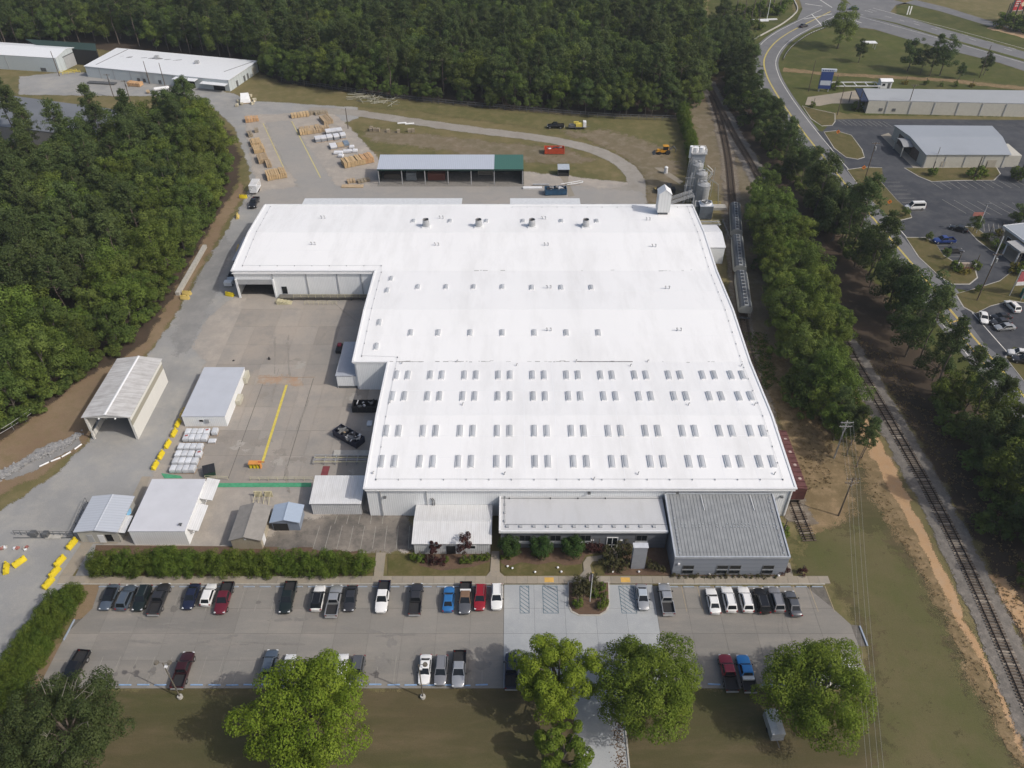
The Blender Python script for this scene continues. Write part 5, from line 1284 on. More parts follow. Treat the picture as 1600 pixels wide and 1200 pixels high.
part('platform', MB().box(-2.3, 2.3, -1.8, 1.8, 12.55, 12.75), STEEL, t)
part('hopper_head', MB().tube((-.9, 0, 12.76), (-.9, 0, 14.2), .85, .85, 10).tube((.95, 0, 12.76), (.95, 0, 14.2), .85, .85, 10), TRIM, t)
part('duct', MB().tube((-2.4, -.3, 11), (-2.4, -.3, 14.6), .55, .55, 10), TRIM, t)
rails(t, [(-2.2, -1.7), (2.2, -1.7), (2.2, 1.7), (-2.2, 1.7), (-2.2, -1.7)], 1.2, 12.75, TRIM, 1.1, .05)
lg = MB()
for x in (-2.9, -2.2): lg.tube((x - .3, -2.6, 0), (x, -2.0, 12.3), .09, .09, 6)
for z in np.arange(1.5, 12, 1.5): lg.tube((-3.15 + z*.017, -2.5, z), (-2.3, -2.1, z + .8), .05, .05, 5)
part('ladder_frame', lg, STEEL, t)
p = W(1112, 318)
t = thing('pipe_gantry', 'bent pipe gantry arching beside the silos toward the siding', 'pipe gantry', (p.x, p.y, 0))
for dy_ in (0, .7): part('pipe', MB().path([(-2.2, 3.0 + dy_, 0), (-2.2, 3.0 + dy_, 6.4), (-1, 2 + dy_, 6.8), (1.2, .2 + dy_, 6), (1.7, -1.5 + dy_, 0)], .09, 6), plain('pipe_dull', (.28, .27, .23), .6), t)
rails(t, [(-3.5, -1.2), (2.4, -1.2)], 1.1, .05, P_YELL, 1.2, .06)
p = W(1050, 318, 8.2)
t = thing('conveyor', 'pair of inclined truss conveyors rising from roof edge to the silos', 'conveyor', (p.x, p.y, 0))
for dy_ in (0, 2.4):
    tr = MB(); A, B = Vector((-.6, -.8 + dy_, 8.4)), Vector((6.2, 1.2 + dy_, 9.8))
    for off in ((0, 0, 0), (0, .6, 0), (0, 0, .6), (0, .6, .6)): tr.tube(A + Vector(off), B + Vector(off), .05, .05, 5)
    for k in range(8):
        q = A + (B - A) * k / 8; q2 = A + (B - A) * (k + 1) / 8; tr.tube(q, q2 + Vector((0, 0, .6)), .035, .035, 4); tr.tube(q + Vector((0, .6, .6)), q2 + Vector((0, .6, 0)), .035, .035, 4)
    part('truss', tr, STEEL, t)
part('leg', MB().box(6.2, 6.4, -1.5, -1.3, 0, 10).box(6.2, 6.4, 1.2, 1.4, 0, 10), STEEL, t)
p = W(1078, 318)
t = thing('silo_pipework', 'bundle of slender vertical pipes and ladders on the left flank of the silos', 'pipework', (p.x - .6, p.y + .5, 0))
for k in range(7): part('pipe', MB().tube((k * .42 - 1.6, RNG.uniform(-.4, .8), 0), (k * .42 - 1.5, RNG.uniform(-.2, 1.2), 6.5 + k * .75), .08, .08, 6), (STEEL, TRIM, SILB)[k % 3], t)
for z in (3, 5.5, 8): part('bracket', MB().box(-1.8, 1.3, .2, .3, z, z + .12), STEEL, t)
p = W(1103, 312)
t = thing('silo_stair', 'zigzag steel stair with pale handrails on the right flank of the silos', 'stair', (p.x + .3, p.y + 1, 0))
for k in range(4):
    a, b = ((-1.2, 0, k * 2.4), (1.2, 1.6, k * 2.4 + 2.4)) if k % 2 == 0 else ((1.2, 1.6, k * 2.4), (-1.2, 0, k * 2.4 + 2.4))
    part('flight', MB().tube(a, b, .1, .1, 5).tube((a[0], a[1] + .7, a[2]), (b[0], b[1] + .7, b[2]), .1, .1, 5), STEEL, t)
    part('handrail', MB().tube((a[0], a[1], a[2] + 1), (b[0], b[1], b[2] + 1), .05, .05, 5).tube((a[0], a[1] + .7, a[2] + 1), (b[0], b[1] + .7, b[2] + 1), .05, .05, 5), TRIM, t)
for x in (-1.4, 1.4): part('post', MB().tube((x, 1.0, 0), (x, 1.0, 9.6), .08, .08, 5), STEEL, t)
# roof hopper house
p = W(1036, 336, 8.2)
t = thing('roof_hopper_house', 'tall white pitched-top hopper house standing on the rear roof', 'hopper house', (p.x, p.y + 1.7, 8.0))
HH = ribbed('hopper_house_white', (0.64, 0.65, 0.645), .8, 'x', .5, .02, stain_amt=.2)
part('wall', MB().loft([[(-1.7, y, 0.9), (1.7, y, 0.9), (1.7, y, 6.4), (0, y, 7.7), (-1.7, y, 6.4)] for y in (-1.6, 1.6)]), HH, t)
part('roof', MB().slab((-1.85, -1.75, 6.35), (0, -1.75, 7.8), (0, 1.75, 7.8), (-1.85, 1.75, 6.35), .1).slab((0, -1.75, 7.8), (1.85, -1.75, 6.35), (1.85, 1.75, 6.35), (0, 1.75, 7.8), .1), TRIM, t)
part('base', MB().box(-1.3, 1.3, -1.3, 1.3, -.1, .9), DGREY, t)
# cooling tower with fan
p = W(1101, 348)
t = thing('cooling_tower', 'square dark blue-grey cooling tower with round white fan cowl on top', 'cooling tower', (p.x, p.y + 2, 0))
part('casing', MB().box(-1.9, 1.9, -1.8, 1.8, 1.2, 5.0), plain('tower_blue', (0.115, 0.135, 0.16), .5), t)
part('louvre', MB().box(-1.7, 1.7, -1.86, -1.81, .4, 1.15), BLACKM, t); part('basin', MB().box(-2.0, 2.0, -1.9, 1.9, 0, .38), STEEL, t)
part('deck', MB().box(-1.95, 1.95, -1.85, 1.85, 5.02, 5.2), plain('tower_deck', (.40, .43, .47), .5), t)
part('cowl', MB().tube((0, 0, 5.2), (0, 0, 5.75), 1.65, 1.5, 24, cap=False).tube((0, 0, 5.75), (0, 0, 5.2), 1.4, 1.5, 24, cap=False), TRIM, t, fix=False)
part('throat', MB().tube((0, 0, 5.21), (0, 0, 5.23), 1.45, 1.45, 24), BLACKM, t)
for k in range(6):
    a = k * math.pi / 3; c, s = math.cos(a), math.sin(a)
    part('fan_blade', MB().slab((.25*c - .06*s, .25*s + .06*c, 5.5), (.25*c + .06*s, .25*s - .06*c, 5.42), (1.35*c + .25*s, 1.35*s - .25*c, 5.42), (1.35*c - .25*s, 1.35*s + .25*c, 5.52), .03), HOPW, t)
part('hub', MB().tube((0, 0, 5.35), (0, 0, 5.6), .25, .2, 10), TRIM, t)
p = W(1086, 345)
t = thing('cooling_tower', 'dark green-grey tank block left of the fan cooling tower', 'tank', (p.x + .3, p.y + 2, 0))
part('casing', MB().box(-1.3, 1.0, -1.8, 1.8, 0, 4.4), plain('tank_dark', (.06, .085, .09), .5), t); part('top_frame', MB().box(-1.35, 1.05, -1.85, 1.85, 4.42, 4.55), DGREY, t)
p = W(1105, 358)
t = thing('pipe_bridge', 'low pipe rack with pale planks south of the cooling tower', 'pipe rack', (p.x, p.y, 0))
for k in range(4): part('pipe', MB().tube((-3, -1.2 + k * .8, 2.2), (3.4, -1.2 + k * .8, 2.2), .11, .11, 6), RAILY if k % 2 else STEEL, t)
for x in (-2.5, 3): part('post', MB().box(x - .1, x + .1, -1.5, 1.5, 1.9, 2.05).box(x - .1, x + .1, -.1, .1, 0, 1.9), STEEL, t)
rails(t, [(5.2, -30), (5.2, 4)], 1.1, 0, STEEL, 2.5, .04)
p = W(1121, 326)
solo('concrete_block', MB().box(-2.4, 2.4, -1.2, 1.2, 0, .9), KERB, 'pale concrete loading block between the silos and the siding', 'block', loc=(p.x, p.y, 0))

# ================================================================== CARS
TYRE = plain('tyre_rubber', (0.018, 0.018, 0.019), .85)
HUB = plain('alloy_rim', (0.30, 0.30, 0.31), .35, metal=.6)
LAMPW = plain('headlamp', (0.62, 0.64, 0.66), .15, coat=.5)
LAMPR = plain('tail_lamp', (0.22, 0.012, 0.012), .2, coat=.5)
BEDL = plain('bed_liner', (0.022, 0.022, 0.024), .8)
CARGL = glass('car_glass', (0.012, 0.015, 0.019), .04)
def paint(name, c, metal=.25): return plain('car_' + name, c, .28, metal=metal, var=.05, scale=.8, coat=.6)
PAINT = {'black': paint('black', (.012, .012, .014)), 'white': paint('white', (.72, .72, .71), 0), 'silver': paint('silver', (.42, .43, .44), .5), 'grey': paint('grey', (.12, .125, .135), .4),
         'charcoal': paint('charcoal', (.045, .045, .05), .4), 'navy': paint('navy', (.018, .024, .055), .3), 'blue': paint('blue', (.03, .16, .40), .2), 'sky': paint('sky_blue', (.02, .22, .55), .1), 'maroon': paint('maroon', (.15, .016, .028), .3), 'crimson': paint('crimson', (.27, .014, .032), .2),
         'wine': paint('wine', (.05, .013, .016), .3), 'red': paint('red', (.30, .012, .022), .2), 'slate': paint('slate', (.11, .14, .18), .4), 'dkgreen': paint('dark_green', (.014, .022, .020), .3), 'royal': paint('royal', (.02, .05, .22), .2),
         'ltgrey': paint('light_grey', (.27, .27, .28), .4), 'brown': paint('tan_brown', (.20, .12, .07), .1), 'pale': paint('pale_blue', (.45, .50, .55), .2), 'teal': paint('teal', (.02, .06, .06), .2)}
def car_proto(kind):
    P = {'sedan': dict(L=4.75, hw=.91, belt=.95, hood=.92, boot=1.0, top=1.44, g=(-1.75, 1.05, -1.0, .28), z0=.24, r=.33),
         'suv':   dict(L=4.75, hw=.94, belt=1.08, hood=1.06, boot=1.12, top=1.74, g=(-2.22, 1.05, -1.85, .38), z0=.30, r=.37),
         'hatch': dict(L=4.15, hw=.88, belt=1.0, hood=.98, boot=1.02, top=1.56, g=(-1.95, .95, -1.5, .3), z0=.25, r=.33),
         'van':   dict(L=5.5, hw=1.0, belt=1.25, hood=1.1, boot=1.3, top=2.25, g=(-2.65, 1.75, -2.55, .95), z0=.30, r=.37),
         'pickup': dict(L=5.85, hw=.99, belt=1.18, hood=1.16, boot=1.18, top=1.88, g=(-.75, 1.35, -.62, .62), z0=.38, r=.41)}[kind]
    L_, hw, z0 = P['L'], P['hw'], P['z0']; e = L_ / 2
    t = thing('car', 'car', 'car', (0, 0, 0))
    def sec(y, w, zb, zt): return [(-w*.9, y, zb), (-w, y, zb + .16), (-w, y, zt - .2), (-w*.93, y, zt - .05), (-w*.7, y, zt), (0, y, zt + .035), (w*.7, y, zt), (w*.93, y, zt - .05), (w, y, zt - .2), (w, y, zb + .16), (w*.9, y, zb)]
    rear = -e if kind != 'pickup' else -.72
    st = []
    if kind != 'pickup': st += [(-e, hw*.72, z0 + .12, P['boot'] * .80), (-e + .12, hw*.93, z0 + .03, P['boot'] * .93), (-e + .5, hw, z0, P['boot'])]
    else: st += [(rear, hw, z0, P['belt'])]
    st += [(-.2, hw, z0, P['belt']), (e - 1.55, hw, z0, P['hood'] + .02), (e - .6, hw*.97, z0, P['hood'] * .93), (e - .2, hw*.88, z0 + .04, P['hood'] * .82), (e, hw*.66, z0 + .12, P['hood'] * .68)]
    part('body', MB().loft([sec(*s) for s in st]), PAINT['white'], t, True)
    yr, yf, yr1, yf1 = P['g']; zb, zt = P['belt'] - .06, P['top']; wb, wt = hw*.92, hw*.74
    B = [(-wb, yr, zb), (wb, yr, zb), (wb, yf, zb), (-wb, yf, zb)]; T = [(-wt, yr1, zt), (wt, yr1, zt), (wt, yf1, zt), (-wt, yf1, zt)]
    mid = [(-wt*.8, yr1 + .08, zt + .05), (wt*.8, yr1 + .08, zt + .05), (wt*.8, yf1 - .08, zt + .05), (-wt*.8, yf1 - .08, zt + .05)]
    cb = MB().hexa(B, T); cb.hexa([(x, y, z + .002) for x, y, z in T], mid)
    part('cabin', cb, PAINT['white'], t, False)
    def glassq(name, a, b, c, d, inx=.07, iny=.1, out=.012):
        a, b, c, d = map(Vector, (a, b, c, d)); nrm = (b - a).cross(d - a).normalized() * out
        def bl(s, r): return (a*(1-s)*(1-r) + b*s*(1-r) + c*s*r + d*(1-s)*r) + nrm
        q = [bl(inx, iny), bl(1-inx, iny), bl(1-inx, 1-iny*.7), bl(inx, 1-iny*.7)]
        q2 = [p - nrm * .8 for p in q]
        return part(name, MB().hexa(q2, q), CARGL, t)
    glassq('windshield', B[2], B[3], T[3], T[2], .05, .04); glassq('rear_window', B[0], B[1], T[1], T[0], .09, .12 if kind != 'sedan' else .06)
    glassq('side_window', B[1], B[2], T[2], T[1], .06, .16); glassq('side_window', B[3], B[0], T[0], T[3], .06, .16)
    if kind in ('suv', 'van'):
        rr = MB()
        for s in (-1, 1): rr.box(s*wt*.86-.025, s*wt*.86+.025, yr1 + .25, yf1 - .2, zt + .05, zt + .11)
        part('roof_rails', rr, DGREY, t)
    if kind == 'pickup':
        bd = MB(); zt_ = P['belt']; w = hw
        bd.box(-w, -w+.09, -e, rear - .02, z0 + .12, zt_).box(w-.09, w, -e, rear - .02, z0 + .12, zt_).box(-w+.09, w-.09, -e, -e+.08, z0 + .15, zt_ - .02).box(-w+.09, w-.09, rear - .1, rear - .02, z0+.15, zt_)
        part('bed', bd, PAINT['white'], t)
        part('bed_liner', MB().box(-w+.1, w-.1, -e+.09, rear - .11, z0 + .15, z0 + .42), BEDL, t)
        part('bumper', MB().box(-w*.92, w*.92, -e - .14, -e - .02, z0 + .05, z0 + .3), STEEL, t)
    for s in (-1, 1):
        for yy in (e - .98, -e + (1.0 if kind != 'pickup' else 1.25)):
            wl = part('wheel', MB().tube((s*(hw - .2), yy, P['r']), (s*(hw + .02), yy, P['r']), P['r'], P['r'], 14), TYRE, t)
            part('rim', MB().tube((s*(hw + .021), yy, P['r']), (s*(hw + .03), yy, P['r']), P['r']*.62, P['r']*.6, 10), HUB, wl)
        part('headlight', MB().box(min(s*hw*.55, s*hw*.86), max(s*hw*.55, s*hw*.86), e - .24, e - .06, P['hood']*.66, P['hood']*.80), LAMPW, t)
        part('taillight', MB().box(min(s*hw*.70, s*hw*.97), max(s*hw*.70, s*hw*.97), -e - .015, -e + .12, P['boot']*.66, P['boot']*.86), LAMPR, t)
        part('mirror', MB().box(min(s*hw, s*(hw + .2)), max(s*hw, s*(hw + .2)), yf - .38, yf - .22, P['belt'] - .02, P['belt'] + .14), BEDL, t)
    return t
PROTO = {}
def car(kind, u, v, colour, label, nose='S', rz=None, top=None, bed=None, group=None, first={}):
    h = {'sedan': .75, 'suv': .9, 'hatch': .8, 'van': 1.1, 'pickup': .95}[kind]
    p = W(u, v, h); a = rz if rz is not None else (math.pi if nose == 'S' else 0.0) + RNG.normal(0, .012)
    z = .118 if (v > 890 or True) else 0
    if kind not in PROTO: PROTO[kind] = car_proto(kind); new = True; o = PROTO[kind]; kids(o); [kids(c) for c in kids(o)]
    else: new = False
    mats = {'body': PAINT[colour], 'cabin': PAINT[top or colour], 'bed': PAINT[bed or colour]}
    if new:
        o.location = (p.x, p.y, z); o.rotation_euler = (0, 0, a)
        for c in kids(o):
            b = c.name.split('.')[0]
            if b in mats: c.material_slots[0].link = 'OBJECT'; c.material_slots[0].material = mats[b]
    else: o = clone(PROTO[kind], (p.x, p.y, z), a, mats=mats)
    o.name = {'sedan': 'sedan_car', 'suv': 'suv', 'hatch': 'hatchback_car', 'van': 'van', 'pickup': 'pickup_truck'}[kind]
    o['label'] = label; o['category'] = {'pickup': 'pickup truck', 'van': 'van', 'suv': 'suv'}.get(kind, 'car')
    o['group'] = group or 'vehicles in the car park'; o.scale = (1.05, 1.05, 1.05)
    return o
CARS = [
 ('sedan', 171, 933, 'slate', 'dark-roofed car with silver bonnet, first of the upper row by the dirt corner', 'S', dict(top='black')),
 ('suv', 197, 933, 'slate', 'slate blue car with roof rails, second in the upper row', 'N', {}),
 ('suv', 222, 934, 'dkgreen', 'dark green suv facing out, third in the upper row', 'S', {}),
 ('pickup', 249, 935, 'charcoal', 'charcoal pickup with open bed toward the lane, fourth in the upper row', 'N', {}),
 ('sedan', 299, 932, 'navy', 'dark navy sedan parked left of the small white hatchback', 'S', {}),
 ('hatch', 326, 929, 'white', 'small white hatchback between the navy sedan and maroon pickup', 'N', {}),
 ('pickup', 350, 934, 'maroon', 'maroon pickup with black bed cover facing out beside the white hatchback', 'S', dict(bed='black')),
 ('pickup', 450, 933, 'dkgreen', 'lone dark green pickup standing in front of the middle of the long hedge', 'S', {}),
 ('suv', 497, 934, 'white', 'white crossover with black roof left of the silver pickup', 'N', dict(top='black')),
 ('pickup', 522, 938, 'silver', 'silver pickup with junk in its bed beside the white black-roofed crossover', 'N', {}),
 ('sedan', 548, 935, 'charcoal', 'charcoal sedan right of the silver pickup with the loaded bed', 'S', {}),
 ('pickup', 598, 932, 'white', 'white pickup with dark bed cover at the end of the garden path', 'S', dict(bed='navy')),
 ('pickup', 650, 935, 'charcoal', 'charcoal pickup with empty bed parked alone below the gabled annex', 'N', {}),
 ('sedan', 701, 936, 'blue', 'bright blue sedan left of the brown-roofed pickup', 'N', dict(top='blue')),
 ('pickup', 727, 934, 'grey', 'grey pickup with tan brown roof and black bed beside the blue sedan', 'S', dict(top='brown', bed='black')),
 ('suv', 750, 933, 'red', 'red suv between the brown-roofed pickup and white wagon', 'S', {}),
 ('suv', 776, 932, 'white', 'white wagon parked at the edge of the pale concrete pad', 'S', {}),
 ('sedan', 1004, 933, 'silver', 'silver white sedan parked beside the right-hand hatched bay', 'S', dict(top='pale')),
 ('pickup', 1041, 935, 'silver', 'silver pickup with empty bed just off the pale concrete pad', 'N', {}),
 ('sedan', 1114, 939, 'white', 'white sedan with sunroof, first of the group of six by the office', 'N', {}),
 ('suv', 1139, 936, 'white', 'white crossover, second of the group of six by the office', 'N', {}),
 ('suv', 1165, 936, 'white', 'white boxy suv with rack, third of the group of six by the office', 'N', {}),
 ('suv', 1190, 938, 'black', 'black suv between the white boxy suv and the grey crossover', 'N', {}),
 ('suv', 1213, 936, 'ltgrey', 'light grey crossover between the black suv and the dark grey sedan', 'N', {}),
 ('sedan', 1239, 943, 'grey', 'dark grey sedan, last of the group of six by the office', 'N', {}),
 ('pickup', 117, 1044, 'black', 'black pickup half under the pine at the lower left of the lot', 'S', dict(rz=3.05)),
 ('pickup', 286, 1046, 'wine', 'wine red pickup backed up near the twin-headed lamp post', 'N', {}),
 ('suv', 421, 1037, 'slate', 'dark slate suv peeking out left of the big bright tree', 'N', {}),
 ('hatch', 451, 1042, 'white', 'small white car half hidden behind the big bright tree', 'N', {}),
 ('suv', 533, 1044, 'white', 'white car showing above the right side of the big bright tree', 'N', {}),
 ('suv', 558, 1047, 'grey', 'grey suv parked right of the big bright tree', 'S', {}),
 ('sedan', 664, 1046, 'white', 'white sedan in the lower row beside the grey wagon', 'S', {}),
 ('suv', 689, 1047, 'ltgrey', 'grey wagon with sunroof between white sedan and silver pickup', 'S', {}),
 ('pickup', 717, 1045, 'silver', 'silver white pickup with black bed in the lower row', 'S', dict(top='silver', bed='black')),
 ('pickup', 799, 1047, 'navy', 'navy pickup on the pale pad partly under the centre tree', 'N', {}),
 ('pickup', 1138, 1050, 'crimson', 'dark red pickup with black bed cover in the lower right row', 'N', dict(bed='black', top='crimson')),
 ('pickup', 1166, 1051, 'sky', 'bright blue pickup with white toolbox beside the dark red pickup', 'N', dict(bed='black')),
 ('suv', 1282, 1050, 'white', 'white vehicle glimpsed through the lower right tree', 'N', {}),
 ('suv', 1330, 1050, 'white', 'white vehicle at the lot corner behind the lower right tree', 'N', {}),
]
for k, u, v, c, l, nz, kw in CARS: car(k, u, v, c, l, nz, **kw)
OG = 'vehicles on the lots and roads to the right'
car('van', 1430, 322, 'white', 'white passenger van parked across the dark asphalt lot', rz=math.pi / 2 + .05, group=OG)
car('pickup', 1475, 375, 'royal', 'royal blue pickup by the grass island of the dark lot', rz=math.pi / 2 + .05, group=OG)
car('sedan', 1498, 357, 'black', 'black sedan driving through the dark lot above the blue pickup', rz=math.pi / 2 - .6, group=OG)
car('sedan', 1491, 391, 'charcoal', 'charcoal sedan parked below the royal blue pickup', rz=-math.pi / 2 + .05, group=OG)
car('sedan', 1537, 496, 'white', 'white sedan leaving the small lot onto the road', rz=-math.pi / 2 + 1.25 + math.pi, group=OG)
car('sedan', 1564, 495, 'black', 'upper black sedan of two parked beside the road', rz=math.pi / 2 + .1, group=OG)
car('sedan', 1563, 503, 'charcoal', 'lower black sedan of two parked beside the road', rz=math.pi / 2 + .1, group=OG)
car('sedan', 1570, 511, 'silver', 'silver sedan nearest the red cone beside the road', rz=math.pi / 2 + .1, group=OG)
car('suv', 1582, 478, 'white', 'white suv nosing out below the coloured sign frame', rz=0.1, group=OG)
car('suv', 1593, 552, 'white', 'white suv on the grass corner at the right edge', rz=math.pi / 2 - .3, group=OG)
car('suv', 1600, 562, 'charcoal', 'dark car parked below the white suv at the right edge', rz=math.pi / 2 - .3, group=OG)
car('sedan', 1256, 40, 'charcoal', 'dark car rounding the curve of the upper road', rz=-math.pi / 2 + .5, group=OG)
car('sedan', 1334, 13, 'teal', 'dark teal car crossing the far highway junction', rz=math.pi / 2 - .2, group=OG)
car('pickup', 397, 316, 'black', 'black pickup with a white slatted trailer on the gravel drive', nose='S', group='vehicles in the works yard')
car('pickup', 868, 196, 'black', 'black pickup towing a loaded yellow trailer on the rear field', rz=math.pi / 2, group='vehicles in the works yard')
car('sedan', 363, 431, 'pale', 'pale blue-white car parked in the shade beside the loading door', nose='S', group='vehicles in the works yard', top='black')
# load and fittings on some of them
tb = [o for o in COL.objects if o.get('label', '').startswith('bright blue pickup')][0]
part('toolbox', MB().box(-.85, .85, -1.35, -.8, 1.0, 1.35), PAINT['white'], tb)
sp = [o for o in COL.objects if o.get('label', '').startswith('grey pickup with tan')][0]
part('toolbox', MB().box(-.85, .85, -1.35, -.8, 1.0, 1.3), PAINT['white'], sp)
def trailer(name, label, u, v, sx, sy, mat, fence, rz=0.0):
    p = W(u, v); t = thing(name, label, 'trailer', (p.x, p.y, .1), rz)
    part('deck', MB().box(-sx/2, sx/2, -sy/2, sy/2, .7, .85), mat, t)
    if fence:
        m = MB()
        for z in (1.2, 1.7, 2.2, 2.7): m.box(-sx/2, sx/2, -sy/2, -sy/2+.06, z, z+.2).box(-sx/2, -sx/2+.06, -sy/2+.07, sy/2, z, z+.2).box(sx/2-.06, sx/2, -sy/2+.07, sy/2, z, z+.2)
        part('fence', m, mat, t)
        for k in range(6): part('roof_slat', MB().box(-sx/2, sx/2, -sy/2 + k*sy/6, -sy/2 + k*sy/6 + .5, 3.0, 3.06), mat, t)
    part('drawbar', MB().box(-.08, .08, -sy/2 - 1.4, -sy/2 - .02, .6, .72), DGREY, t)
    for s in (-1, 1):
        for y in (-.5, .5): part('wheel', MB().tube((s*(sx/2 - .3), y, .36), (s*(sx/2 - .05), y, .36), .36, .36, 10), TYRE, t)
    return t
t = trailer('slat_trailer', 'white slatted high-sided trailer hitched behind the black pickup on the drive', 400, 299, 2.3, 5.2, TRIM, True)
t = trailer('flat_trailer', 'low trailer carrying yellow machinery and a white box on the rear field', 902, 201, 2.2, 6.5, DGREY, False, math.pi / 2)
for nm, b, m in (('machine', (-.8, .8, -1.8, .6, .86, 1.9), P_YELL), ('mast', (-.3, .3, -.4, 1.4, 1.9, 2.5), P_YELL), ('white_box', (-1, 1, -3.1, -2.0, .86, 2.6), TRIM), ('tool_rack', (-.9, .9, 1.0, 2.9, .86, 1.5), DGREY)):
    part(nm, MB().box(*b), m, t)
# ================================================================== THINGS IN THE YARDS
# yellow drum-like barriers and plastic jersey barriers
YB = plain('barrier_yellow', (0.60, 0.47, 0.02), .5, var=.1, rnd=.06); YBP = plain('barrier_cream', (0.58, 0.44, 0.14), .6, var=.12)
def barrier_mesh(L_=2.3):
    a = L_ / 2
    prof = [(-.48, 0), (-.48, .25), (-.22, .55), (-.16, 1.0), (.16, 1.0), (.22, .55), (.48, .25), (.48, 0)]
    return MB().loft([[(x * k, y, z) for x, z in prof] for y, k in ((-a, .86), (-a + .12, 1), (a - .12, 1), (a, .86))])
BARM = barrier_mesh().mesh('barrier', YB, True)
BARC = barrier_mesh().mesh('barrier', YBP, True)
CAPM = MB().box(-.1, .1, -.75, -.45, 1.0, 1.05).box(-.1, .1, .45, .75, 1.0, 1.05).mesh('filler_cap', plain('cap_dark', (.25, .18, .01), .6))
def barrier(u, v, rz, label, group, me=None, s=1.0):
    p = W(u, v, .4); t = thing('plastic_barrier', label, 'barrier', (p.x, p.y, .06), rz, group); t.scale = (s, s, s)
    link('shell', me or BARM, t); link('cap', CAPM, t)
for u, v in ((277.5, 661.5), (271.5, 676.5), (261.5, 694), (251, 711), (242, 727)):
    barrier(u, v, -.08, 'yellow plastic barrier in the row along the wrapped pallets', 'yellow barriers in the row by the pallets', s=.92)
barrier(286, 645, -.08, 'orange-tinted barrier at the corner of the store building, first of the row', None, BARC)
barrier(112, 850, -.25, 'single yellow barrier just outside the guardhouse door', None)
barrier(93, 877, -.3, 'yellow barrier on the verge above the joined pair', None)
barrier(85, 894, -.3, 'upper yellow barrier of the joined pair by the hedge', None)
barrier(75, 911, -.3, 'lower yellow barrier of the joined pair by the hedge', None)
barrier(30, 878, -.6, 'yellow barrier on the far verge, longer of the two at the left edge', None)
barrier(9, 888, .35, 'yellow barrier tilted at the left edge of the gravel', None)
barrier(380, 307.5, 1.5, 'yellow barrier on the dirt bank beside the slatted trailer', None)
barrier(371, 338, .2, 'pale yellow barrier lower on the dirt bank', None, BARC)
barrier(372, 388, .1, 'cream barrier in front of the low grey side shed', None, BARC)
barrier(359, 460, 1.3, 'yellow barrier by the loading door corner', None)
barrier(292, 458, 1.5, 'upper cream barrier at the end of the concrete wall', None, BARC)
barrier(289, 465, 1.5, 'lower cream barrier at the end of the concrete wall', None, BARC)
a, b = W(278, 462), W(321, 387)
solo('low_wall', MB().hexa([(a.x-.5, a.y, 0), (a.x+.5, a.y, 0), (b.x+.5, b.y, 0), (b.x-.5, b.y, 0)], [(a.x-.5, a.y, 1.0), (a.x+.5, a.y, 1.0), (b.x+.5, b.y, 1.0), (b.x-.5, b.y, 1.0)]), KERB, 'long low concrete wall edging the drive along the wood', 'wall')
t = thing('utility_cart', 'pale box cart in the shade beside the loading door corner', 'cart', (W(358, 447).x, W(358, 447).y, 0))
part('box', MB().box(-1, 1, -.7, .7, .4, 1.5), TRIM, t); part('wheel', MB().tube((-1.1, 0, .35), (-.95, 0, .35), .35, .35, 8), TYRE, t); part('wheel', MB().tube((.95, 0, .35), (1.1, 0, .35), .35, .35, 8), TYRE, t)
# white-wrapped pallets
WRAP = plain('pallet_wrap', (0.58, 0.60, 0.63), .25, var=.08, scale=2.5, rnd=.12); WOOD = plain('pallet_wood', (0.36, 0.25, 0.15), .85, var=.3)
def wrapped_mesh(sx, sy, h):
    return MB().loft([[(-sx*k/2, -sy*k/2, z), (sx*k/2, -sy*k/2, z), (sx*k/2, sy*k/2, z), (-sx*k/2, sy*k/2, z)] for z, k in ((.16, .94), (.22, 1), (h - .12, 1), (h, .9), (h + .05, .55))]).mesh('wrapped_load', WRAP, True)
def palletm(sx, sy):
    m = MB()
    for x in (-sx/2 + .06, 0, sx/2 - .06): m.box(x - .05, x + .05, -sy/2, sy/2, 0, .1)
    for y in np.linspace(-sy/2 + .06, sy/2 - .06, 5): m.box(-sx/2, sx/2, y - .05, y + .05, .1, .14)
    return m.mesh('pallet', WOOD)
WM, PM = wrapped_mesh(1.12, 1.5, 1.15), palletm(1.1, 1.5)
LBL = MB().box(-.3, .3, -.2, .2, 0, .01).mesh('label_sheet', plain('label_red', (.35, .09, .08), .6))
A, B, C = W(272, 730, .2), W(305, 730, .2), W(296, 680, .2)
def wrapped(x, y, rz, label, group, k=0):
    t = thing('wrapped_pallet', label, 'pallet', (x, y, .12), rz, group)
    w = link('wrapped_load', WM, t); link('pallet', PM, t)
    if k: link('label_sheet', LBL, t, (.1, .2, 1.21), .3)
    return t
cols = 4
for r in range(6):
    for c in range(cols):
        v = (728.5, 717, 706, 694.5, 680.5, 671.5)[r]
        p = W((271 + 9.9 * c if r == 0 else 275 + 9.9 * c if r == 1 else 279 + 9.9 * c if r == 2 else 283.5 + 9.6 * c if r == 3 else 291 + 9.6 * c if r == 4 else 294.5 + 9.6 * c) + (2 if r == 2 and c == 3 else 0), v, 1.2)
        wrapped(p.x, p.y - .3, RNG.normal(0, .03), 'white shrink-wrapped pallet in the block between store building and green walkway', 'wrapped pallets in the yard block', (r, c) in ((2, 3), (5, 3), (4, 0)))
for u, v, l in ((336, 674, 'greyish wrapped pallet at the upper right end of the pallet block'), (331, 687, 'low white wrapped pallet lying at the right edge of the pallet block')):
    p = W(u, v, .8); t = wrapped(p.x, p.y, 1.57 if v > 680 else 0, l, 'wrapped pallets in the yard block')
    if v > 680: t.scale = (.9, 1, .5)
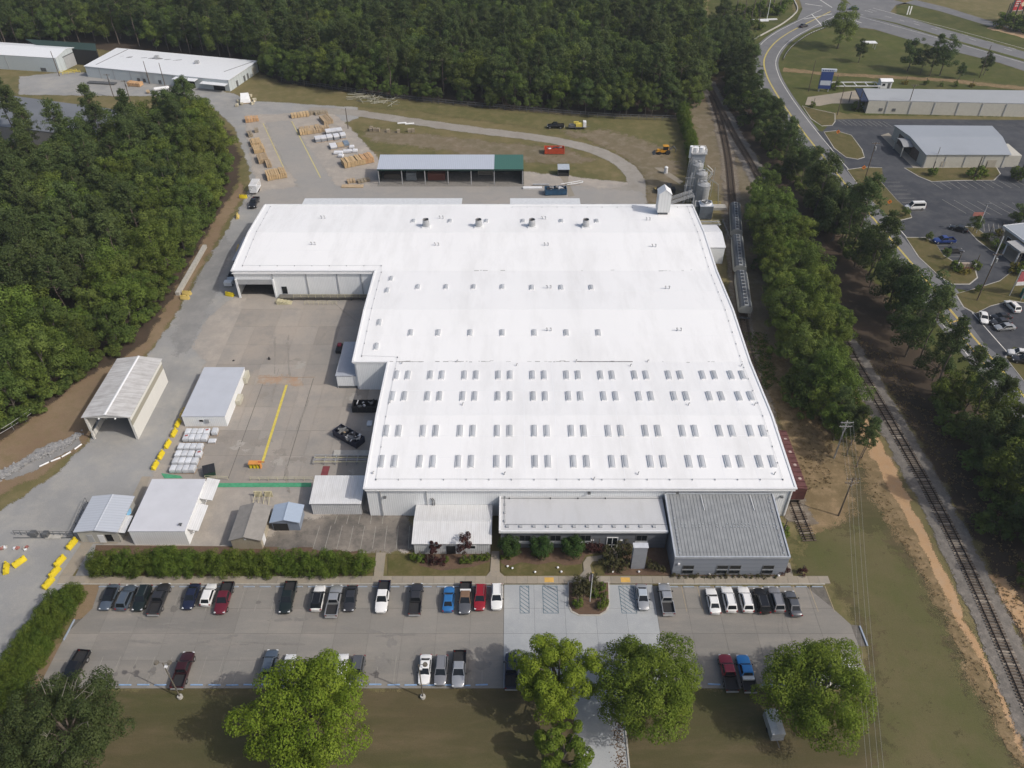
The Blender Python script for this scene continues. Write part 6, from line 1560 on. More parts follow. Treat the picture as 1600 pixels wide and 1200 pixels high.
# yellow and orange stand in the yard
p = W(401, 731)
t = thing('beam_stand', 'orange topped yellow stand at the end of the yellow stripe', 'stand', (p.x, p.y, .1))
part('top', MB().box(-1.3, 1.1, -.5, .5, 1.25, 1.5), plain('stand_orange', (.62, .27, .07), .5), t)
for x in (-1.1, -.4, .3): part('drum', MB().tube((x, 0, 0), (x, 0, 1.22), .34, .34, 10), YB, t)
part('arm', MB().box(.6, 1.9, -.08, .08, 1.52, 1.62), plain('arm_red', (.4, .06, .04), .5), t); part('leg', MB().box(.85, 1.05, -.4, .4, 0, 1.25), plain('stand_orange', (.62, .27, .07), .5), t)
# dumpsters
def dumpster(name, label, u, v, sx, sy, h, mat, rz=0.0, junk=None, ribs=6, cat='dumpster'):
    p = W(u, v); t = thing(name, label, cat, (p.x, p.y, .1), rz); f = 1.05
    body = MB(); th = .1
    for (x0, x1, y0, y1) in ((-sx/2, sx/2, -sy/2, -sy/2+th), (-sx/2, sx/2, sy/2-th, sy/2), (-sx/2, -sx/2+th, -sy/2+th, sy/2-th), (sx/2-th, sx/2, -sy/2+th, sy/2-th)): body.box(x0, x1, y0, y1, .15, h)
    body.box(-sx/2+th, sx/2-th, -sy/2+th, sy/2-th, .15, .25); part('bin', body, mat, t)
    rb = MB()
    for k in range(ribs):
        x = -sx/2 + .1 + (sx - .3) * k / (ribs - 1)
        rb.box(x, x+.12, -sy/2-.1, -sy/2-.01, .2, h-.02).box(x, x+.12, sy/2+.01, sy/2+.1, .2, h-.02)
    rb.box(-sx/2, sx/2, -sy/2-.12, -sy/2-.101, h-.15, h); part('rib', rb, mat, t)
    part('skid', MB().box(-sx/2+.2, sx/2-.2, -sy/2+.3, -sy/2+.45, 0, .14).box(-sx/2+.2, sx/2-.2, sy/2-.45, sy/2-.3, 0, .14), RUSTY, t)
    if junk:
        cols_ = [plain('scrap_' + c, v_, .6, rnd=.3) for c, v_ in (('white', (.6, .6, .6)), ('grey', (.2, .2, .2)), ('tan', (.3, .22, .14)), ('dark', (.04, .04, .045)))]
        for k in range(junk):
            m = MB().obox(0, 0, 0, RNG.uniform(.4, 1.6), RNG.uniform(.15, .8), RNG.uniform(.1, .4))
            o = part('scrap', m, cols_[int(RNG.choice(4, p=[.3, .3, .15, .25]))], t, loc=(RNG.uniform(-sx*.38, sx*.38), RNG.uniform(-sy*.34, sy*.34), h - .15 + RNG.uniform(-.3, .25)))
            o.rotation_euler = (RNG.normal(0, .25), RNG.normal(0, .25), RNG.uniform(0, 3))
    return t
DBLK = plain('dumpster_black', (0.018, 0.019, 0.023), .55, var=.2)
dumpster('dumpster', 'open dark dumpster full of scrap metal set askew by the left wall', 546, 687, 6.6, 2.5, 1.7, plain('dumpster_navy', (.022, .025, .045), .5, var=.2), -.62, 26)
dumpster('dumpster', 'open black dumpster with white waste bags tight against the left wall', 571, 640, 5.2, 2.4, 1.7, DBLK, 0, 9)
dumpster('dumpster', 'open blue dumpster with mixed rubbish behind the factory', 868, 303, 6.8, 2.6, 2.0, plain('dumpster_blue', (.03, .09, .17), .5, var=.2), .05, 16)
dumpster('dumpster', 'orange red dumpster heaped with white boards on the rear field', 866, 239, 6.8, 2.8, 1.9, plain('dumpster_orange', (.50, .075, .03), .5, var=.1), 0.0, 9)
p = W(329, 741)
t = thing('waste_bin', 'dark green waste bin with sloping black lids beside the wrapped pallets', 'waste bin', (p.x, p.y, .1), .35)
part('bin', MB().hexa([(-1, -.8, .1), (1, -.8, .1), (1, .8, .1), (-1, .8, .1)], [(-1.15, -.95, 1.2), (1.15, -.95, 1.2), (1.15, .95, 1.7), (-1.15, .95, 1.7)]), plain('bin_green', (.015, .05, .035), .5), t)
for s in (-1, 1): part('lid', MB().slab((min(0, s*1.15)+.02, -1.0, 1.22), (max(0, s*1.15)-.02, -1.0, 1.22), (max(0, s*1.15)-.02, .95, 1.74), (min(0, s*1.15)+.02, .95, 1.74), .05), DBLK, t)
# shaded container-like dark trough by the wall and misc white bag
p = W(580, 663); solo('white_sack', MB().loft([[(x*k, y*k, z) for x, y in ((-.5, -.8), (.5, -.8), (.6, 0), (.5, .8), (-.5, .8), (-.6, 0))] for z, k in ((.1, .9), (.4, 1), (.6, .6))]), WRAP, 'white sack lying in the shade by the left wall', 'sack', loc=(p.x - .3, p.y, 0), smooth=True)
# railings and stairs of the yard
t = thing('yard_railing', 'long cream handrail above the green walkway', 'railing', (W(390, 752).x, W(390, 752).y, .1)); o = t.location
a, b = W(392, 752) - o, W(490, 752) - o; rails(t, [(a.x, a.y), (b.x, b.y)], 1.1, 0)
t = thing('yard_railing', 'short cream handrail beside the green bin', 'railing', (W(340, 752).x, W(340, 752).y, .1)); o = t.location
a, b = W(322, 750) - o, W(357, 751) - o; rails(t, [(a.x, a.y), (b.x, b.y)], 1.1, 0)
t = thing('dock_rails', 'bundle of long horizontal pipes and rails running into the left wall above the red walkway', 'pipe rails', (W(535, 722).x, W(535, 722).y, .1)); o = t.location
a, b = W(492, 722) - o, W(576, 722) - o
for k in range(4): part('pipe', MB().tube((a.x, -.9 + k * .6, .9 + .1 * (k % 2)), (b.x + .6, -.9 + k * .6, .9 + .1 * (k % 2)), .07, .07, 6), STEEL if k % 2 else RAILY, t)
for x in np.linspace(a.x, b.x, 6): part('post', MB().box(x - .06, x + .06, -1.0, 1.0, .7, .8).box(x - .06, x + .06, -.95, -.83, 0, .7).box(x - .06, x + .06, .83, .95, 0, .7), STEEL, t)
part('side_slab', MB().box(a.x + 3.4, b.x + .5, 1.4, 3.0, 0, .3), KERB, t)
for u, l in ((401, 'left'), (417, 'right')):
    p = W(u, 784); t = thing('frame_rack', 'pale metal A-frame rack on the paving, %s' % ('nearer the tan shed roof' if l == 'left' else 'nearer the blue-grey shelter'), 'rack', (p.x, p.y, .1))
    part('frame', MB().tube((-.5, -1, 0), (-.2, 1.2, 1.5), .05, .05, 5).tube((.5, -1, 0), (.8, 1.2, 1.5), .05, .05, 5).tube((-.35, 0, .7), (.65, 0, .7), .04, .04, 5), RAILY, t); part('foot', MB().box(-.6, .9, 1.15, 1.3, 0, 1.5), RAILY, t)
p = W(197, 817); t = thing('parasol', 'light blue octagonal parasol between guardhouse and white building', 'parasol', (p.x, p.y + .3, .1))
part('canopy', MB().tube((0, 0, 2.3), (0, 0, 2.85), 1.6, .06, 8), plain('parasol_blue', (.19, .40, .60), .7, var=.08), t); part('pole', MB().tube((0, 0, 0), (0, 0, 2.5), .04, .04, 6), STEEL, t)
part('table', MB().tube((0, 0, .7), (0, 0, .75), .7, .7, 10), DGREY, t)
for u, v, l in ((421, 562, 'small black bollard on a yard slab'), (365, 564, 'black drain cap on the yard slabs')):
    p = W(u, v); solo('bollard', MB().tube((0, 0, .1), (0, 0, .8 if u > 400 else .3), .3, .12, 8), BLACKM, l + (' near the long store' if u < 400 else ' near the dock enclosure'), 'bollard', loc=(p.x, p.y, 0))
p = W(532, 548); t = thing('red_trolley', 'dark trolley with red top in the shade by the dock enclosure', 'trolley', (p.x - .2, p.y, .1))
part('bed', MB().box(-.6, .6, -1.5, 1.5, .5, 1.0), BLACKM, t); part('top', MB().box(-.4, .4, .2, 1.3, 1.01, 1.3), plain('trolley_red', (.30, .03, .05), .5), t)
part('wheel', MB().tube((-.6, -1.1, .25), (.6, -1.1, .25), .25, .25, 8), TYRE, t)

# lumber yard
PLY = [plain('lumber_' + n_, c, .85, var=.15, rnd=.12) for n_, c in (('gold', (.47, .34, .19)), ('tan', (.38, .285, .18)), ('orange', (.46, .285, .15)), ('old', (.28, .235, .17)))]
_lp = {}
def lumber(u, v, sx, sy, sz, rz, label, m=0, boards=6, group='timber stacks in the lumber yard', layers=3):
    """stack of crates: slatted packs, each board band its own piece"""
    p = W(u, v); t = thing('lumber_stack', label, 'timber stack', (p.x, p.y, .09), rz + (.34 if group else 0), group); t.scale = (.88, .9, .82)
    key = (sx, sy, sz, boards, m)
    if key not in _lp:
        w = sx / boards
        _lp[key] = (MB().box(-w*.42, w*.42, -sy/2, sy/2, 0, sz).mesh('board_pack', PLY[m]), MB().box(-sx/2, sx/2, -.06, .06, 0, .1).mesh('bearer', PLY[3]))
    for k in range(boards):
        o = link('board_pack', _lp[key][0], t, (-sx/2 + sx/boards*(k + .5), RNG.normal(0, .08), .1)); o.scale = (1, 1, RNG.uniform(.82, 1.06))
    for y in (-sy*.35, sy*.35): link('bearer', _lp[key][1], t, (0, y, 0))
    return t
lumber(394, 189, 5.5, 3.4, 1.6, .0, 'orange timber stack at the top of the left row', 2, 5)
lumber(401, 206, 1.6, 2.2, 1.3, .0, 'small grey-brown pallet pile below the orange stack', 3, 3)
lumber(391, 212, 1.8, 4.0, 1.3, .1, 'weathered slatted pallets at the edge of the left row', 3, 4)
lumber(400, 226, 4.0, 5.0, 1.7, .05, 'upper golden frame stack of the left row', 0, 7)
lumber(405, 236, 4.2, 5.0, 1.7, .05, 'middle golden frame stack of the left row', 0, 7)
lumber(411, 251, 3.8, 5.6, 1.8, .05, 'tan frame stack above the last of the left row', 1, 6)
lumber(420, 259, 1.9, 4.2, 1.5, .05, 'narrow tan stack beside the tan frame stack', 1, 3)
lumber(432, 276, 7.2, 5.4, 2.2, .05, 'large golden crate stack at the bottom of the left row', 0, 9)
lumber(469, 182, 7.5, 3.0, 1.6, .0, 'golden pile with black tarpaulin at the far end of the right rows', 0, 6)
lumber(487, 179, 6.5, 2.2, 1.2, .1, 'brown long timber pile right of the golden pile', 3, 5)
lumber(502, 178, 5.5, 2.2, 1.2, .05, 'second brown long timber pile by the path', 3, 5)
lumber(510, 190, 4.0, 7.0, 1.7, .15, 'diagonal row of brown crates along the field edge', 1, 5)
lumber(484, 203, 8.5, 3.2, 1.3, .0, 'wide flat brown plywood stack', 1, 4)
lumber(478, 209, 5.0, 3.0, 1.5, .0, 'left golden crates below the plywood stack', 0, 5)
lumber(492, 207, 5.0, 3.0, 1.6, .0, 'middle tan crates below the plywood stack', 1, 5)
lumber(504, 204, 5.5, 3.0, 1.7, .0, 'right tan crates below the plywood stack', 1, 6)
lumber(545, 258, 4.5, 5.0, 2.3, .1, 'left block of the big golden panel stacks', 0, 7)
lumber(559, 255, 5.0, 5.0, 2.3, .1, 'middle block of the big golden panel stacks', 0, 8)
lumber(573, 252, 4.6, 5.0, 2.4, .1, 'right block of the big golden panel stacks', 2, 7)
lumber(549, 285, 3.0, 2.2, 1.0, .0, 'small pale crate in front of the canopy', 1, 3)
lumber(568, 284, 4.6, 2.0, .9, .1, 'dark brown scrap timber pile left of the canopy', 3, 4)
p = W(551, 292); solo('plywood_tray', MB().box(-3.4, 3.4, -.9, .9, 0, .3), PLY[1], 'long flat plywood tray lying before the canopy', 'tray', loc=(p.x, p.y, .1))
BAG = plain('sheet_white', (.62, .63, .66), .4, var=.08, rnd=.08)
def covered(u, v, sx, sy, h, rz, label, top, group='covered loads in the lumber yard'):
    p = W(u, v); t = thing('covered_load', label, 'covered load', (p.x, p.y, .09), rz, group)
    part('side', MB().box(-sx/2+.05, sx/2-.05, -sy/2+.05, sy/2-.05, .12, h-.25), plain('load_grey', (.26, .27, .29), .6, rnd=.2), t)
    part('cover', MB().loft([[(-sx*k/2, -sy*k/2, z), (sx*k/2, -sy*k/2, z), (sx*k/2, sy*k/2, z), (-sx*k/2, sy*k/2, z)] for z, k in ((h-.5, 1.0), (h-.06, 1.0), (h, .92))]), top, t)
    part('pallet', MB().box(-sx/2, sx/2, -sy/2, sy/2, 0, .1), WOOD, t)
WB = 'white covered load in the block of covers beside the golden panel stacks'
for u, v in ((497, 221), (506, 220), (515.5, 218.5), (526, 217.5), (513.5, 210), (522, 209), (530.5, 208)):
    covered(u, v, 1.95, 2.5, 1.6, .37, WB, BAG)
covered(521, 231, 2.3, 3.3, 1.1, .37, 'flat white covered load lowest in the block of covers', BAG)
covered(532, 229, 2.3, 3.0, .9, .37, 'brown topped load between the white and the blue-grey loads', PLY[1])
covered(541, 227, 1.9, 3.2, 1.1, .37, 'blue-grey topped load at the right end of the covers', plain('sheet_blue', (.17, .22, .28), .4))
covered(536, 215, 1.9, 2.4, 1.5, .37, 'dark red sided load under a pale cover', BAG)
for k, (u, v) in enumerate(((526, 241), (532, 241), (533, 246), (540, 239), (546, 238.5), (550, 232), (555, 238))):
    p = W(u, v); t = thing('small_bale', 'small white bale in the loose group above the golden panel stacks', 'bale', (p.x, p.y, .09), RNG.uniform(-.3, .3), 'small white bales')
    part('bale', MB().loft([[(-.85*q, -.7*q, z), (.85*q, -.7*q, z), (.85*q, .7*q, z), (-.85*q, .7*q, z)] for z, q in ((.15, .95), (.3, 1), (.85, 1), (1.0, .8))]), BAG, t); link('pallet', PM, t).scale = (1.1, .6, 1)
# field clutter
def crates(u, v, label, n=3, name='crate_group'):
    p = W(u, v); t = thing(name, label, 'crates', (p.x, p.y, 0))
    for k in range(n): part('crate', MB().obox((k % 3) * 1.3 - 1.2, (k // 3) * 1.4, .55, 1.1, 1.1, 1.1 + .2 * (k % 2), RNG.uniform(-.2, .2)), PLY[3], t)
crates(585, 205, 'pale wooden crates standing alone on the rear field', 4); crates(612, 206.5, 'tiny dark crate right of the pale crates on the rear field', 1)
crates(628, 207, 'single pale box on the rear field', 1); crates(645, 206, 'pair of low boxes furthest right on the rear field', 2)
p = W(583, 156); t = thing('pipe_frame_heap', 'heap of pale tangled metal frames lying on the rear grass', 'scrap heap', (p.x, p.y, 0))
for k in range(46):
    a = RNG.uniform(-.5, .5) + (math.pi / 2 if k % 3 == 0 else 0); L_ = RNG.uniform(2, 7); x, y, z = RNG.uniform(-9, 9), RNG.uniform(-4, 4) , RNG.uniform(.1, .8); y -= x * .35
    part('bar', MB().tube((x - L_/2*math.cos(a), y - L_/2*math.sin(a), z), (x + L_/2*math.cos(a), y + L_/2*math.sin(a), z + RNG.uniform(-.1, .3)), .09, .09, 5), plain('frame_bar', (.36, .35, .28), .7, rnd=.2), t)
for k, (u, v) in enumerate(((628, 194), (640, 195))):
    p = W(u, v); solo('pipe_section', MB().tube((-1.6, 0, .3), (1.6, .6, .3), .3, .3, 8), TRIM, 'short white pipe lying on the rear field, %s' % ('nearer the crates' if k else 'nearer the path'), 'pipe', loc=(p.x, p.y, 0))
p = W(880, 273); t = thing('feed_bin', 'grey metal hut with open dark front on the inner field', 'hut', (p.x, p.y, 0))
part('roof', MB().slab((-1.9, -1.5, 2.5), (1.9, -1.5, 2.5), (1.9, 1.6, 3.0), (-1.9, 1.6, 3.0), .1), plain('hut_roof', (.36, .40, .45), .5), t)
part('wall', MB().box(-1.8, -1.7, -1.3, 1.4, 0, 2.45).box(1.7, 1.8, -1.3, 1.4, 0, 2.45).box(-1.7, 1.7, 1.3, 1.4, 0, 2.6), DGREY, t); part('bench', MB().box(-1.7, 1.7, -1.25, .3, .1, 1.1), BLACKM, t)
sheet('concrete_path', [(874, 275), (888, 275), (888, 284), (898, 306), (888, 308), (884, 290)], G_WALK, .08)
p = W(832, 295); solo('loading_ramp', MB().box(-3, 3, -.5, .5, 0, .5), TRIM, 'white low ramp lying left of the blue dumpster', 'ramp', loc=(p.x, p.y, .1))
p = W(845, 290); solo('steel_pipe', MB().tube((-2.6, 0, .3), (2.6, 0, .3), .28, .28, 8), STEEL, 'grey steel pipe behind the blue dumpster', 'pipe', loc=(p.x, p.y, .1))
t = thing('pipe_loop', 'bent white tube railing right of the blue dumpster', 'railing', (W(893, 289).x, W(893, 289).y, .1))
part('tube', MB().path([(-3.5, -.8, .6), (2.5, .6, 1.0), (3.6, .4, 1.0), (3.4, -.3, .9), (-1.5, -1.2, .6)], .12, 6), TRIM, t); part('leg', MB().tube((0, .1, 0), (0, .1, .85), .07, .07, 5), TRIM, t)
p = W(1040, 271); t = thing('white_tank', 'small upright white tank at the end of the concrete path', 'tank', (p.x, p.y, 0))
part('shell', MB().tube((0, 0, .3), (0, 0, 2.2), .6, .6, 14), TRIM, t, True); part('dome', MB().tube((0, 0, 2.2), (0, 0, 2.5), .6, .15, 14), TRIM, t, True); part('base', MB().box(-.6, .6, -.6, .6, 0, .3), KERB, t)
p = W(1040, 301); t = thing('scrap_machine', 'dark machinery heap behind the roof hopper house', 'machinery', (p.x, p.y, 0))
part('frame', MB().box(-2.8, 2.8, -1, 1, .3, 1.6), BLACKM, t); part('drum', MB().tube((1, .6, 1.2), (1, 1.2, 2.6), .8, .8, 12), DGREY, t); part('panel', MB().box(-3.2, -.4, 1.1, 2.6, .4, .5), P_OCHRE, t)
# backhoe on the field edge
p = W(1038, 240); t = thing('backhoe', 'orange yellow backhoe loader standing at the edge of the rear field', 'backhoe', (p.x, p.y, 0), .05)
ORG = plain('backhoe_orange', (.52, .25, .02), .5, var=.12)
part('body', MB().box(-1.4, 1.4, -.7, .7, .7, 1.5), ORG, t); part('hood', MB().box(-2.6, -1.41, -.5, .5, .7, 1.6), ORG, t); part('cab', MB().box(-.5, 1.0, -.65, .65, 1.51, 2.7), GLASS, t); part('cab_roof', MB().box(-.7, 1.2, -.8, .8, 2.71, 2.85), ORG, t)
for x, r in ((-1.9, .55), (1.0, .8)):
    for s in (-1, 1): part('wheel', MB().tube((x, s * .75, r), (x, s * 1.1, r), r, r, 12), TYRE, t)
part('bucket', MB().hexa([(-4.1, -1.1, .1), (-3.2, -1.1, .2), (-3.2, 1.1, .2), (-4.1, 1.1, .1)], [(-3.9, -1.1, .3), (-3.2, -1.1, 1.0), (-3.2, 1.1, 1.0), (-3.9, 1.1, .3)]), DGREY, t)
part('boom', MB().path([(1.4, 0, 1.2), (2.9, 0, 2.6), (3.9, 0, 1.4), (3.7, 0, .5)], .16, 6), DGREY, t); part('loader_arm', MB().box(-3.2, -1, -.75, -.6, .9, 1.1).box(-3.2, -1, .6, .75, .9, 1.1), ORG, t)
# things near the workshop
p = W(253, 142); t = thing('propane_tank', 'long white cylindrical tank on the grass before the workshop', 'tank', (p.x, p.y, .3), .35)
part('shell', MB().tube((-2.6, 0, .7), (2.6, 0, .7), .65, .65, 14).tube((-2.6, 0, .7), (-3, 0, .7), .65, .3, 14).tube((2.6, 0, .7), (3, 0, .7), .65, .3, 14), TRIM, t); part('leg', MB().box(-1.6, -1.3, -.4, .4, -.3, .2).box(1.3, 1.6, -.4, .4, -.3, .2), KERB, t)
lumber(212, 134, 6.5, 3.0, 1.7, -.15, 'orange timber stack on the grass before the workshop', 2, 5, None)
p = W(232, 146); solo('round_bale', MB().tube((-.5, 0, .7), (.5, .2, .7), .7, .7, 12), PLY[1], 'small tan drum on the grass left of the white tank', 'drum', loc=(p.x, p.y, 0))
p = W(160, 131); t = thing('pipe_rack', 'dark low pipe rack beside the orange timber before the workshop', 'rack', (p.x, p.y, 0), -.15)
for k in range(5): part('pipe', MB().tube((-6, -.9 + k * .45, .5), (6, -.9 + k * .45, .5), .2, .2, 6), DGREY, t)
p = W(110, 114); t = thing('yellow_rails', 'short row of yellow guard rails by the roller door', 'guard rail', (p.x, p.y, 0))
rails(t, [(-4, -1), (2, 2)], 1.0, 0, P_YELL, 2.0, .09); rails(t, [(-2, -2.5), (4, .5)], 1.0, 0, P_YELL, 2.0, .09)
p = W(384, 160); t = thing('white_canopy_tent', 'small white sloping cover among rocks by the lumber yard entrance', 'cover', (p.x, p.y, 0), .2)
part('cover', MB().hexa([(-2, -1.6, .4), (2, -1.6, .4), (1.8, 1.6, .4), (-1.8, 1.6, .4)], [(-1.6, -1, 1.6), (1.6, -1, 1.6), (1.5, 1.4, 3.2), (-1.5, 1.4, 3.2)]), TRIM, t); part('base', MB().box(-2.1, 2.1, -1.7, 1.7, 0, .38), PLY[1], t)
rk = MB()
def rock(mb, x, y, z, s, flat=.65):
    d = RNG.normal(0, 1, (8, 3)); base = np.array([[a, b, c] for a in (-1, 1) for b in (-1, 1) for c in (-1, 1)], float) * .55 + d * .16
    base *= np.array([s * RNG.uniform(.7, 1.3), s * RNG.uniform(.7, 1.3), s * flat]); i = len(mb.v)
    a = RNG.uniform(0, 3); c_, s_ = math.cos(a), math.sin(a)
    mb.v += [(x + c_*p[0] - s_*p[1], y + s_*p[0] + c_*p[1], z + p[2]) for p in base]
    mb.f += [[i+0, i+1, i+3, i+2], [i+4, i+6, i+7, i+5], [i+0, i+4, i+5, i+1], [i+2, i+3, i+7, i+6], [i+0, i+2, i+6, i+4], [i+1, i+5, i+7, i+3]]
ROCK = plain('boulder_pale', (.42, .38, .28), .9, var=.25, rnd=.2)
for k, (u, v) in enumerate(((374, 160), (378, 164), (394, 163), (398, 158), (370, 166), (389, 151))):
    m = MB(); rock(m, 0, 0, .5, 1.3); p = W(u, v); solo('boulder', m, ROCK, 'pale boulder among those around the white sloping cover', 'boulder', 'boulders by the white cover', loc=(p.x, p.y, 0))
# rip-rap ditch: 300 bigger stones as pieces is past need, the bed is one heap
RIP = ground('riprap', (.30, .30, .30), (.22, .22, .225), (.36, .35, .33), .4, 2.0, soft=False, speck=.3)
dp = smooth_line([(4, 742), (30, 730), (60, 712), (88, 700), (112, 690)], 1.0)
sheet('ditch', [(2, 748), (20, 728), (60, 702), (100, 684), (120, 682), (124, 694), (96, 712), (50, 738), (14, 752)], G_GRAVD, .05, soft=1, jit=.3)
m = MB()
for k in range(1100):
    i = int(RNG.integers(0, len(dp))); o_ = RNG.normal(0, 1.15); s_ = RNG.uniform(.18, .42)
    rock(m, dp[i][0] + o_ * .5 + RNG.normal(0, .3), dp[i][1] + o_ + RNG.normal(0, .3), .12 + max(0, .35 - abs(o_) * .15), s_)
o = solo('riprap_stones', m, RIP, 'grey rip-rap stones filling the drainage ditch by the open shed', None, kind='stuff')
for k, (a, b) in enumerate((((62, 730), (77, 723)), ((80, 722), (95, 716)), ((97, 715), (111, 707)), ((117, 703), (128, 695)))):
    p, q = W(*a), W(*b); c = (p + q) / 2; solo('ditch_kerb', MB().tube(p - c, q - c, .16, .16, 6), TRIM, 'white pipe length laid along the drainage ditch beside the stones', 'pipe', 'white pipes along the ditch', loc=(c.x, c.y, .2))
# fence posts at the left wood, gate at the drive
t = thing('pipe_fence', 'grey pipe fence at the edge of the left wood above the stone ditch', 'fence', (W(35, 665).x, W(35, 665).y, 0)); o = t.location
P_ = [W(-8, 690) - o, W(22, 672) - o, W(41, 659) - o, W(60, 645) - o]
rails(t, [(p.x, p.y) for p in P_], 1.9, 0, STEEL, 4.5, .06)
t = thing('sliding_gate', 'low grey sliding gate frame across the drive left of the guardhouse', 'gate', (W(75, 838).x, W(75, 838).y, 0)); o = t.location
a, b = W(24, 836) - o, W(116, 838) - o; rails(t, [(a.x, a.y), (b.x, b.y)], 1.2, .05, DGREY, 1.2, .05, 'gate_frame')
part('motor_box', MB().box(-.6, .3, -.5, .5, 0, 1.1), DGREY, t); part('cabinet', MB().box(-2.9, -1.9, -.3, .5, 0, 1.2), DGREY, t); part('track', MB().box(a.x, b.x, a.y - .8, a.y - .6, .05, .12), DGREY, t); part('slab', MB().box(-.2, 2.6, -.7, .3, .05, .25), KERB, t)
t = thing('debris_pile', 'small pile of white and reddish rubble on the verge outside the gate', 'rubble', (W(25, 857).x, W(25, 857).y, .05))
for k in range(9):
    m = MB(); rock(m, RNG.uniform(-2.5, 2.5), RNG.uniform(-.5, .5), .2, RNG.uniform(.3, .6)); part('rubble', m, (TRIM, KERB, plain('rubble_red', (.3, .12, .10), .9))[k % 3], t)
t = thing('chain_fence', 'low dark fence line along the outer edge of the guardhouse roof shadow', 'fence', (W(112, 822).x, W(112, 822).y, 0)); o = t.location
a, b = W(116, 838) - o, W(138, 788) - o; rails(t, [(a.x, a.y), (b.x, b.y)], 1.9, 0, DGREY, 2.0, .05)
# rear wood fence
fp = [W(*q) for q in ((440, 128), (470, 133), (560, 147), (640, 158), (720, 166), (800, 173), (880, 180), (960, 186), (1060, 189))]
t = thing('wire_fence', 'dark wire fence running along the foot of the rear wood', 'fence', (fp[4].x, fp[4].y, 0)); o = t.location
rails(t, [((p - o).x, (p - o).y) for p in fp], 1.9, 0, DGREY, 3.0, .07)
m = MB()
for a, b in zip(fp, fp[1:]):
    for z in np.arange(.3, 1.9, .32): m.tube((a - o) + Vector((0, 0, z)), (b - o) + Vector((0, 0, z)), .03, .03, 3)
part('wire', m, DGREY, t, kind='stuff')
# wheel stops of the car park
WSB = plain('wheel_stop_blue', (.24, .37, .57), .7, var=.15); WSP = plain('wheel_stop_faded', (.30, .35, .42), .8, var=.15)
wsm = MB().loft([[(-.95*k, -.1, 0), (.95*k, -.1, 0), (.95*k, .1, 0), (-.95*k, .1, 0)] if z == 0 else [(-.95*k, -.07, z), (.95*k, -.07, z), (.95*k, .07, z), (-.95*k, .07, z)] for z, k in ((0, 1), (.15, .97))])
wm1, wm2 = wsm.mesh('wheel_stop', WSB), wsm.mesh('wheel_stop', WSP)
def wstop(x, y, rz, me, label, group):
    o = link('wheel_stop', me, None, (x, y, .118), rz); o['label'] = label; o['category'] = 'wheel stop'; o['group'] = group
xa = W(195, 1072).x; yy = W(800, 1071).y; k = 0
while xa < lx0 - 1.2:
    wstop(xa + RNG.normal(0, .06), yy + RNG.normal(0, .05), RNG.normal(0, .02), wm1, 'faded blue wheel stop in the bottom row left of the pale pad', 'blue wheel stops of the bottom left row'); xa += 2.76
xa = lx1 + 7.0
while xa < W(1352, 1072).x:
    wstop(xa + RNG.normal(0, .06), yy + RNG.normal(0, .05), RNG.normal(0, .02), wm1, 'faded blue wheel stop in the bottom row right of the pale pad', 'blue wheel stops of the bottom right row'); xa += 2.76
xa = W(165, 914).x; yy = W(800, 917.5).y
while xa < lx0 - 1: wstop(xa, yy, 0, wm2, 'pale blue wheel stop in the top row below the front walk, left part', 'wheel stops of the top left row'); xa += 2.76
xa = lx1 + 3.4
while xa < W(1284, 916).x: wstop(xa, yy, 0, wm2, 'pale wheel stop in the top row below the seam-roofed office', 'wheel stops of the top right row'); xa += 2.76
def kerbstop(a, b, label, mat=WSP):
    p, q = W(*a), W(*b); c = (p + q) / 2; L_ = (q - p).length
    solo('wheel_stop', MB().box(-L_/2, L_/2, -.12, .12, 0, .16), mat, label, 'wheel stop', loc=(c.x, c.y, .1), rz=math.atan2(q.y - p.y, q.x - p.x))
kerbstop((117, 969), (100, 1001), 'long pale blue kerb block at the far left of the lot'); kerbstop((1343, 979), (1355, 1010), 'pale block kerb at the far right corner of the lot')
# tactile pads and stones along the walk
for u in (858, 977):
    p = W(u, 907); solo('tactile_pad', MB().box(-.8, .8, -.5, .5, .17, .2), plain('tactile_yellow', (.58, .35, .09), .8, var=.15), 'yellow tactile ramp pad on the front walk %s the planted island' % ('left of' if u < 900 else 'right of'), 'tactile pad', loc=(p.x, p.y, 0))
for u, v in ((793, 886.5), (800.5, 889.5), (836, 895.5), (871.5, 888.5), (877, 895), (957, 895), (998, 895), (1005, 886), (1032, 890), (1108, 899), (1216, 901)):
    m = MB().tube((0, 0, 0), (0, 0, .28), .07, .07, 6).tube((0, 0, .28), (0, 0, .42), .22, .1, 8); p = W(u, v); solo('garden_light', m, TRIM, 'small white garden light standing in the front beds', 'garden light', 'small white lights in the front beds', loc=(p.x, p.y, .1))
# white utility box near the lower right tree
p = W(1208, 1145); t = thing('utility_trailer', 'weathered pale box trailer parked on the lawn under the lower right tree', 'trailer', (p.x, p.y + .6, 0), .06)
part('body', MB().box(-.95, .95, -1.9, 1.9, .5, 2.1), plain('trailer_grey', (.30, .31, .31), .6, var=.15), t)
part('roof', MB().slab((-1.0, -1.95, 2.12), (0, -1.95, 2.3), (0, 1.95, 2.3), (-1.0, 1.95, 2.12), .05).slab((0, -1.95, 2.3), (1.0, -1.95, 2.12), (1.0, 1.95, 2.12), (0, 1.95, 2.3), .05), plain('trailer_roof', (.52, .53, .53), .55, var=.15), t)
for s in (-1, 1): part('wheel', MB().tube((s*.75, -.3, .36), (s*.98, -.3, .36), .36, .36, 10), TYRE, t)
part('drawbar', MB().box(-.07, .07, -3.1, -1.92, .45, .55), DGREY, t); part('bumper', MB().box(-.9, .9, -2.05, -1.92, .55, .8), STEEL, t)

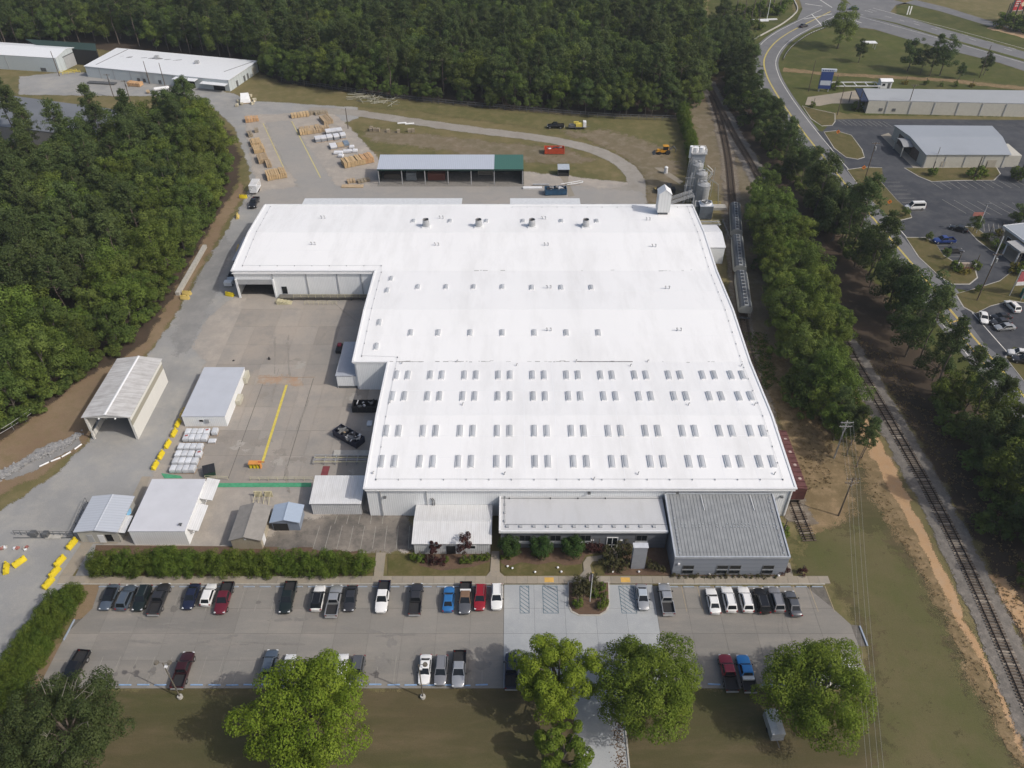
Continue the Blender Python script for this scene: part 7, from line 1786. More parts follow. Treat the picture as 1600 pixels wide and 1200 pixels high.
# ================================================================== POLES, SIGNS, WIRES
POLEW = plain('pole_wood', (.11, .085, .065), .9, var=.25); POLEG = plain('pole_grey', (.30, .295, .28), .7, var=.12)
def lamp_post(u, v, h, label, heads):
    p = W(u, v); t = thing('lamp_post', label, 'lamp post', (p.x, p.y, 0))
    part('base', MB().tube((0, 0, 0), (0, 0, .5), .4, .4, 12), KERB, t); part('pole', MB().tube((0, 0, .5), (0, 0, h), .11, .08, 8), plain('lamp_bronze', (.14, .125, .10), .6), t)
    for s in heads:
        a = part('arm', MB().tube((0, 0, h - .15), (s * .75, .1, h - .05), .045, .045, 6), plain('lamp_bronze', (.14, .125, .10), .6), t)
        part('lamp_head', MB().tube((s * .95, .1, h - .2), (s * .95, .1, h + .08), .38, .3, 10), plain('lamp_bronze', (.14, .125, .10), .6), a)
    part('flood_lamp', MB().box(.1, .5, -.3, .1, h - 1.0, h - .75), TRIM, t)
lamp_post(282, 1090, 9.8, 'twin-headed lamp post on the lawn edge near the wine red pickup', (-1, 1))
lamp_post(661, 1090, 9.3, 'single-headed lamp post on the lawn edge below the white sedan', (1,))
p = W(921.5, 941); t = thing('flagpole', 'white flagpole with a limp small flag in the planted island', 'flagpole', (p.x, p.y, .2))
part('pole', MB().tube((0, 0, 0), (0, 0, 7.8), .08, .05, 8), TRIM, t); part('finial', MB().tube((0, 0, 7.8), (0, 0, 8.0), .1, .1, 8), P_OCHRE, t)
part('flag', MB().loft([[(-.05, 0, 7.6), (-.05, .04, 7.6), (-.12, .04, 5.9), (-.12, 0, 5.9)], [(-.4, .12, 7.2), (-.4, .16, 7.2), (-.3, .12, 5.7), (-.3, .08, 5.7)], [(-.6, -.05, 6.7), (-.6, 0, 6.7), (-.45, 0, 5.6), (-.45, -.05, 5.6)]]), plain('flag_cloth', (.20, .16, .18), .9), t)
def upole(u, v, h, label, arms=1, mat=None, transf=False, az=0.0, name='utility_pole', group='utility poles'):
    p = W(u, v); t = thing(name, label, 'utility pole', (p.x, p.y, 0), az, group); mat = mat or POLEW
    part('pole', MB().tube((0, 0, 0), (0, 0, h), .17, .12, 8), mat, t)
    for k in range(arms):
        z = h - .35 - k * 1.0
        a = part('crossarm', MB().box(-1.25, 1.25, -.17, -.05, z - .07, z + .07), mat, t)
        for x in (-1.1, -.45, .45, 1.1): part('insulator', MB().tube((x, -.11, z + .07), (x, -.11, z + .3), .05, .04, 6), GREYT, a)
        part('brace', MB().tube((-.7, -.1, z - .05), (0, -.14, z - .7), .03, .03, 4).tube((.7, -.1, z - .05), (0, -.14, z - .7), .03, .03, 4), STEEL, t)
    if transf: part('transformer', MB().tube((.4, 0, h - 2.6), (.4, 0, h - 1.5), .28, .28, 10), STEEL, t)
    return Vector((p.x, p.y, h))
U1 = upole(1303, 716, 10.2, 'grey utility pole with two crossarms beside the pines near the railway', 2, POLEG)
U2 = upole(1310, 806, 10.4, 'dark utility pole with crossarms on the grass below the boxcar', 2, POLEW)
upole(1526, 470, 14, 'tall dark utility pole leaning over the small lot beside the road', 1, POLEW, True)
upole(1352, 278, 12, 'utility pole with transformer on the grass island by the shop lot', 1, POLEW, True)
upole(1263, 143, 12, 'pole standing between the curve of the road and the blue sign', 0, POLEW)
upole(1308, 180, 11, 'thin pole on the grass below the blue sign', 0, POLEW)
upole(1415, 178, 11, 'utility pole in front of the storage building wall', 1, POLEW)
upole(1530, 122, 13, 'leaning pole beside the highway verge trees', 0, POLEW)
upole(1458, 262, 7, 'thin pole at the front wall of the shop building', 0, POLEG)
upole(1548, 415, 9, 'pale flagpole-like post by the beige office', 0, TRIM)
upole(1594, 470, 11, 'pole beside the coloured sign frame', 1, POLEG)
upole(544, 201, 7.5, 'thin pole beside the path at the edge of the lumber yard', 0, POLEW)
upole(93, 119, 10, 'pole in front of the gabled warehouse wall', 0, POLEW)
upole(234, 131, 9, 'left pole of two in front of the workshop', 0, POLEW)
upole(258, 134, 9, 'right pole of two in front of the workshop', 0, POLEW)
upole(178, 152, 9, 'left transformer pole on the far paving', 1, POLEW, True)
upole(205, 162, 9, 'right transformer pole on the far paving above the wood', 1, POLEW, True)
upole(1160, 48, 12, 'dark pole in the shrubs beside the roadside sign', 0, POLEW)
WIRE = plain('wire_grey', (.28, .28, .27), .5)
def wire(name, label, a, b, sag, r=.015, n=14, group='power lines beside the railway'):
    pts = [a + (b - a) * (k / n) - Vector((0, 0, sag * 4 * (k / n) * (1 - k / n))) for k in range(n + 1)]
    o0 = pts[0]; solo(name, MB().path([p - o0 for p in pts], r, 4), WIRE, label, 'power line', group, loc=tuple(o0))
E3 = W(1380, 1330, 10.4)
for x in (-1.1, -.45, .45, 1.1):
    wire('power_line', 'thin power line strung between the grey and the dark utility pole', U1 + Vector((x, -.11, -.1)), U2 + Vector((x, -.11, -.1)), .5)
    wire('power_line', 'thin power line running from the dark utility pole down past the lot corner', U2 + Vector((x, -.11, -.1)), E3 + Vector((x, 0, 0)), 1.0)
# blue pylon sign
p = W(1286, 143); t = thing('pylon_sign', 'tall blue pylon sign with white top and pale panel beside the road', 'sign', (p.x, p.y, 0), -.1)
SB = plain('sign_blue', (.025, .055, .20), .45, var=.05)
part('post', MB().box(-2.0, -1.6, -.2, .2, 0, 1.2).box(1.6, 2.0, -.2, .2, 0, 1.2), STEEL, t); part('panel', MB().box(-2.3, 2.3, -.35, .35, 1.2, 7.8), SB, t); part('top_panel', MB().box(-2.6, 3.2, -.4, .4, 7.82, 8.8), plain('sign_pale', (.50, .55, .62), .5), t)
part('message_panel', MB().box(-2.0, 2.0, -.40, -.36, 2.6, 4.4), plain('sign_pale', (.50, .55, .62), .5), t)
lt = MB()
for k in range(7): lt.box(-2.1 + k * .65, -1.7 + k * .65, -.44, -.41, 8.05, 8.55)
part('lettering', lt, SB, t)
# red billboard
p = W(1573, 36); t = thing('billboard', 'red billboard with white lettering on a tall post in the far corner', 'billboard', (p.x, p.y, 0), .25)
part('post', MB().tube((0, 0, 0), (0, 0, 11.5), .35, .3, 8), DGREY, t); part('panel', MB().box(.4, 7.0, -.3, .3, 5.8, 11.6), plain('sign_red', (.42, .035, .04), .5, var=.1), t)
lt = MB()
for r in range(4):
    for c in range(5 - r % 2): lt.box(.8 + c * .62, 1.25 + c * .62, -.36, -.31, 10.5 - r * 1.0, 11.0 - r * 1.0)
part('lettering', lt, plain('sign_white', (.65, .6, .58), .6), t); part('emblem', MB().tube((5.2, -.36, 8.4), (5.2, -.31, 8.4), 1.1, 1.1, 14), plain('sign_cream', (.62, .50, .36), .6), t); part('dark_corner', MB().box(5.6, 6.8, -.38, -.365, 6.1, 7.3), BLACKM, t); part('catwalk', MB().box(.4, 7.0, -1.0, -.35, 5.6, 5.75), STEEL, t)
# sign frame at the right edge
p = W(1590, 462); t = thing('sign_frame', 'tall frame with red and white poster and teal drape at the right edge', 'sign', (p.x, p.y, 0), .1)
part('frame', MB().box(-2.4, -2.2, -.1, .1, 0, 8).box(3.2, 3.4, -.1, .1, 0, 8).box(-2.2, 3.2, -.1, .1, 7.6, 7.8), STEEL, t); part('poster', MB().box(-2.1, 3.1, -.15, -.11, 4.0, 7.4), plain('poster_red', (.40, .10, .12), .6, var=.3, scale=.9), t); part('white_strip', MB().box(-2.1, 3.1, -.2, -.151, 3.3, 4.4), TRIM, t); part('drape', MB().box(.2, 3.4, -1.6, -.3, .1, 2.6), plain('teal_cloth', (.03, .16, .15), .7), t)
# construction signs on the islands, guard rail, red cone, small signs
for u, v, l in ((1308, 212, 'orange diamond road sign on the upper grass island'), (1388, 322, 'orange round road sign on the long grass island'), (1348, 268, 'small orange marker by the utility pole island')):
    p = W(u, v); t = thing('road_sign', l, 'road sign', (p.x, p.y, .15))
    part('stand', MB().tube((-.5, 0, 0), (0, 0, .7), .04, .04, 5).tube((.5, 0, 0), (0, 0, .7), .04, .04, 5), DGREY, t); part('panel', MB().loft([[(-.75, y, 1.3), (0, y, .55), (.75, y, 1.3), (0, y, 2.05)] for y in (-.03, .03)]), plain('sign_orange', (.62, .19, .03), .5), t); part('symbol', MB().box(-.2, .2, -.04, -.031, 1.1, 1.5), BLACKM, t)
p = W(1561, 517); t = thing('traffic_cone', 'red traffic cone by the silver sedan', 'cone', (p.x, p.y, .1)); part('cone', MB().tube((0, 0, .04), (0, 0, .9), .25, .05, 10), plain('cone_red', (.5, .05, .04), .5), t); part('base', MB().box(-.35, .35, -.35, .35, 0, .04), BLACKM, t)
gl = smooth_line([(1224, 94), (1229, 84), (1240, 72), (1262, 56), (1290, 44)], 2.0)
t = thing('guard_rail', 'curved roadside guard rail on posts inside the bend', 'guard rail', (gl[0][0], gl[0][1], 0)); g0 = gl[0]
part('rail', MB().loft([[(*(a - g0), .45), (*(b - g0), .45), (*(b - g0), .8), (*(a - g0), .8)] for a, b in zip(offset_line(gl, .05), offset_line(gl, -.05))]), STEEL, t)
m = MB()
for q in gl[::1]: m.box(q[0] - g0[0] - .09, q[0] - g0[0] + .09, q[1] - g0[1] - .3, q[1] - g0[1] - .12, 0, .8)
part('post', m, POLEW, t)
kl = smooth_line([(1178, 62), (1200, 50), (1222, 38), (1240, 24), (1246, 14), (1240, 0)], 2.0)
solo('edge_wall', MB().loft([[(*a, 0), (*b, 0), (*b, .5), (*a, .5)] for a, b in zip(offset_line(kl, .25), offset_line(kl, -.25))]), KERB, 'low pale curved kerb wall around the roadside garden', 'kerb wall')
p = W(1190, 33); t = thing('garden_sign', 'low white roadside sign slab with a thin mast among the shrubs', 'sign', (p.x, p.y, 0), .1)
part('slab', MB().box(-5, 3, -1.5, 1.5, .2, .6), TRIM, t); part('wing', MB().box(3.1, 8, .4, 1.6, .2, .6), TRIM, t); part('mast', MB().tube((2.5, 0, 0), (2.5, 0, 12), .15, .1, 6), TRIM, t)
for k, u in enumerate((1417, 1421)):
    p = W(u, 23); solo('marker_post', MB().box(-.3, .3, -.1, .1, 0, 4.0), TRIM, 'white marker post beside the side road, %s of the pair' % ('first' if k else 'second'), 'post', loc=(p.x, p.y, 0), rz=.3)
p = W(1356, 76); t = thing('bus_shelter', 'small white flat-roofed shelter on the triangle of grass', 'shelter', (p.x, p.y, 0)); part('roof', MB().box(-3, 3, -1.6, 1.6, 2.6, 2.85), TRIM, t)
for x in (-2.6, 2.6): part('post', MB().box(x - .1, x + .1, -1.3, -1.1, 0, 2.6).box(x - .1, x + .1, 1.1, 1.3, 0, 2.6), STEEL, t)
p = W(1506, 420); t = thing('monument_sign', 'low brick monument sign between two round bushes on the island', 'sign', (p.x, p.y, .15)); part('base', MB().box(-2.4, 2.4, -.5, .5, 0, .6), plain('sign_brick', (.20, .10, .07), .9), t); part('panel', MB().box(-2.0, 2.0, -.35, .35, .6, 1.7), plain('sign_stone', (.34, .28, .23), .8), t); part('cap', MB().box(-2.6, -2.0, -.5, .5, .6, 2.0).box(2.0, 2.6, -.5, .5, .6, 2.0), TRIM, t)
p = W(1526, 366); t = thing('pole_banner', 'pole with a drooping reddish banner and round head beside a small tree', 'banner pole', (p.x, p.y + .5, .15)); part('pole', MB().tube((0, 0, 0), (0, 0, 9), .09, .07, 6), TRIM, t); part('banner', MB().box(-3.0, -.1, -.03, .03, 5.4, 6.6), plain('banner_red', (.40, .16, .13), .7), t); part('lamp', MB().box(-.5, .9, -.2, .2, 9, 9.2), DGREY, t)
# ================================================================== VEGETATION
BARK = plain('bark_grey', (.115, .10, .082), .95, var=.3, scale=2); BARKP = plain('bark_pine', (.15, .12, .098), .95, var=.3, scale=2)
F_OAK = foliage('leaf_oak', (0.076, 0.117, 0.027), (0.101, 0.146, 0.034), (0.156, 0.202, 0.046), 0.36, .25, .014, .28)
F_DARK = foliage('leaf_dark', (0.056, 0.088, 0.028), (0.072, 0.108, 0.033), (0.112, 0.147, 0.042), 0.34, .25, .012, .28)
F_PINE = foliage('needle_pine', (0.066, 0.097, 0.034), (0.082, 0.115, 0.037), (0.112, 0.146, 0.047), 0.28, .3, .012, .28)
F_BRIGHT = foliage('leaf_bright', (0.146, 0.218, 0.018), (0.185, 0.253, 0.023), (0.274, 0.335, 0.041), .42, .5, .01, .05)
F_MID = foliage('leaf_mid', (0.108, 0.175, 0.022), (0.136, 0.204, 0.024), (0.213, 0.273, 0.037), 0.42, .5, .01, .05)
F_HEDGE = foliage('leaf_hedge', (0.075, 0.121, 0.017), (0.095, 0.142, 0.020), (0.136, 0.178, 0.026), 0.32, .8, .01, .12)
F_RED = foliage('leaf_red', (.040, .014, .016), (.055, .020, .020), (.075, .030, .026), .2, .8, .01, .1)
F_YEL = foliage('leaf_yellow', (.18, .15, .02), (.12, .12, .02), (.25, .20, .03), .2, .8, .01, .1)

def leafmesh(name, C, Nn, S, T, mat, aspect=.62):
    n = len(C); Nn = Nn / np.maximum(np.linalg.norm(Nn, axis=1), 1e-6)[:, None]
    r = RNG.normal(0, 1, (n, 3)); u = np.cross(Nn, r); u /= np.maximum(np.linalg.norm(u, axis=1), 1e-6)[:, None]; w = np.cross(Nn, u)
    a = (S * .5)[:, None]; b = (S * .5 * aspect)[:, None]
    V = np.empty((n, 4, 3)); V[:, 0] = C - u*a; V[:, 1] = C - w*b + Nn*a*.15; V[:, 2] = C + u*a; V[:, 3] = C + w*b + Nn*a*.15
    me = bpy.data.meshes.new(name)
    me.vertices.add(4*n); me.loops.add(4*n); me.polygons.add(n)
    me.vertices.foreach_set('co', V.reshape(-1).astype(np.float32))
    me.loops.foreach_set('vertex_index', np.arange(4*n, dtype=np.int32))
    me.polygons.foreach_set('loop_start', np.arange(0, 4*n, 4, dtype=np.int32))
    try: me.polygons.foreach_set('loop_total', np.full(n, 4, dtype=np.int32))
    except Exception: pass
    at = me.attributes.new('tone', 'FLOAT', 'POINT'); at.data.foreach_set('value', np.repeat(np.clip(T, 0, 1), 4).astype(np.float32))
    me.materials.append(mat); me.update(calc_edges=True); me.validate(); return me
def sph(n, zmin=-1.0):
    z = RNG.uniform(zmin, 1, n); a = RNG.uniform(0, 2*math.pi, n); r = np.sqrt(np.maximum(0, 1 - z*z)); return np.stack([r*np.cos(a), r*np.sin(a), z], 1)
def broad_crown(name, mat, H, zb, rx, nclump, nleaf, leaf, irr=.18, cl=(.26, .44), zmin=-.5, squash=1.0, open_=.0):
    zc = zb + (H - zb) * .48; rz = (H - zb) * .52
    D = sph(nclump, zmin); f = RNG.uniform(.22, 1.0, nclump) ** .6
    lob = 1 + irr * np.sin(3 * np.arctan2(D[:, 1], D[:, 0]) + RNG.uniform(0, 6)) + RNG.normal(0, irr * .5, nclump)
    CC = D * np.stack([rx * lob * f, rx * lob * f, rz * f], 1); CC[:, 2] += zc
    CR = RNG.uniform(*cl, nclump) * rx * (1 - .25 * np.abs(D[:, 2]))
    k = RNG.choice(nclump, nleaf, p=CR**2 / np.sum(CR**2)); d = sph(nleaf, -.75)
    rr = RNG.uniform(.62, 1.06, nleaf) ** .8
    P = CC[k] + d * (CR[k] * rr)[:, None] * np.array([1, 1, .8 * squash])
    Nn = d * 1.1 + RNG.normal(0, .38, (nleaf, 3)) + np.array([0, 0, .35])
    tone = RNG.uniform(0, .55, nclump)[k] + RNG.normal(0, .18, nleaf)
    return leafmesh(name, P, Nn, leaf * RNG.uniform(.65, 1.3, nleaf), tone, mat), CC, CR
def trunk_mesh(name, H, r, limbs, mat, top=.9):
    mb = MB(); pts = [(0, 0, -.2)]
    for k in range(1, 6): pts.append((RNG.normal(0, .012*H), RNG.normal(0, .012*H), H * top * k / 5))
    for k, (a, b) in enumerate(zip(pts, pts[1:])): mb.tube(a, b, r * (1 - k*.17), r * (1 - (k+1)*.17), 7, cap=False)
    for c in limbs:
        c = np.array(c); z0 = max(H*.18, min(c[2]*.62, H*.75)); b = (c[0]*.9, c[1]*.9, c[2]*.96); m = (c[0]*.45, c[1]*.45, (z0 + c[2])*.5 + .3)
        q = min(1, z0 / (H*top)) * 5; i = min(4, int(q)); s = np.array(pts[i]) + (np.array(pts[i+1]) - np.array(pts[i])) * (q - i)
        mb.tube(tuple(s), m, r*.42, r*.28, 5, cap=False); mb.tube(m, b, r*.28, r*.08, 5, cap=False)
    return mb.mesh(name, mat, True, fix=False)
def pine_meshes(H, R_, zb, mat, ntw=46, seed=0, leaf=.5, per=52):
    """tall bare trunk, open crown of tufted branches"""
    P, N_, T, br = [], [], [], MB()
    for k in range(ntw):
        t = RNG.uniform(0, 1) ** .8; z = zb + (H - zb) * t; L_ = R_ * (1 - t**1.7 * .78) * RNG.uniform(.65, 1.15); a = RNG.uniform(0, 2*math.pi)
        up = RNG.uniform(.05, .4) + .3*t; e = np.array([L_*math.cos(a), L_*math.sin(a), z + L_*up])
        if k % 3 == 0: br.tube((0, 0, z - .4), tuple(e), .07, .025, 4, cap=False)
        for q in range(4):
            s = .5 + .55 * RNG.random(); c = np.array([e[0]*s, e[1]*s, z + (e[2]-z)*s]) + RNG.normal(0, .32, 3)
            r = RNG.uniform(.5, .95) * (R_ / 3.4); d = sph(per // 4 * 2, -.6)
            P.append(c + d * (r * RNG.uniform(.3, 1.0, len(d)))[:, None] * np.array([1, 1, .7])); N_.append(d * .5 + RNG.normal(0, .6, d.shape) + np.array([0, 0, .4])); T.append(np.full(len(d), RNG.uniform(0, .5)) + RNG.normal(0, .2, len(d)))
    P, N_, T = np.concatenate(P), np.concatenate(N_), np.concatenate(T)
    cr = leafmesh('crown', P, N_, leaf * RNG.uniform(.7, 1.3, len(P)), T, mat, .42)
    tr = MB(); pts = [(0, 0, -.2)] + [(RNG.normal(0, .01*H), RNG.normal(0, .01*H), H*k/5*.97) for k in range(1, 6)]
    for k, (a, b) in enumerate(zip(pts, pts[1:])): tr.tube(a, b, .24*(1-k*.18), .24*(1-(k+1)*.18), 6, cap=False)
    tr.add(br); return cr, tr.mesh('trunk', BARKP, True, fix=False)

OAK, DARK, PINE = [], [], []
for k in range(5):
    H, rx = (15, 16.5, 13.5, 17, 14.5)[k], (5.2, 5.7, 4.8, 5.4, 6.0)[k]
    m, cc, cr_ = broad_crown('crown', F_OAK, H, H*.10, rx, 44, 7500, .46, .2, (.24, .40), -.75)
    OAK.append((m, trunk_mesh('trunk', H, .28, cc[:9], BARK), rx, H))
for k in range(4):
    H, rx = (17, 15, 18.5, 16)[k], (4.4, 4.9, 4.8, 5.3)[k]
    m, cc, cr_ = broad_crown('crown', F_DARK, H, H*.12, rx, 40, 7000, .45, .24, (.24, .40), -.75)
    DARK.append((m, trunk_mesh('trunk', H, .27, cc[:9], BARK), rx, H))
for k in range(5):
    H, rx = (19, 21, 17.5, 22, 20)[k], (3.6, 4.0, 3.4, 3.8, 4.3)[k]
    c, t_ = pine_meshes(H, rx, H*(.46, .52, .4, .5, .45)[k], F_PINE, (46, 52, 42, 50, 56)[k]); PINE.append((c, t_, rx, H))
F_FRESH = foliage('leaf_fresh', (0.091, 0.140, 0.025), (0.119, 0.168, 0.030), (0.171, 0.218, 0.043), .36, .25, .014, .25)
FRESH = []
for m_, t_, r_, h_ in OAK[:4]:
    c_ = m_.copy(); c_.materials.clear(); c_.materials.append(F_FRESH); FRESH.append((c_, t_, r_, h_))
def tree(name, lib, k, x, y, s, label, cat, group, rz=None, sz=1.0):
    cr, tr, rx, H = lib[k % len(lib)]
    o = thing(name, label, cat, (x, y, 0), RNG.uniform(0, 6.28) if rz is None else rz, group); o.scale = (s, s, s * sz)
    link('crown', cr, o); link('trunk', tr, o); return o
ZONES = [(W2(190, 640), 'the open shed'), (W2(60, 720), 'the stone ditch'), (W2(296, 425), 'the long concrete wall'), (W2(388, 318), 'the slatted trailer'), (W2(400, 235), 'the timber stacks'), (W2(110, 215), 'the grey warehouse')]
ZB = [(W2(1286, 143), 'the blue pylon sign'), (W2(1320, 230), 'the upper grass island'), (W2(1400, 330), 'the long grass island'), (W2(1506, 420), 'the brick monument sign'), (W2(1150, 100), 'the roadside garden'), (W2(1540, 500), 'the roadside white sedan'), (W2(1600, 600), 'the lower road end')]
ZS = [(W2(1143, 330), 'the cooling tower'), (W2(1150, 400), 'the middle hopper wagon'), (W2(1160, 480), 'the southern hopper wagon'), (W2(1215, 610), 'the boxcar'), (W2(1300, 700), 'the grey utility pole')]
ZC = [(W2(1470, 560), 'the yellow road markings'), (W2(1600, 640), 'the road curve below the white suv'), (W2(1480, 740), 'the nearest stretch of railway sleepers'), (W2(1620, 880), 'the lower right frame corner')]
def near(p, Z): return min(Z, key=lambda z: math.hypot(z[0][0] - p[0], z[0][1] - p[1]))[1]
def scatter(poly, d, n_try=30000, world=False):
    P = [tuple(p) for p in poly] if world else [W2(*p) for p in poly]
    A = np.array(P); lo, hi = A.min(0), A.max(0); g = {}; out = []
    for _ in range(n_try):
        p = RNG.uniform(lo, hi); c = (int(p[0]//d), int(p[1]//d))
        if any(np.hypot(*(p - q)) < d for i in (-1, 0, 1) for j in (-1, 0, 1) for q in g.get((c[0]+i, c[1]+j), [])): continue
        if not inside(p, P): continue
        g.setdefault(c, []).append(p); out.append(p)
    return out
def seen(x, y, h=12):
    """is any of a tree standing here inside the frame"""
    for z in (0, h):
        d = y * _ct + (EYE - z) * _st; u = 800 + x / d * FOC; v = 600 + ((EYE - z) * _ct - y * _st) / d * FOC
        if -60 < u < 1660 and -40 < v < 1240: return True
    return False
# the wood on the left
leftw = [(-120, 760), (0, 676), (58, 640), (116, 592), (205, 532), (252, 462), (300, 385), (330, 335), (347, 292), (354, 250), (345, 220), (318, 200), (285, 198), (262, 216), (205, 230), (150, 246), (70, 276), (0, 296), (-160, 320)]
edge_pts = [W2(*p) for p in leftw[1:11]]
for p in scatter(leftw, 4.7):
    if not seen(*p): continue
    de = min(np.hypot(p[0]-q[0], p[1]-q[1]) for q in [tuple(np.array(a)*(1-t)+np.array(b)*t) for a, b in zip(edge_pts, edge_pts[1:]) for t in (0, .25, .5, .75)])
    r = RNG.random()
    if de < 11 or r < .36: tree('broadleaf_tree', FRESH if RNG.random() < (.5 if de < 11 else .25) else OAK, int(RNG.integers(4)), *p, RNG.uniform(.72, 1.0) if de < 11 else RNG.uniform(.85, 1.05), '%s broadleaf tree in the left wood, near ' % ('front-row green' if de < 11 else 'inner green') + near(p, ZONES), 'tree', 'broadleaf trees of the left wood')
    elif r < .58: tree('broadleaf_tree', DARK, int(RNG.integers(4)), *p, RNG.uniform(.85, 1.1), 'inner dark-leaved tree in the left wood, near ' + near(p, ZONES), 'tree', 'dark-leaved trees of the left wood')
    else: tree('pine_tree', PINE, int(RNG.integers(5)), *p, RNG.uniform(.85, 1.08), 'tall inner pine in the left wood, near ' + near(p, ZONES), 'tree', 'pines of the left wood')
for u, v, k, s in ((44, 232, 0, 1.1), (56, 246, 2, 1.05), (30, 226, 1, 1.1), (64, 256, 4, .9)):
    p = W2(u, v); tree('pine_tree', PINE, k, *p, s, 'dark pine standing before the grey warehouse at the left frame edge', 'tree', 'pines by the grey warehouse')
for u, v, k in ((225, 700, 0),): pass
# low bushes along the wood edge
ush = [broad_crown('crown', F_OAK, 2.6, .0, 1.7, 14, 1100, .38, .2, (.35, .5), -.2)[0] for _ in range(2)]
for a, b in zip(leftw[1:9], leftw[2:10]):
    for t in np.linspace(.02, .95, 9):
        p = np.array(W2(*a))*(1-t) + np.array(W2(*b))*t + RNG.normal(0, .8, 2)
        o = solo('edge_bush', MB(), F_OAK, 'low bush at the foot of the left wood along the dirt bank', 'bush', 'bushes along the left wood', loc=(p[0], p[1], 0)); o.data = ush[int(RNG.integers(2))]; o.rotation_euler = (0, 0, RNG.uniform(0, 6))
# belt of trees between the siding and the main railway
beltA = [(1176, 318), (1192, 312), (1218, 352), (1250, 412), (1276, 470), (1298, 528), (1306, 590), (1318, 640), (1326, 690), (1300, 700), (1264, 650), (1240, 590), (1218, 530), (1204, 480), (1192, 420), (1180, 360)]
for p in scatter(beltA, 3.7):
    tree('broadleaf_tree', FRESH if RNG.random() < .55 else OAK, int(RNG.integers(4)), *p, RNG.uniform(.55, .85), 'leafy green tree in the belt beside the siding, near ' + near(p, ZS), 'tree', 'tree belt beside the siding')
for u, v, k, s in ((1322, 712, 0, .5), (1338, 730, 1, .52), (1312, 690, 2, .55), (1346, 716, 3, .48), (1330, 694, 4, .5), (1300, 672, 1, .55)):
    p = W2(u, v); tree('pine_tree', [(c, t_, r, h) for c, t_, r, h in PINE], k, *p, s, 'short dense pine beside the grey utility pole', 'tree', 'small pines by the utility pole')
for k in range(46):
    f_ = RNG.random(); p = np.array(W2(1178, 330)) * (1 - f_) + np.array(W2(1262, 668)) * f_ + RNG.normal(0, 1.2, 2) if k % 2 else np.array(W2(1226, 345)) * (1 - f_) + np.array(W2(1322, 690)) * f_ + RNG.normal(0, 1.2, 2)
    o = solo('edge_bush', MB(), F_OAK, 'low bush at the foot of the tree belt beside the siding', 'bush', 'bushes of the siding belt', loc=(p[0], p[1], 0)); o.data = ush[k % 2]; s_ = RNG.uniform(.9, 1.7); o.scale = (s_, s_, s_); o.rotation_euler = (0, 0, RNG.uniform(0, 6))
# pines and broadleaf between the main railway and the road
beltB = [(1128, 110), (1150, 112), (1180, 172), (1222, 238), (1272, 305), (1322, 370), (1358, 438), (1396, 494), (1420, 522), (1425, 520), (1390, 490), (1340, 430), (1285, 360), (1235, 290), (1190, 225), (1150, 165)]
for p in scatter(beltB, 4.0):
    if RNG.random() < .45: tree('pine_tree', PINE, int(RNG.integers(5)), *p, RNG.uniform(.85, 1.15) * (.72 if p[1] > 215 else 1), 'pine in the belt between railway and road, near ' + near(p, ZB), 'tree', 'pines beside the road')
    else: tree('broadleaf_tree', FRESH if RNG.random() < .2 else DARK, int(RNG.integers(4)), *p, RNG.uniform(.78, 1.12) * (.74 if p[1] > 215 else 1), 'leafy tree in the belt between railway and road, near ' + near(p, ZB), 'tree', 'dark trees beside the road')
for p in scatter([(1122, 40), (1160, 60), (1168, 104), (1130, 118), (1108, 116), (1100, 60)], 6):
    tree('broadleaf_tree', DARK, int(RNG.integers(4)), *p, RNG.uniform(.6, .85), 'dark tree at the top of the railway cutting below the roadside garden', 'tree', 'trees at the top of the cutting')
beltC = [(1412, 556), (1446, 580), (1496, 632), (1552, 695), (1640, 785), (1660, 940), (1620, 920), (1595, 855), (1555, 770), (1500, 690), (1450, 610)]
for p in scatter(beltC, 4.0):
    if not seen(*p): continue
    if RNG.random() < .35: tree('pine_tree', PINE, int(RNG.integers(5)), *p, RNG.uniform(.8, 1.05), 'pine at the right edge, near ' + near(p, ZC), 'tree', 'pines at the right edge')
    else: tree('broadleaf_tree', DARK if RNG.random() < .6 else FRESH, int(RNG.integers(4)), *p, RNG.uniform(.62, 1.0), 'broadleaf tree at the right edge, near ' + near(p, ZC), 'tree', 'trees at the right edge')
for P_, l, g, n in ((beltB, 'low bush under the tree belt between railway and road', 'bushes of the road belt', 60), (beltC, 'low bush under the trees at the right edge', 'bushes of the right edge', 60)):
    for p in scatter(P_, 3.2)[:n * 2][::2]:
        if not seen(*p): continue
        o = solo('edge_bush', MB(), F_OAK, l, 'bush', g, loc=(p[0] + RNG.normal(-1, 1.5), p[1] + RNG.normal(-1, 1), 0)); o.data = ush[int(RNG.integers(2))]; s_ = RNG.uniform(.9, 1.9); o.scale = (s_, s_, s_); o.rotation_euler = (0, 0, RNG.uniform(0, 6))
# the rear wood: one mass, scattered by geometry nodes over points
rear = [(-330, 82), (0, 74), (120, 70), (186, 70), (300, 86), (404, 104), (440, 124), (560, 140), (700, 155), (840, 168), (960, 176), (1066, 178), (1096, 160), (1098, 120), (1086, 60), (1082, 10), (1082, -16), (-560, -16)]
lib = bpy.data.collections.new('forest_library')
for i, (cr, tr, rx, H) in enumerate(OAK[:3] + FRESH[:2] + DARK + PINE):
    # crown and trunk of one tree as one library mesh
    mb = bpy.data.objects.new('library_tree', cr); mb2 = bpy.data.objects.new('library_trunk', tr); mb2.parent = mb
    c2 = bpy.data.collections.new('library_tree'); c2.objects.link(mb); c2.objects.link(mb2); lib.children.link(c2)
pts = [p for p in scatter(rear, 4.7, 90000) if seen(*p)]
me = bpy.data.meshes.new('rear_forest'); me.from_pydata([(p[0], p[1], 0) for p in pts], [], [])
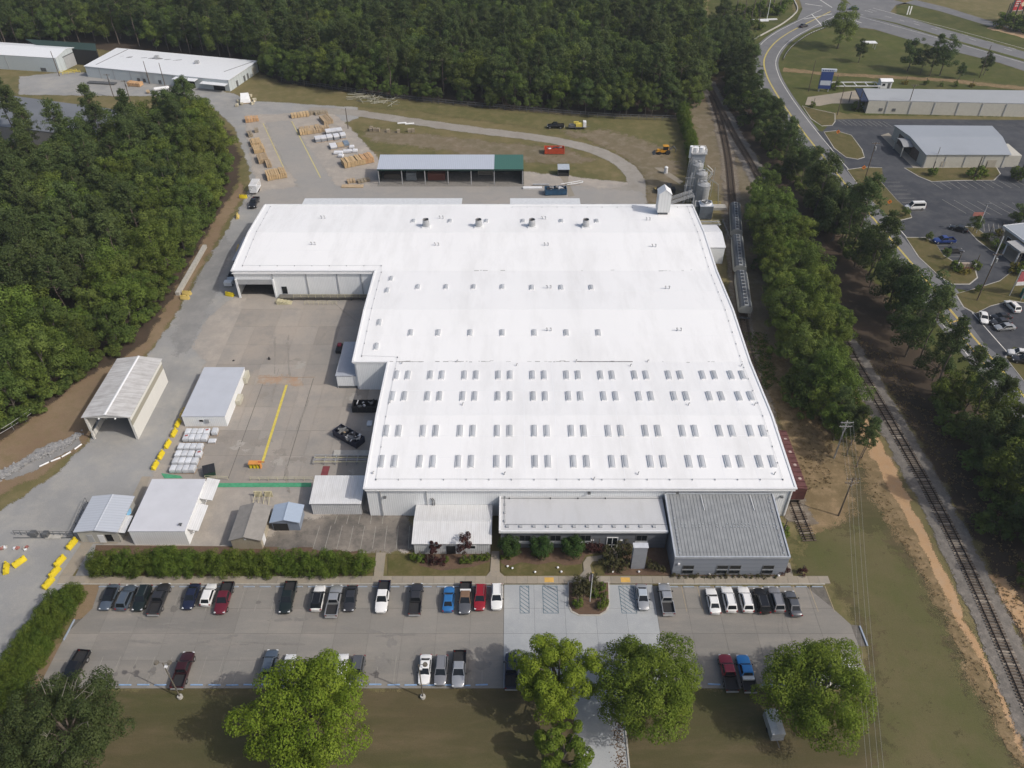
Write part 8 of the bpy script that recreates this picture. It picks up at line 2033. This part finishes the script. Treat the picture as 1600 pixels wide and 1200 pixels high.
sc_ = me.attributes.new('size', 'FLOAT', 'POINT'); sc_.data.foreach_set('value', RNG.uniform(.82, 1.1, len(pts)).astype(np.float32))
fo = link('rear_forest', me); fo['kind'] = 'stuff'; fo['label'] = 'dense dark forest of pines and broadleaf trees filling the back of the scene'
ng = bpy.data.node_groups.new('forest_scatter', 'GeometryNodeTree')
ng.interface.new_socket('Geometry', in_out='INPUT', socket_type='NodeSocketGeometry'); ng.interface.new_socket('Geometry', in_out='OUTPUT', socket_type='NodeSocketGeometry')
gi, go = ng.nodes.new('NodeGroupInput'), ng.nodes.new('NodeGroupOutput')
ip = ng.nodes.new('GeometryNodeInstanceOnPoints'); ci = ng.nodes.new('GeometryNodeCollectionInfo')
ci.inputs['Collection'].default_value = lib; ci.inputs['Separate Children'].default_value = True; ci.inputs['Reset Children'].default_value = True
rv = ng.nodes.new('FunctionNodeRandomValue'); rv.data_type = 'FLOAT_VECTOR'; rv.inputs[0].default_value = (0, 0, 0); rv.inputs[1].default_value = (0, 0, 6.283)
na = ng.nodes.new('GeometryNodeInputNamedAttribute'); na.data_type = 'FLOAT'; na.inputs['Name'].default_value = 'size'
ng.links.new(gi.outputs[0], ip.inputs['Points']); ng.links.new(ci.outputs[0], ip.inputs['Instance']); ip.inputs['Pick Instance'].default_value = True
ng.links.new(rv.outputs[0], ip.inputs['Rotation']); ng.links.new(na.outputs[0], ip.inputs['Scale'])
ng.links.new(ip.outputs[0], go.inputs[0])
md = fo.modifiers.new('scatter', 'NODES'); md.node_group = ng

ZR = [(W2(420, 122), 'nearest the workshop end'), (W2(583, 152), 'behind the heap of metal frames'), (W2(740, 168), 'behind the middle of the field'), (W2(880, 180), 'behind the black pickup and yellow trailer'), (W2(1060, 188), 'nearest the railway')]
# young broadleaf trees and thicket at the foot of the rear wood
fe = [W2(*q) for q in ((404, 116), (440, 132), (560, 150), (640, 160), (700, 166), (800, 174), (880, 180), (960, 184), (1062, 187), (1090, 172), (1094, 140))]
for a, b in zip(fe, fe[1:]):
    L_ = math.hypot(b[0]-a[0], b[1]-a[1]); k = max(1, int(L_ / 3.6))
    for i in range(k):
        q = np.array(a) + (np.array(b) - np.array(a)) * (i + RNG.random()) / k + RNG.normal(0, .6, 2) + np.array([0, 3.0]); s_ = RNG.choice([.35, .55, .8], p=[.4, .35, .25]) * RNG.uniform(.85, 1.15)
        tree('broadleaf_tree', OAK if RNG.random() < .6 else DARK, int(RNG.integers(4)), *q, s_, '%s leafy tree fronting the rear wood, %s' % ('low' if s_ < .5 else 'tall' if s_ > .68 else 'middling', near(q, ZR)), 'tree', 'front trees of the rear wood')
# foreground shade trees
def shade_tree(u, v, h, H, rx, mat, label, n=22000, leaf=.42, nclump=44, irr=.11, zb=.16, name='shade_tree', cl=(.15, .27), rz=0, base=None):
    p = W(u, v, h)
    m, cc, cr_ = broad_crown('crown', mat, H, H*zb, rx, nclump, n, leaf, irr, cl, -.6)
    tr = trunk_mesh('trunk', H, .38, cc[:16], BARK)
    t = thing(name, label, 'tree', (p.x, p.y, 0), rz); link('crown', m, t); link('trunk', tr, t); return t
shade_tree(477, 1130, 7.5, 15.5, 8.6, F_BRIGHT, 'large bright yellow-green tree in front of the lower row of cars', 44000, .34, 120)
shade_tree(872, 1062, 7.0, 13.8, 5.9, F_BRIGHT, 'bright green tree left of the entrance drive', 34000, .31, 100)
shade_tree(880, 1180, 4.5, 8.5, 4.2, F_MID, 'smaller tree at the bottom edge left of the entrance drive', 13000, .32, 44)
shade_tree(1014, 1078, 7.0, 13.8, 7.6, F_MID, 'round mid-green tree right of the entrance drive', 46000, .30, 125)
shade_tree(1282, 1082, 7.0, 13.8, 7.8, F_MID, 'spreading green tree beside the box trailer at the lower right', 46000, .30, 125)
# big pine at the lower left
p = W(100, 1140, 10)
c, cc_, _x = broad_crown('crown', foliage('needle_big', (.044, .064, .020), (.058, .078, .022), (.088, .104, .034), .25, .4, .01, .05), 16, 4.0, 7.8, 150, 56000, .27, .09, (.14, .24), -.6); t_ = trunk_mesh('trunk', 16, .36, cc_[:16], BARKP)
t = thing('pine_tree', 'broad old pine with dead pale twigs in the lower left corner', 'tree', (p.x, p.y, 0)); link('crown', c, t); link('trunk', t_, t)
dm = MB()
for k in range(18):
    a = RNG.uniform(0, 6.28); L_ = RNG.uniform(4, 6.6); z = RNG.uniform(8, 14.5); s = RNG.uniform(.45, .7)
    A_, B_ = np.array([L_*s*math.cos(a), L_*s*math.sin(a), z + .8]), np.array([L_*math.cos(a), L_*math.sin(a), z + 1.8 + RNG.uniform(0, 1)])
    dm.tube(tuple(A_), tuple(B_), .035, .015, 4, cap=False)
    for q in range(3): m_ = A_ + (B_ - A_) * RNG.uniform(.3, .9); dm.tube(tuple(m_), tuple(m_ + RNG.normal(0, .6, 3)), .03, .012, 4, cap=False)
part('dead_twigs', dm, plain('dead_twig', (.22, .20, .17), .9), t, kind='stuff')
p = W(46, 1190, 6); c2_, t2_ = pine_meshes(11, 4.5, 4.5, MATS['needle_big'], 70, leaf=.36, per=110)
t = thing('pine_tree', 'smaller pine below the broad pine in the lower left corner', 'tree', (p.x, p.y, 0)); link('crown', c2_, t); link('trunk', t2_, t)
# hedges made of single shrubs
HS = [broad_crown('foliage', F_HEDGE, 4.7, -.4, 1.95, 70, 8500, .17, .03, (.3, .38), -.95, 1.25)[0] for _ in range(4)]
stem = MB().tube((0, 0, 0), (0, 0, 2.2), .09, .05, 6).mesh('stem', BARK)
def shrub(u, v, s, label, group, lib=HS, name='hedge_shrub', sz=1.0, cat='shrub', world=None, z=0.08):
    p = world if world is not None else W2(u, v); t = thing(name, label, cat, (p[0], p[1], z), RNG.uniform(0, 6.28), group); t.scale = (s, s, s * sz)
    link('foliage', lib[int(RNG.integers(len(lib)))], t); link('stem', stem, t); return t
us = list(np.linspace(158, 540, 17))
for i, u in enumerate(us): shrub(u, 893 + RNG.normal(0, .8), RNG.uniform(1.0, 1.16), 'dense green shrub in the long clipped hedge above the front walk', 'shrubs of the long hedge')
shrub(262, 890, 1.25, 'tall lighter green shrub rising above the long hedge', None)
shrub(568, 893, 1.0, 'round shrub standing apart at the right end of the long hedge', None)
for t in np.linspace(0, 1, 17):
    p = np.array(W2(116, 938)) * (1 - t) + np.array(W2(14, 1112)) * t
    q = p + np.array([-.9 * (1 if int(t * 16) % 2 else -1) * .6, 0]) + RNG.normal(0, .15, 2)
    shrub(0, 0, RNG.uniform(.82, .98), 'bushy shrub in the slanting hedge between gravel drive and car park', 'shrubs of the slanting hedge', world=q)
for t in np.linspace(.03, .95, 14):
    p = np.array(W2(92, 945)) * (1 - t) + np.array(W2(-14, 1105)) * t
    shrub(0, 0, RNG.uniform(.75, .9), 'bushy shrub in the slanting hedge between gravel drive and car park', 'shrubs of the slanting hedge', world=p + RNG.normal(0, .15, 2))
# tall narrow hedge along the railway at the top
for t in np.linspace(0, 1, 15):
    p = np.array(W2(1066, 185)) * (1 - t) + np.array(W2(1092, 292)) * t
    shrub(0, 0, RNG.uniform(1.05, 1.2), 'dark narrow shrub in the row between the rear field and the railway', 'shrub row by the railway', lib=[bpy.data.meshes.get('x')] if False else HS, sz=1.1, world=p)
# three clipped round trees in front of the office
BALL = [broad_crown('foliage', foliage('leaf_clipped', (.026, .060, .014), (.036, .074, .016), (.055, .095, .02), .15, .8, .01, .08), 4.3, .2, 1.75, 40, 4200, .24, .03, (.42, .52), -.9, 1.1)[0]]
for u, l in ((796, 'left clipped round tree of three before the office windows'), (845, 'middle clipped round tree of three before the office windows'), (894, 'right clipped round tree of three before the office windows')):
    shrub(u, 866, 1.0, l, 'clipped round trees', BALL, 'clipped_tree', 1.0, 'tree', z=.1)
SM = [broad_crown('foliage', F_HEDGE, 1.3, -.1, .75, 12, 520, .2, .08, (.4, .55), -.8)[0] for _ in range(2)]
SR = [broad_crown('foliage', F_RED, 1.5, -.1, .8, 12, 520, .2, .15, (.35, .55), -.8)[0] for _ in range(2)]
SY = [broad_crown('foliage', F_YEL, 1.0, -.1, .7, 12, 420, .2, .1, (.4, .55), -.8)[0]]
FB = 'small shrubs in the front beds'
for u, v, s in ((645, 874, 1.05), (657, 876, 1.2), (696, 879, .9), (725, 880, 1.1), (735, 880, 1.05), (744, 875, 1.0), (753, 874, 1.0), (761, 875, 1.0), (786, 873, .8), (796, 873, .8), (803, 867, .8), (834, 869, .7), (853, 869, .7), (901, 868, .8)):
    shrub(u, v, s, 'small round green shrub in the beds before the annex and office', FB, SM, 'bed_shrub', z=.1)
for u, v, s in ((669, 878, 1.0), (678, 881, 1.1), (690, 881, 1.1), (843, 873, .7), (924, 861, 1.5), (935, 861, 1.5), (1226, 893, 1.1), (1219, 896, .8), (1252, 897, 1.1)):
    shrub(u, v, s, 'dark red-leaved low shrub in the front beds', 'dark red shrubs in the front beds', SR, 'bed_shrub', z=.1)
for u, v in ((1222, 838),): shrub(u, v, 2.0, 'round green bush at the right back corner of the seam-roofed office', None, SM, 'bed_shrub', z=.05)
for u, v, h, rx, l in ((726, 868, 5.2, 1.7, 'larger purple-leaved ornamental tree before the annex door'), (680, 868, 3.8, 1.0, 'smaller purple-leaved ornamental tree before the annex')):
    m, cc, _ = broad_crown('crown', F_RED, h, h*.25, rx, 20, 1500, .28, .2, (.25, .45), -.6); p = W(u, v); t = thing('purple_tree', l, 'tree', (p.x, p.y, .1)); link('crown', m, t); link('trunk', trunk_mesh('trunk', h, .09, cc[:7], BARK), t)
SP = [broad_crown('foliage', foliage('leaf_olive', (.055, .060, .022), (.075, .075, .030), (.11, .10, .045), .2, .8, .01, .1), 2.0, -.1, 1.1, 16, 620, .24, .25, (.3, .5), -.6)[0] for _ in range(2)]
for u, v, s in ((951, 877, 1.3), (962, 884, 1.4), (970, 872, 1.5), (948, 868, 1.0), (975, 862, 1.3), (1012, 884, .8), (1020, 890, .8), (1030, 894, .8), (958, 893, .9)):
    shrub(u, v, s, 'straggly olive shrub in the bed by the grey pillar', 'olive shrubs by the pillar', SP, 'bed_shrub', z=.1)
for k, u in enumerate(np.linspace(1052, 1210, 18)):
    shrub(u, 902.5, RNG.uniform(.28, .45), 'small dry plant in the strip under the seam-roofed office windows', 'dry plants under the office windows', SP, 'bed_plant', z=.1)
for u, v, s, lib_ in ((905, 922, 1.3, SP), (922, 922, 1.5, SP), (899, 930, 1.1, SP), (912, 934, 1.1, SP), (928, 930, 1.2, SM), (942, 921, 1.0, SM), (943, 934, .9, SM), (944, 944, 1.0, SM), (937, 951, 1.1, SM), (902, 949, 1.3, SM), (926, 915, 1.2, SP)):
    shrub(u, v, s, 'low green plant in the kerbed island around the flagpole', 'plants of the flagpole island', lib_, 'bed_plant', z=.2)
# bushes and small trees on the right-hand lots
for u, v, s, lib_, l in ((1454, 275, 2.2, SM, 'round bush at the front corner of the shop building'), (1522, 278, 3.2, SM, 'large round bush on the grass before the shop building'), (1534, 276, 2.2, SM, 'smaller bush joined to the large one before the shop'), (1590, 283, 4.2, SM, 'big dark bush right of the shop building'),
                         (1492, 422, 2.2, SM, 'left round bush of the monument sign'), (1522, 420, 2.0, SM, 'right round bush of the monument sign'), (1541, 376, 2.0, SM, 'round bush before the beige office, upper'), (1556, 390, 2.4, SM, 'round bush before the beige office, lower'), (1560, 368, 1.8, SY, 'yellowish bush by the beige office walk'),
                         (1505, 428, 1.4, SY, 'yellow flower bush before the monument sign'), (1512, 427, 1.2, SY, 'second yellow flower bush before the monument sign'), (1584, 424, 2.4, SY, 'mixed yellow bush in the bed by the beige office'), (1596, 428, 2.6, SM, 'green bush in the bed by the beige office'),
                         (1270, 168, 1.6, SM, 'low shrub beside the blue sign drive'), (1304, 140, 2.6, SM, 'bushy shrub right of the blue pylon sign'), (1340, 172, 3.2, SM, 'dark bush at the end of the storage building'),
                         (1414, 132, 1.6, SY, 'first small round shrub along the dirt track'), (1446, 133, 1.5, SM, 'second small round shrub along the dirt track'), (1470, 135, 1.2, SM, 'third small round shrub along the dirt track'), (1493, 135, 1.5, SM, 'fourth small round shrub along the dirt track'), (1518, 136, 1.5, SY, 'fifth small round shrub along the dirt track')):
    shrub(u, v, s, l, None, lib_, 'round_bush', z=.12)
for u, v, lib_, k, s, l in ((1308, 76, OAK, 0, 1.25, 'large bright tree on the triangle of grass by the junction'), (1341, 98, DARK, 0, .62, 'small dark tree below the white shelter'), (1417, 112, DARK, 1, .95, 'left tree of the group on the verge'), (1438, 116, DARK, 2, .62, 'small middle tree of the group on the verge'), (1452, 119, PINE, 3, .72, 'leaning pine of the group on the verge'), (1468, 118, DARK, 3, 1.0, 'tallest right tree of the group on the verge'),
                              (1498, 124, DARK, 0, .42, 'small conical tree on the verge'), (1536, 118, DARK, 0, .6, 'small tree beside the leaning verge pole'), (1520, 362, OAK, 1, .36, 'small tree beside the pole banner'), (1590, 352, OAK, 2, .55, 'loose tree above the beige office'), (1450, 376, OAK, 2, .22, 'sapling on the island left of the blue pickup'), (1476, 405, OAK, 3, .22, 'sapling on the island below the dark sedan'), (1414, 338, OAK, 4, .22, 'sapling at the lower end of the long island'), (1526, 458, OAK, 0, .18, 'sapling on the grass by the tall dark pole')):
    p = W2(u, v); tree('small_tree', lib_, k, *p, s, l, 'tree', None)
for u, v, s in ((1150, 20, 3.5), (1163, 22, 3.5), (1176, 26, 4), (1186, 18, 4), (1196, 26, 3.5), (1206, 22, 4.5), (1216, 24, 4), (1226, 14, 4), (1172, 40, 3.5), (1184, 46, 3.5), (1160, 34, 3)):
    shrub(u, v, s, 'dark shrub in the roadside garden at the top', 'shrubs of the roadside garden', SM, 'garden_shrub', z=0)
for u, v, s in ((1565, 44, 5), (1578, 46, 5.5), (1592, 48, 5.5), (1604, 52, 5), (1570, 38, 4.5), (1590, 40, 4.5)):
    shrub(u, v, s, 'dark bush in the thicket under the red billboard', 'bushes under the billboard', SM, 'thicket_bush', z=0)
# scattered weeds and tufts on the rough ground by the siding and on lawns: one uncountable layer
def tufts(name, poly, n, size, mat, label, h=.3):
    P = [W2(*p) for p in poly]; A = np.array(P); lo, hi = A.min(0), A.max(0); C = []
    while len(C) < n:
        p = RNG.uniform(lo, hi)
        if inside(p, P): C.append(p)
    C = np.array(C); k = np.repeat(np.arange(n), 7); Q = np.column_stack([C[k] + RNG.normal(0, size*.6, (len(k), 2)), RNG.uniform(.08, h, len(k))])
    m = leafmesh(name, Q, RNG.normal(0, .7, (len(k), 3)) + np.array([0, 0, .5]), size * RNG.uniform(.6, 1.4, len(k)), RNG.uniform(0, .8, len(k)), mat)
    o = link(name, m); o['kind'] = 'stuff'; o['label'] = label
F_DRY = foliage('weed_dry', (.22, .16, .08), (.18, .14, .07), (.28, .20, .11), .3, .5, .01, .1)
tufts('weeds', [(1172, 560), (1215, 555), (1262, 640), (1300, 690), (1300, 760), (1260, 770), (1246, 700), (1210, 640)], 500, .22, F_DRY, 'dry weeds on the rough ground between the boxcar and the pines')
tufts('weeds', [(1340, 700), (1366, 790), (1420, 870), (1470, 955), (1505, 1040), (1580, 1180), (1640, 1280), (1610, 1180), (1510, 990), (1440, 870), (1372, 745)], 260, .2, F_DRY, 'dry weeds along the orange clay bank')
tufts('weeds', [(1160, 520), (1195, 520), (1215, 600), (1196, 610)], 300, .4, F_OAK, 'green weeds beside the siding')
tufts('undergrowth', [(1330, 520), (1400, 560), (1480, 680), (1560, 800), (1640, 960), (1640, 1060), (1590, 980), (1470, 740)], 500, .3, F_DRY, 'thin brown undergrowth beside the right of the railway')
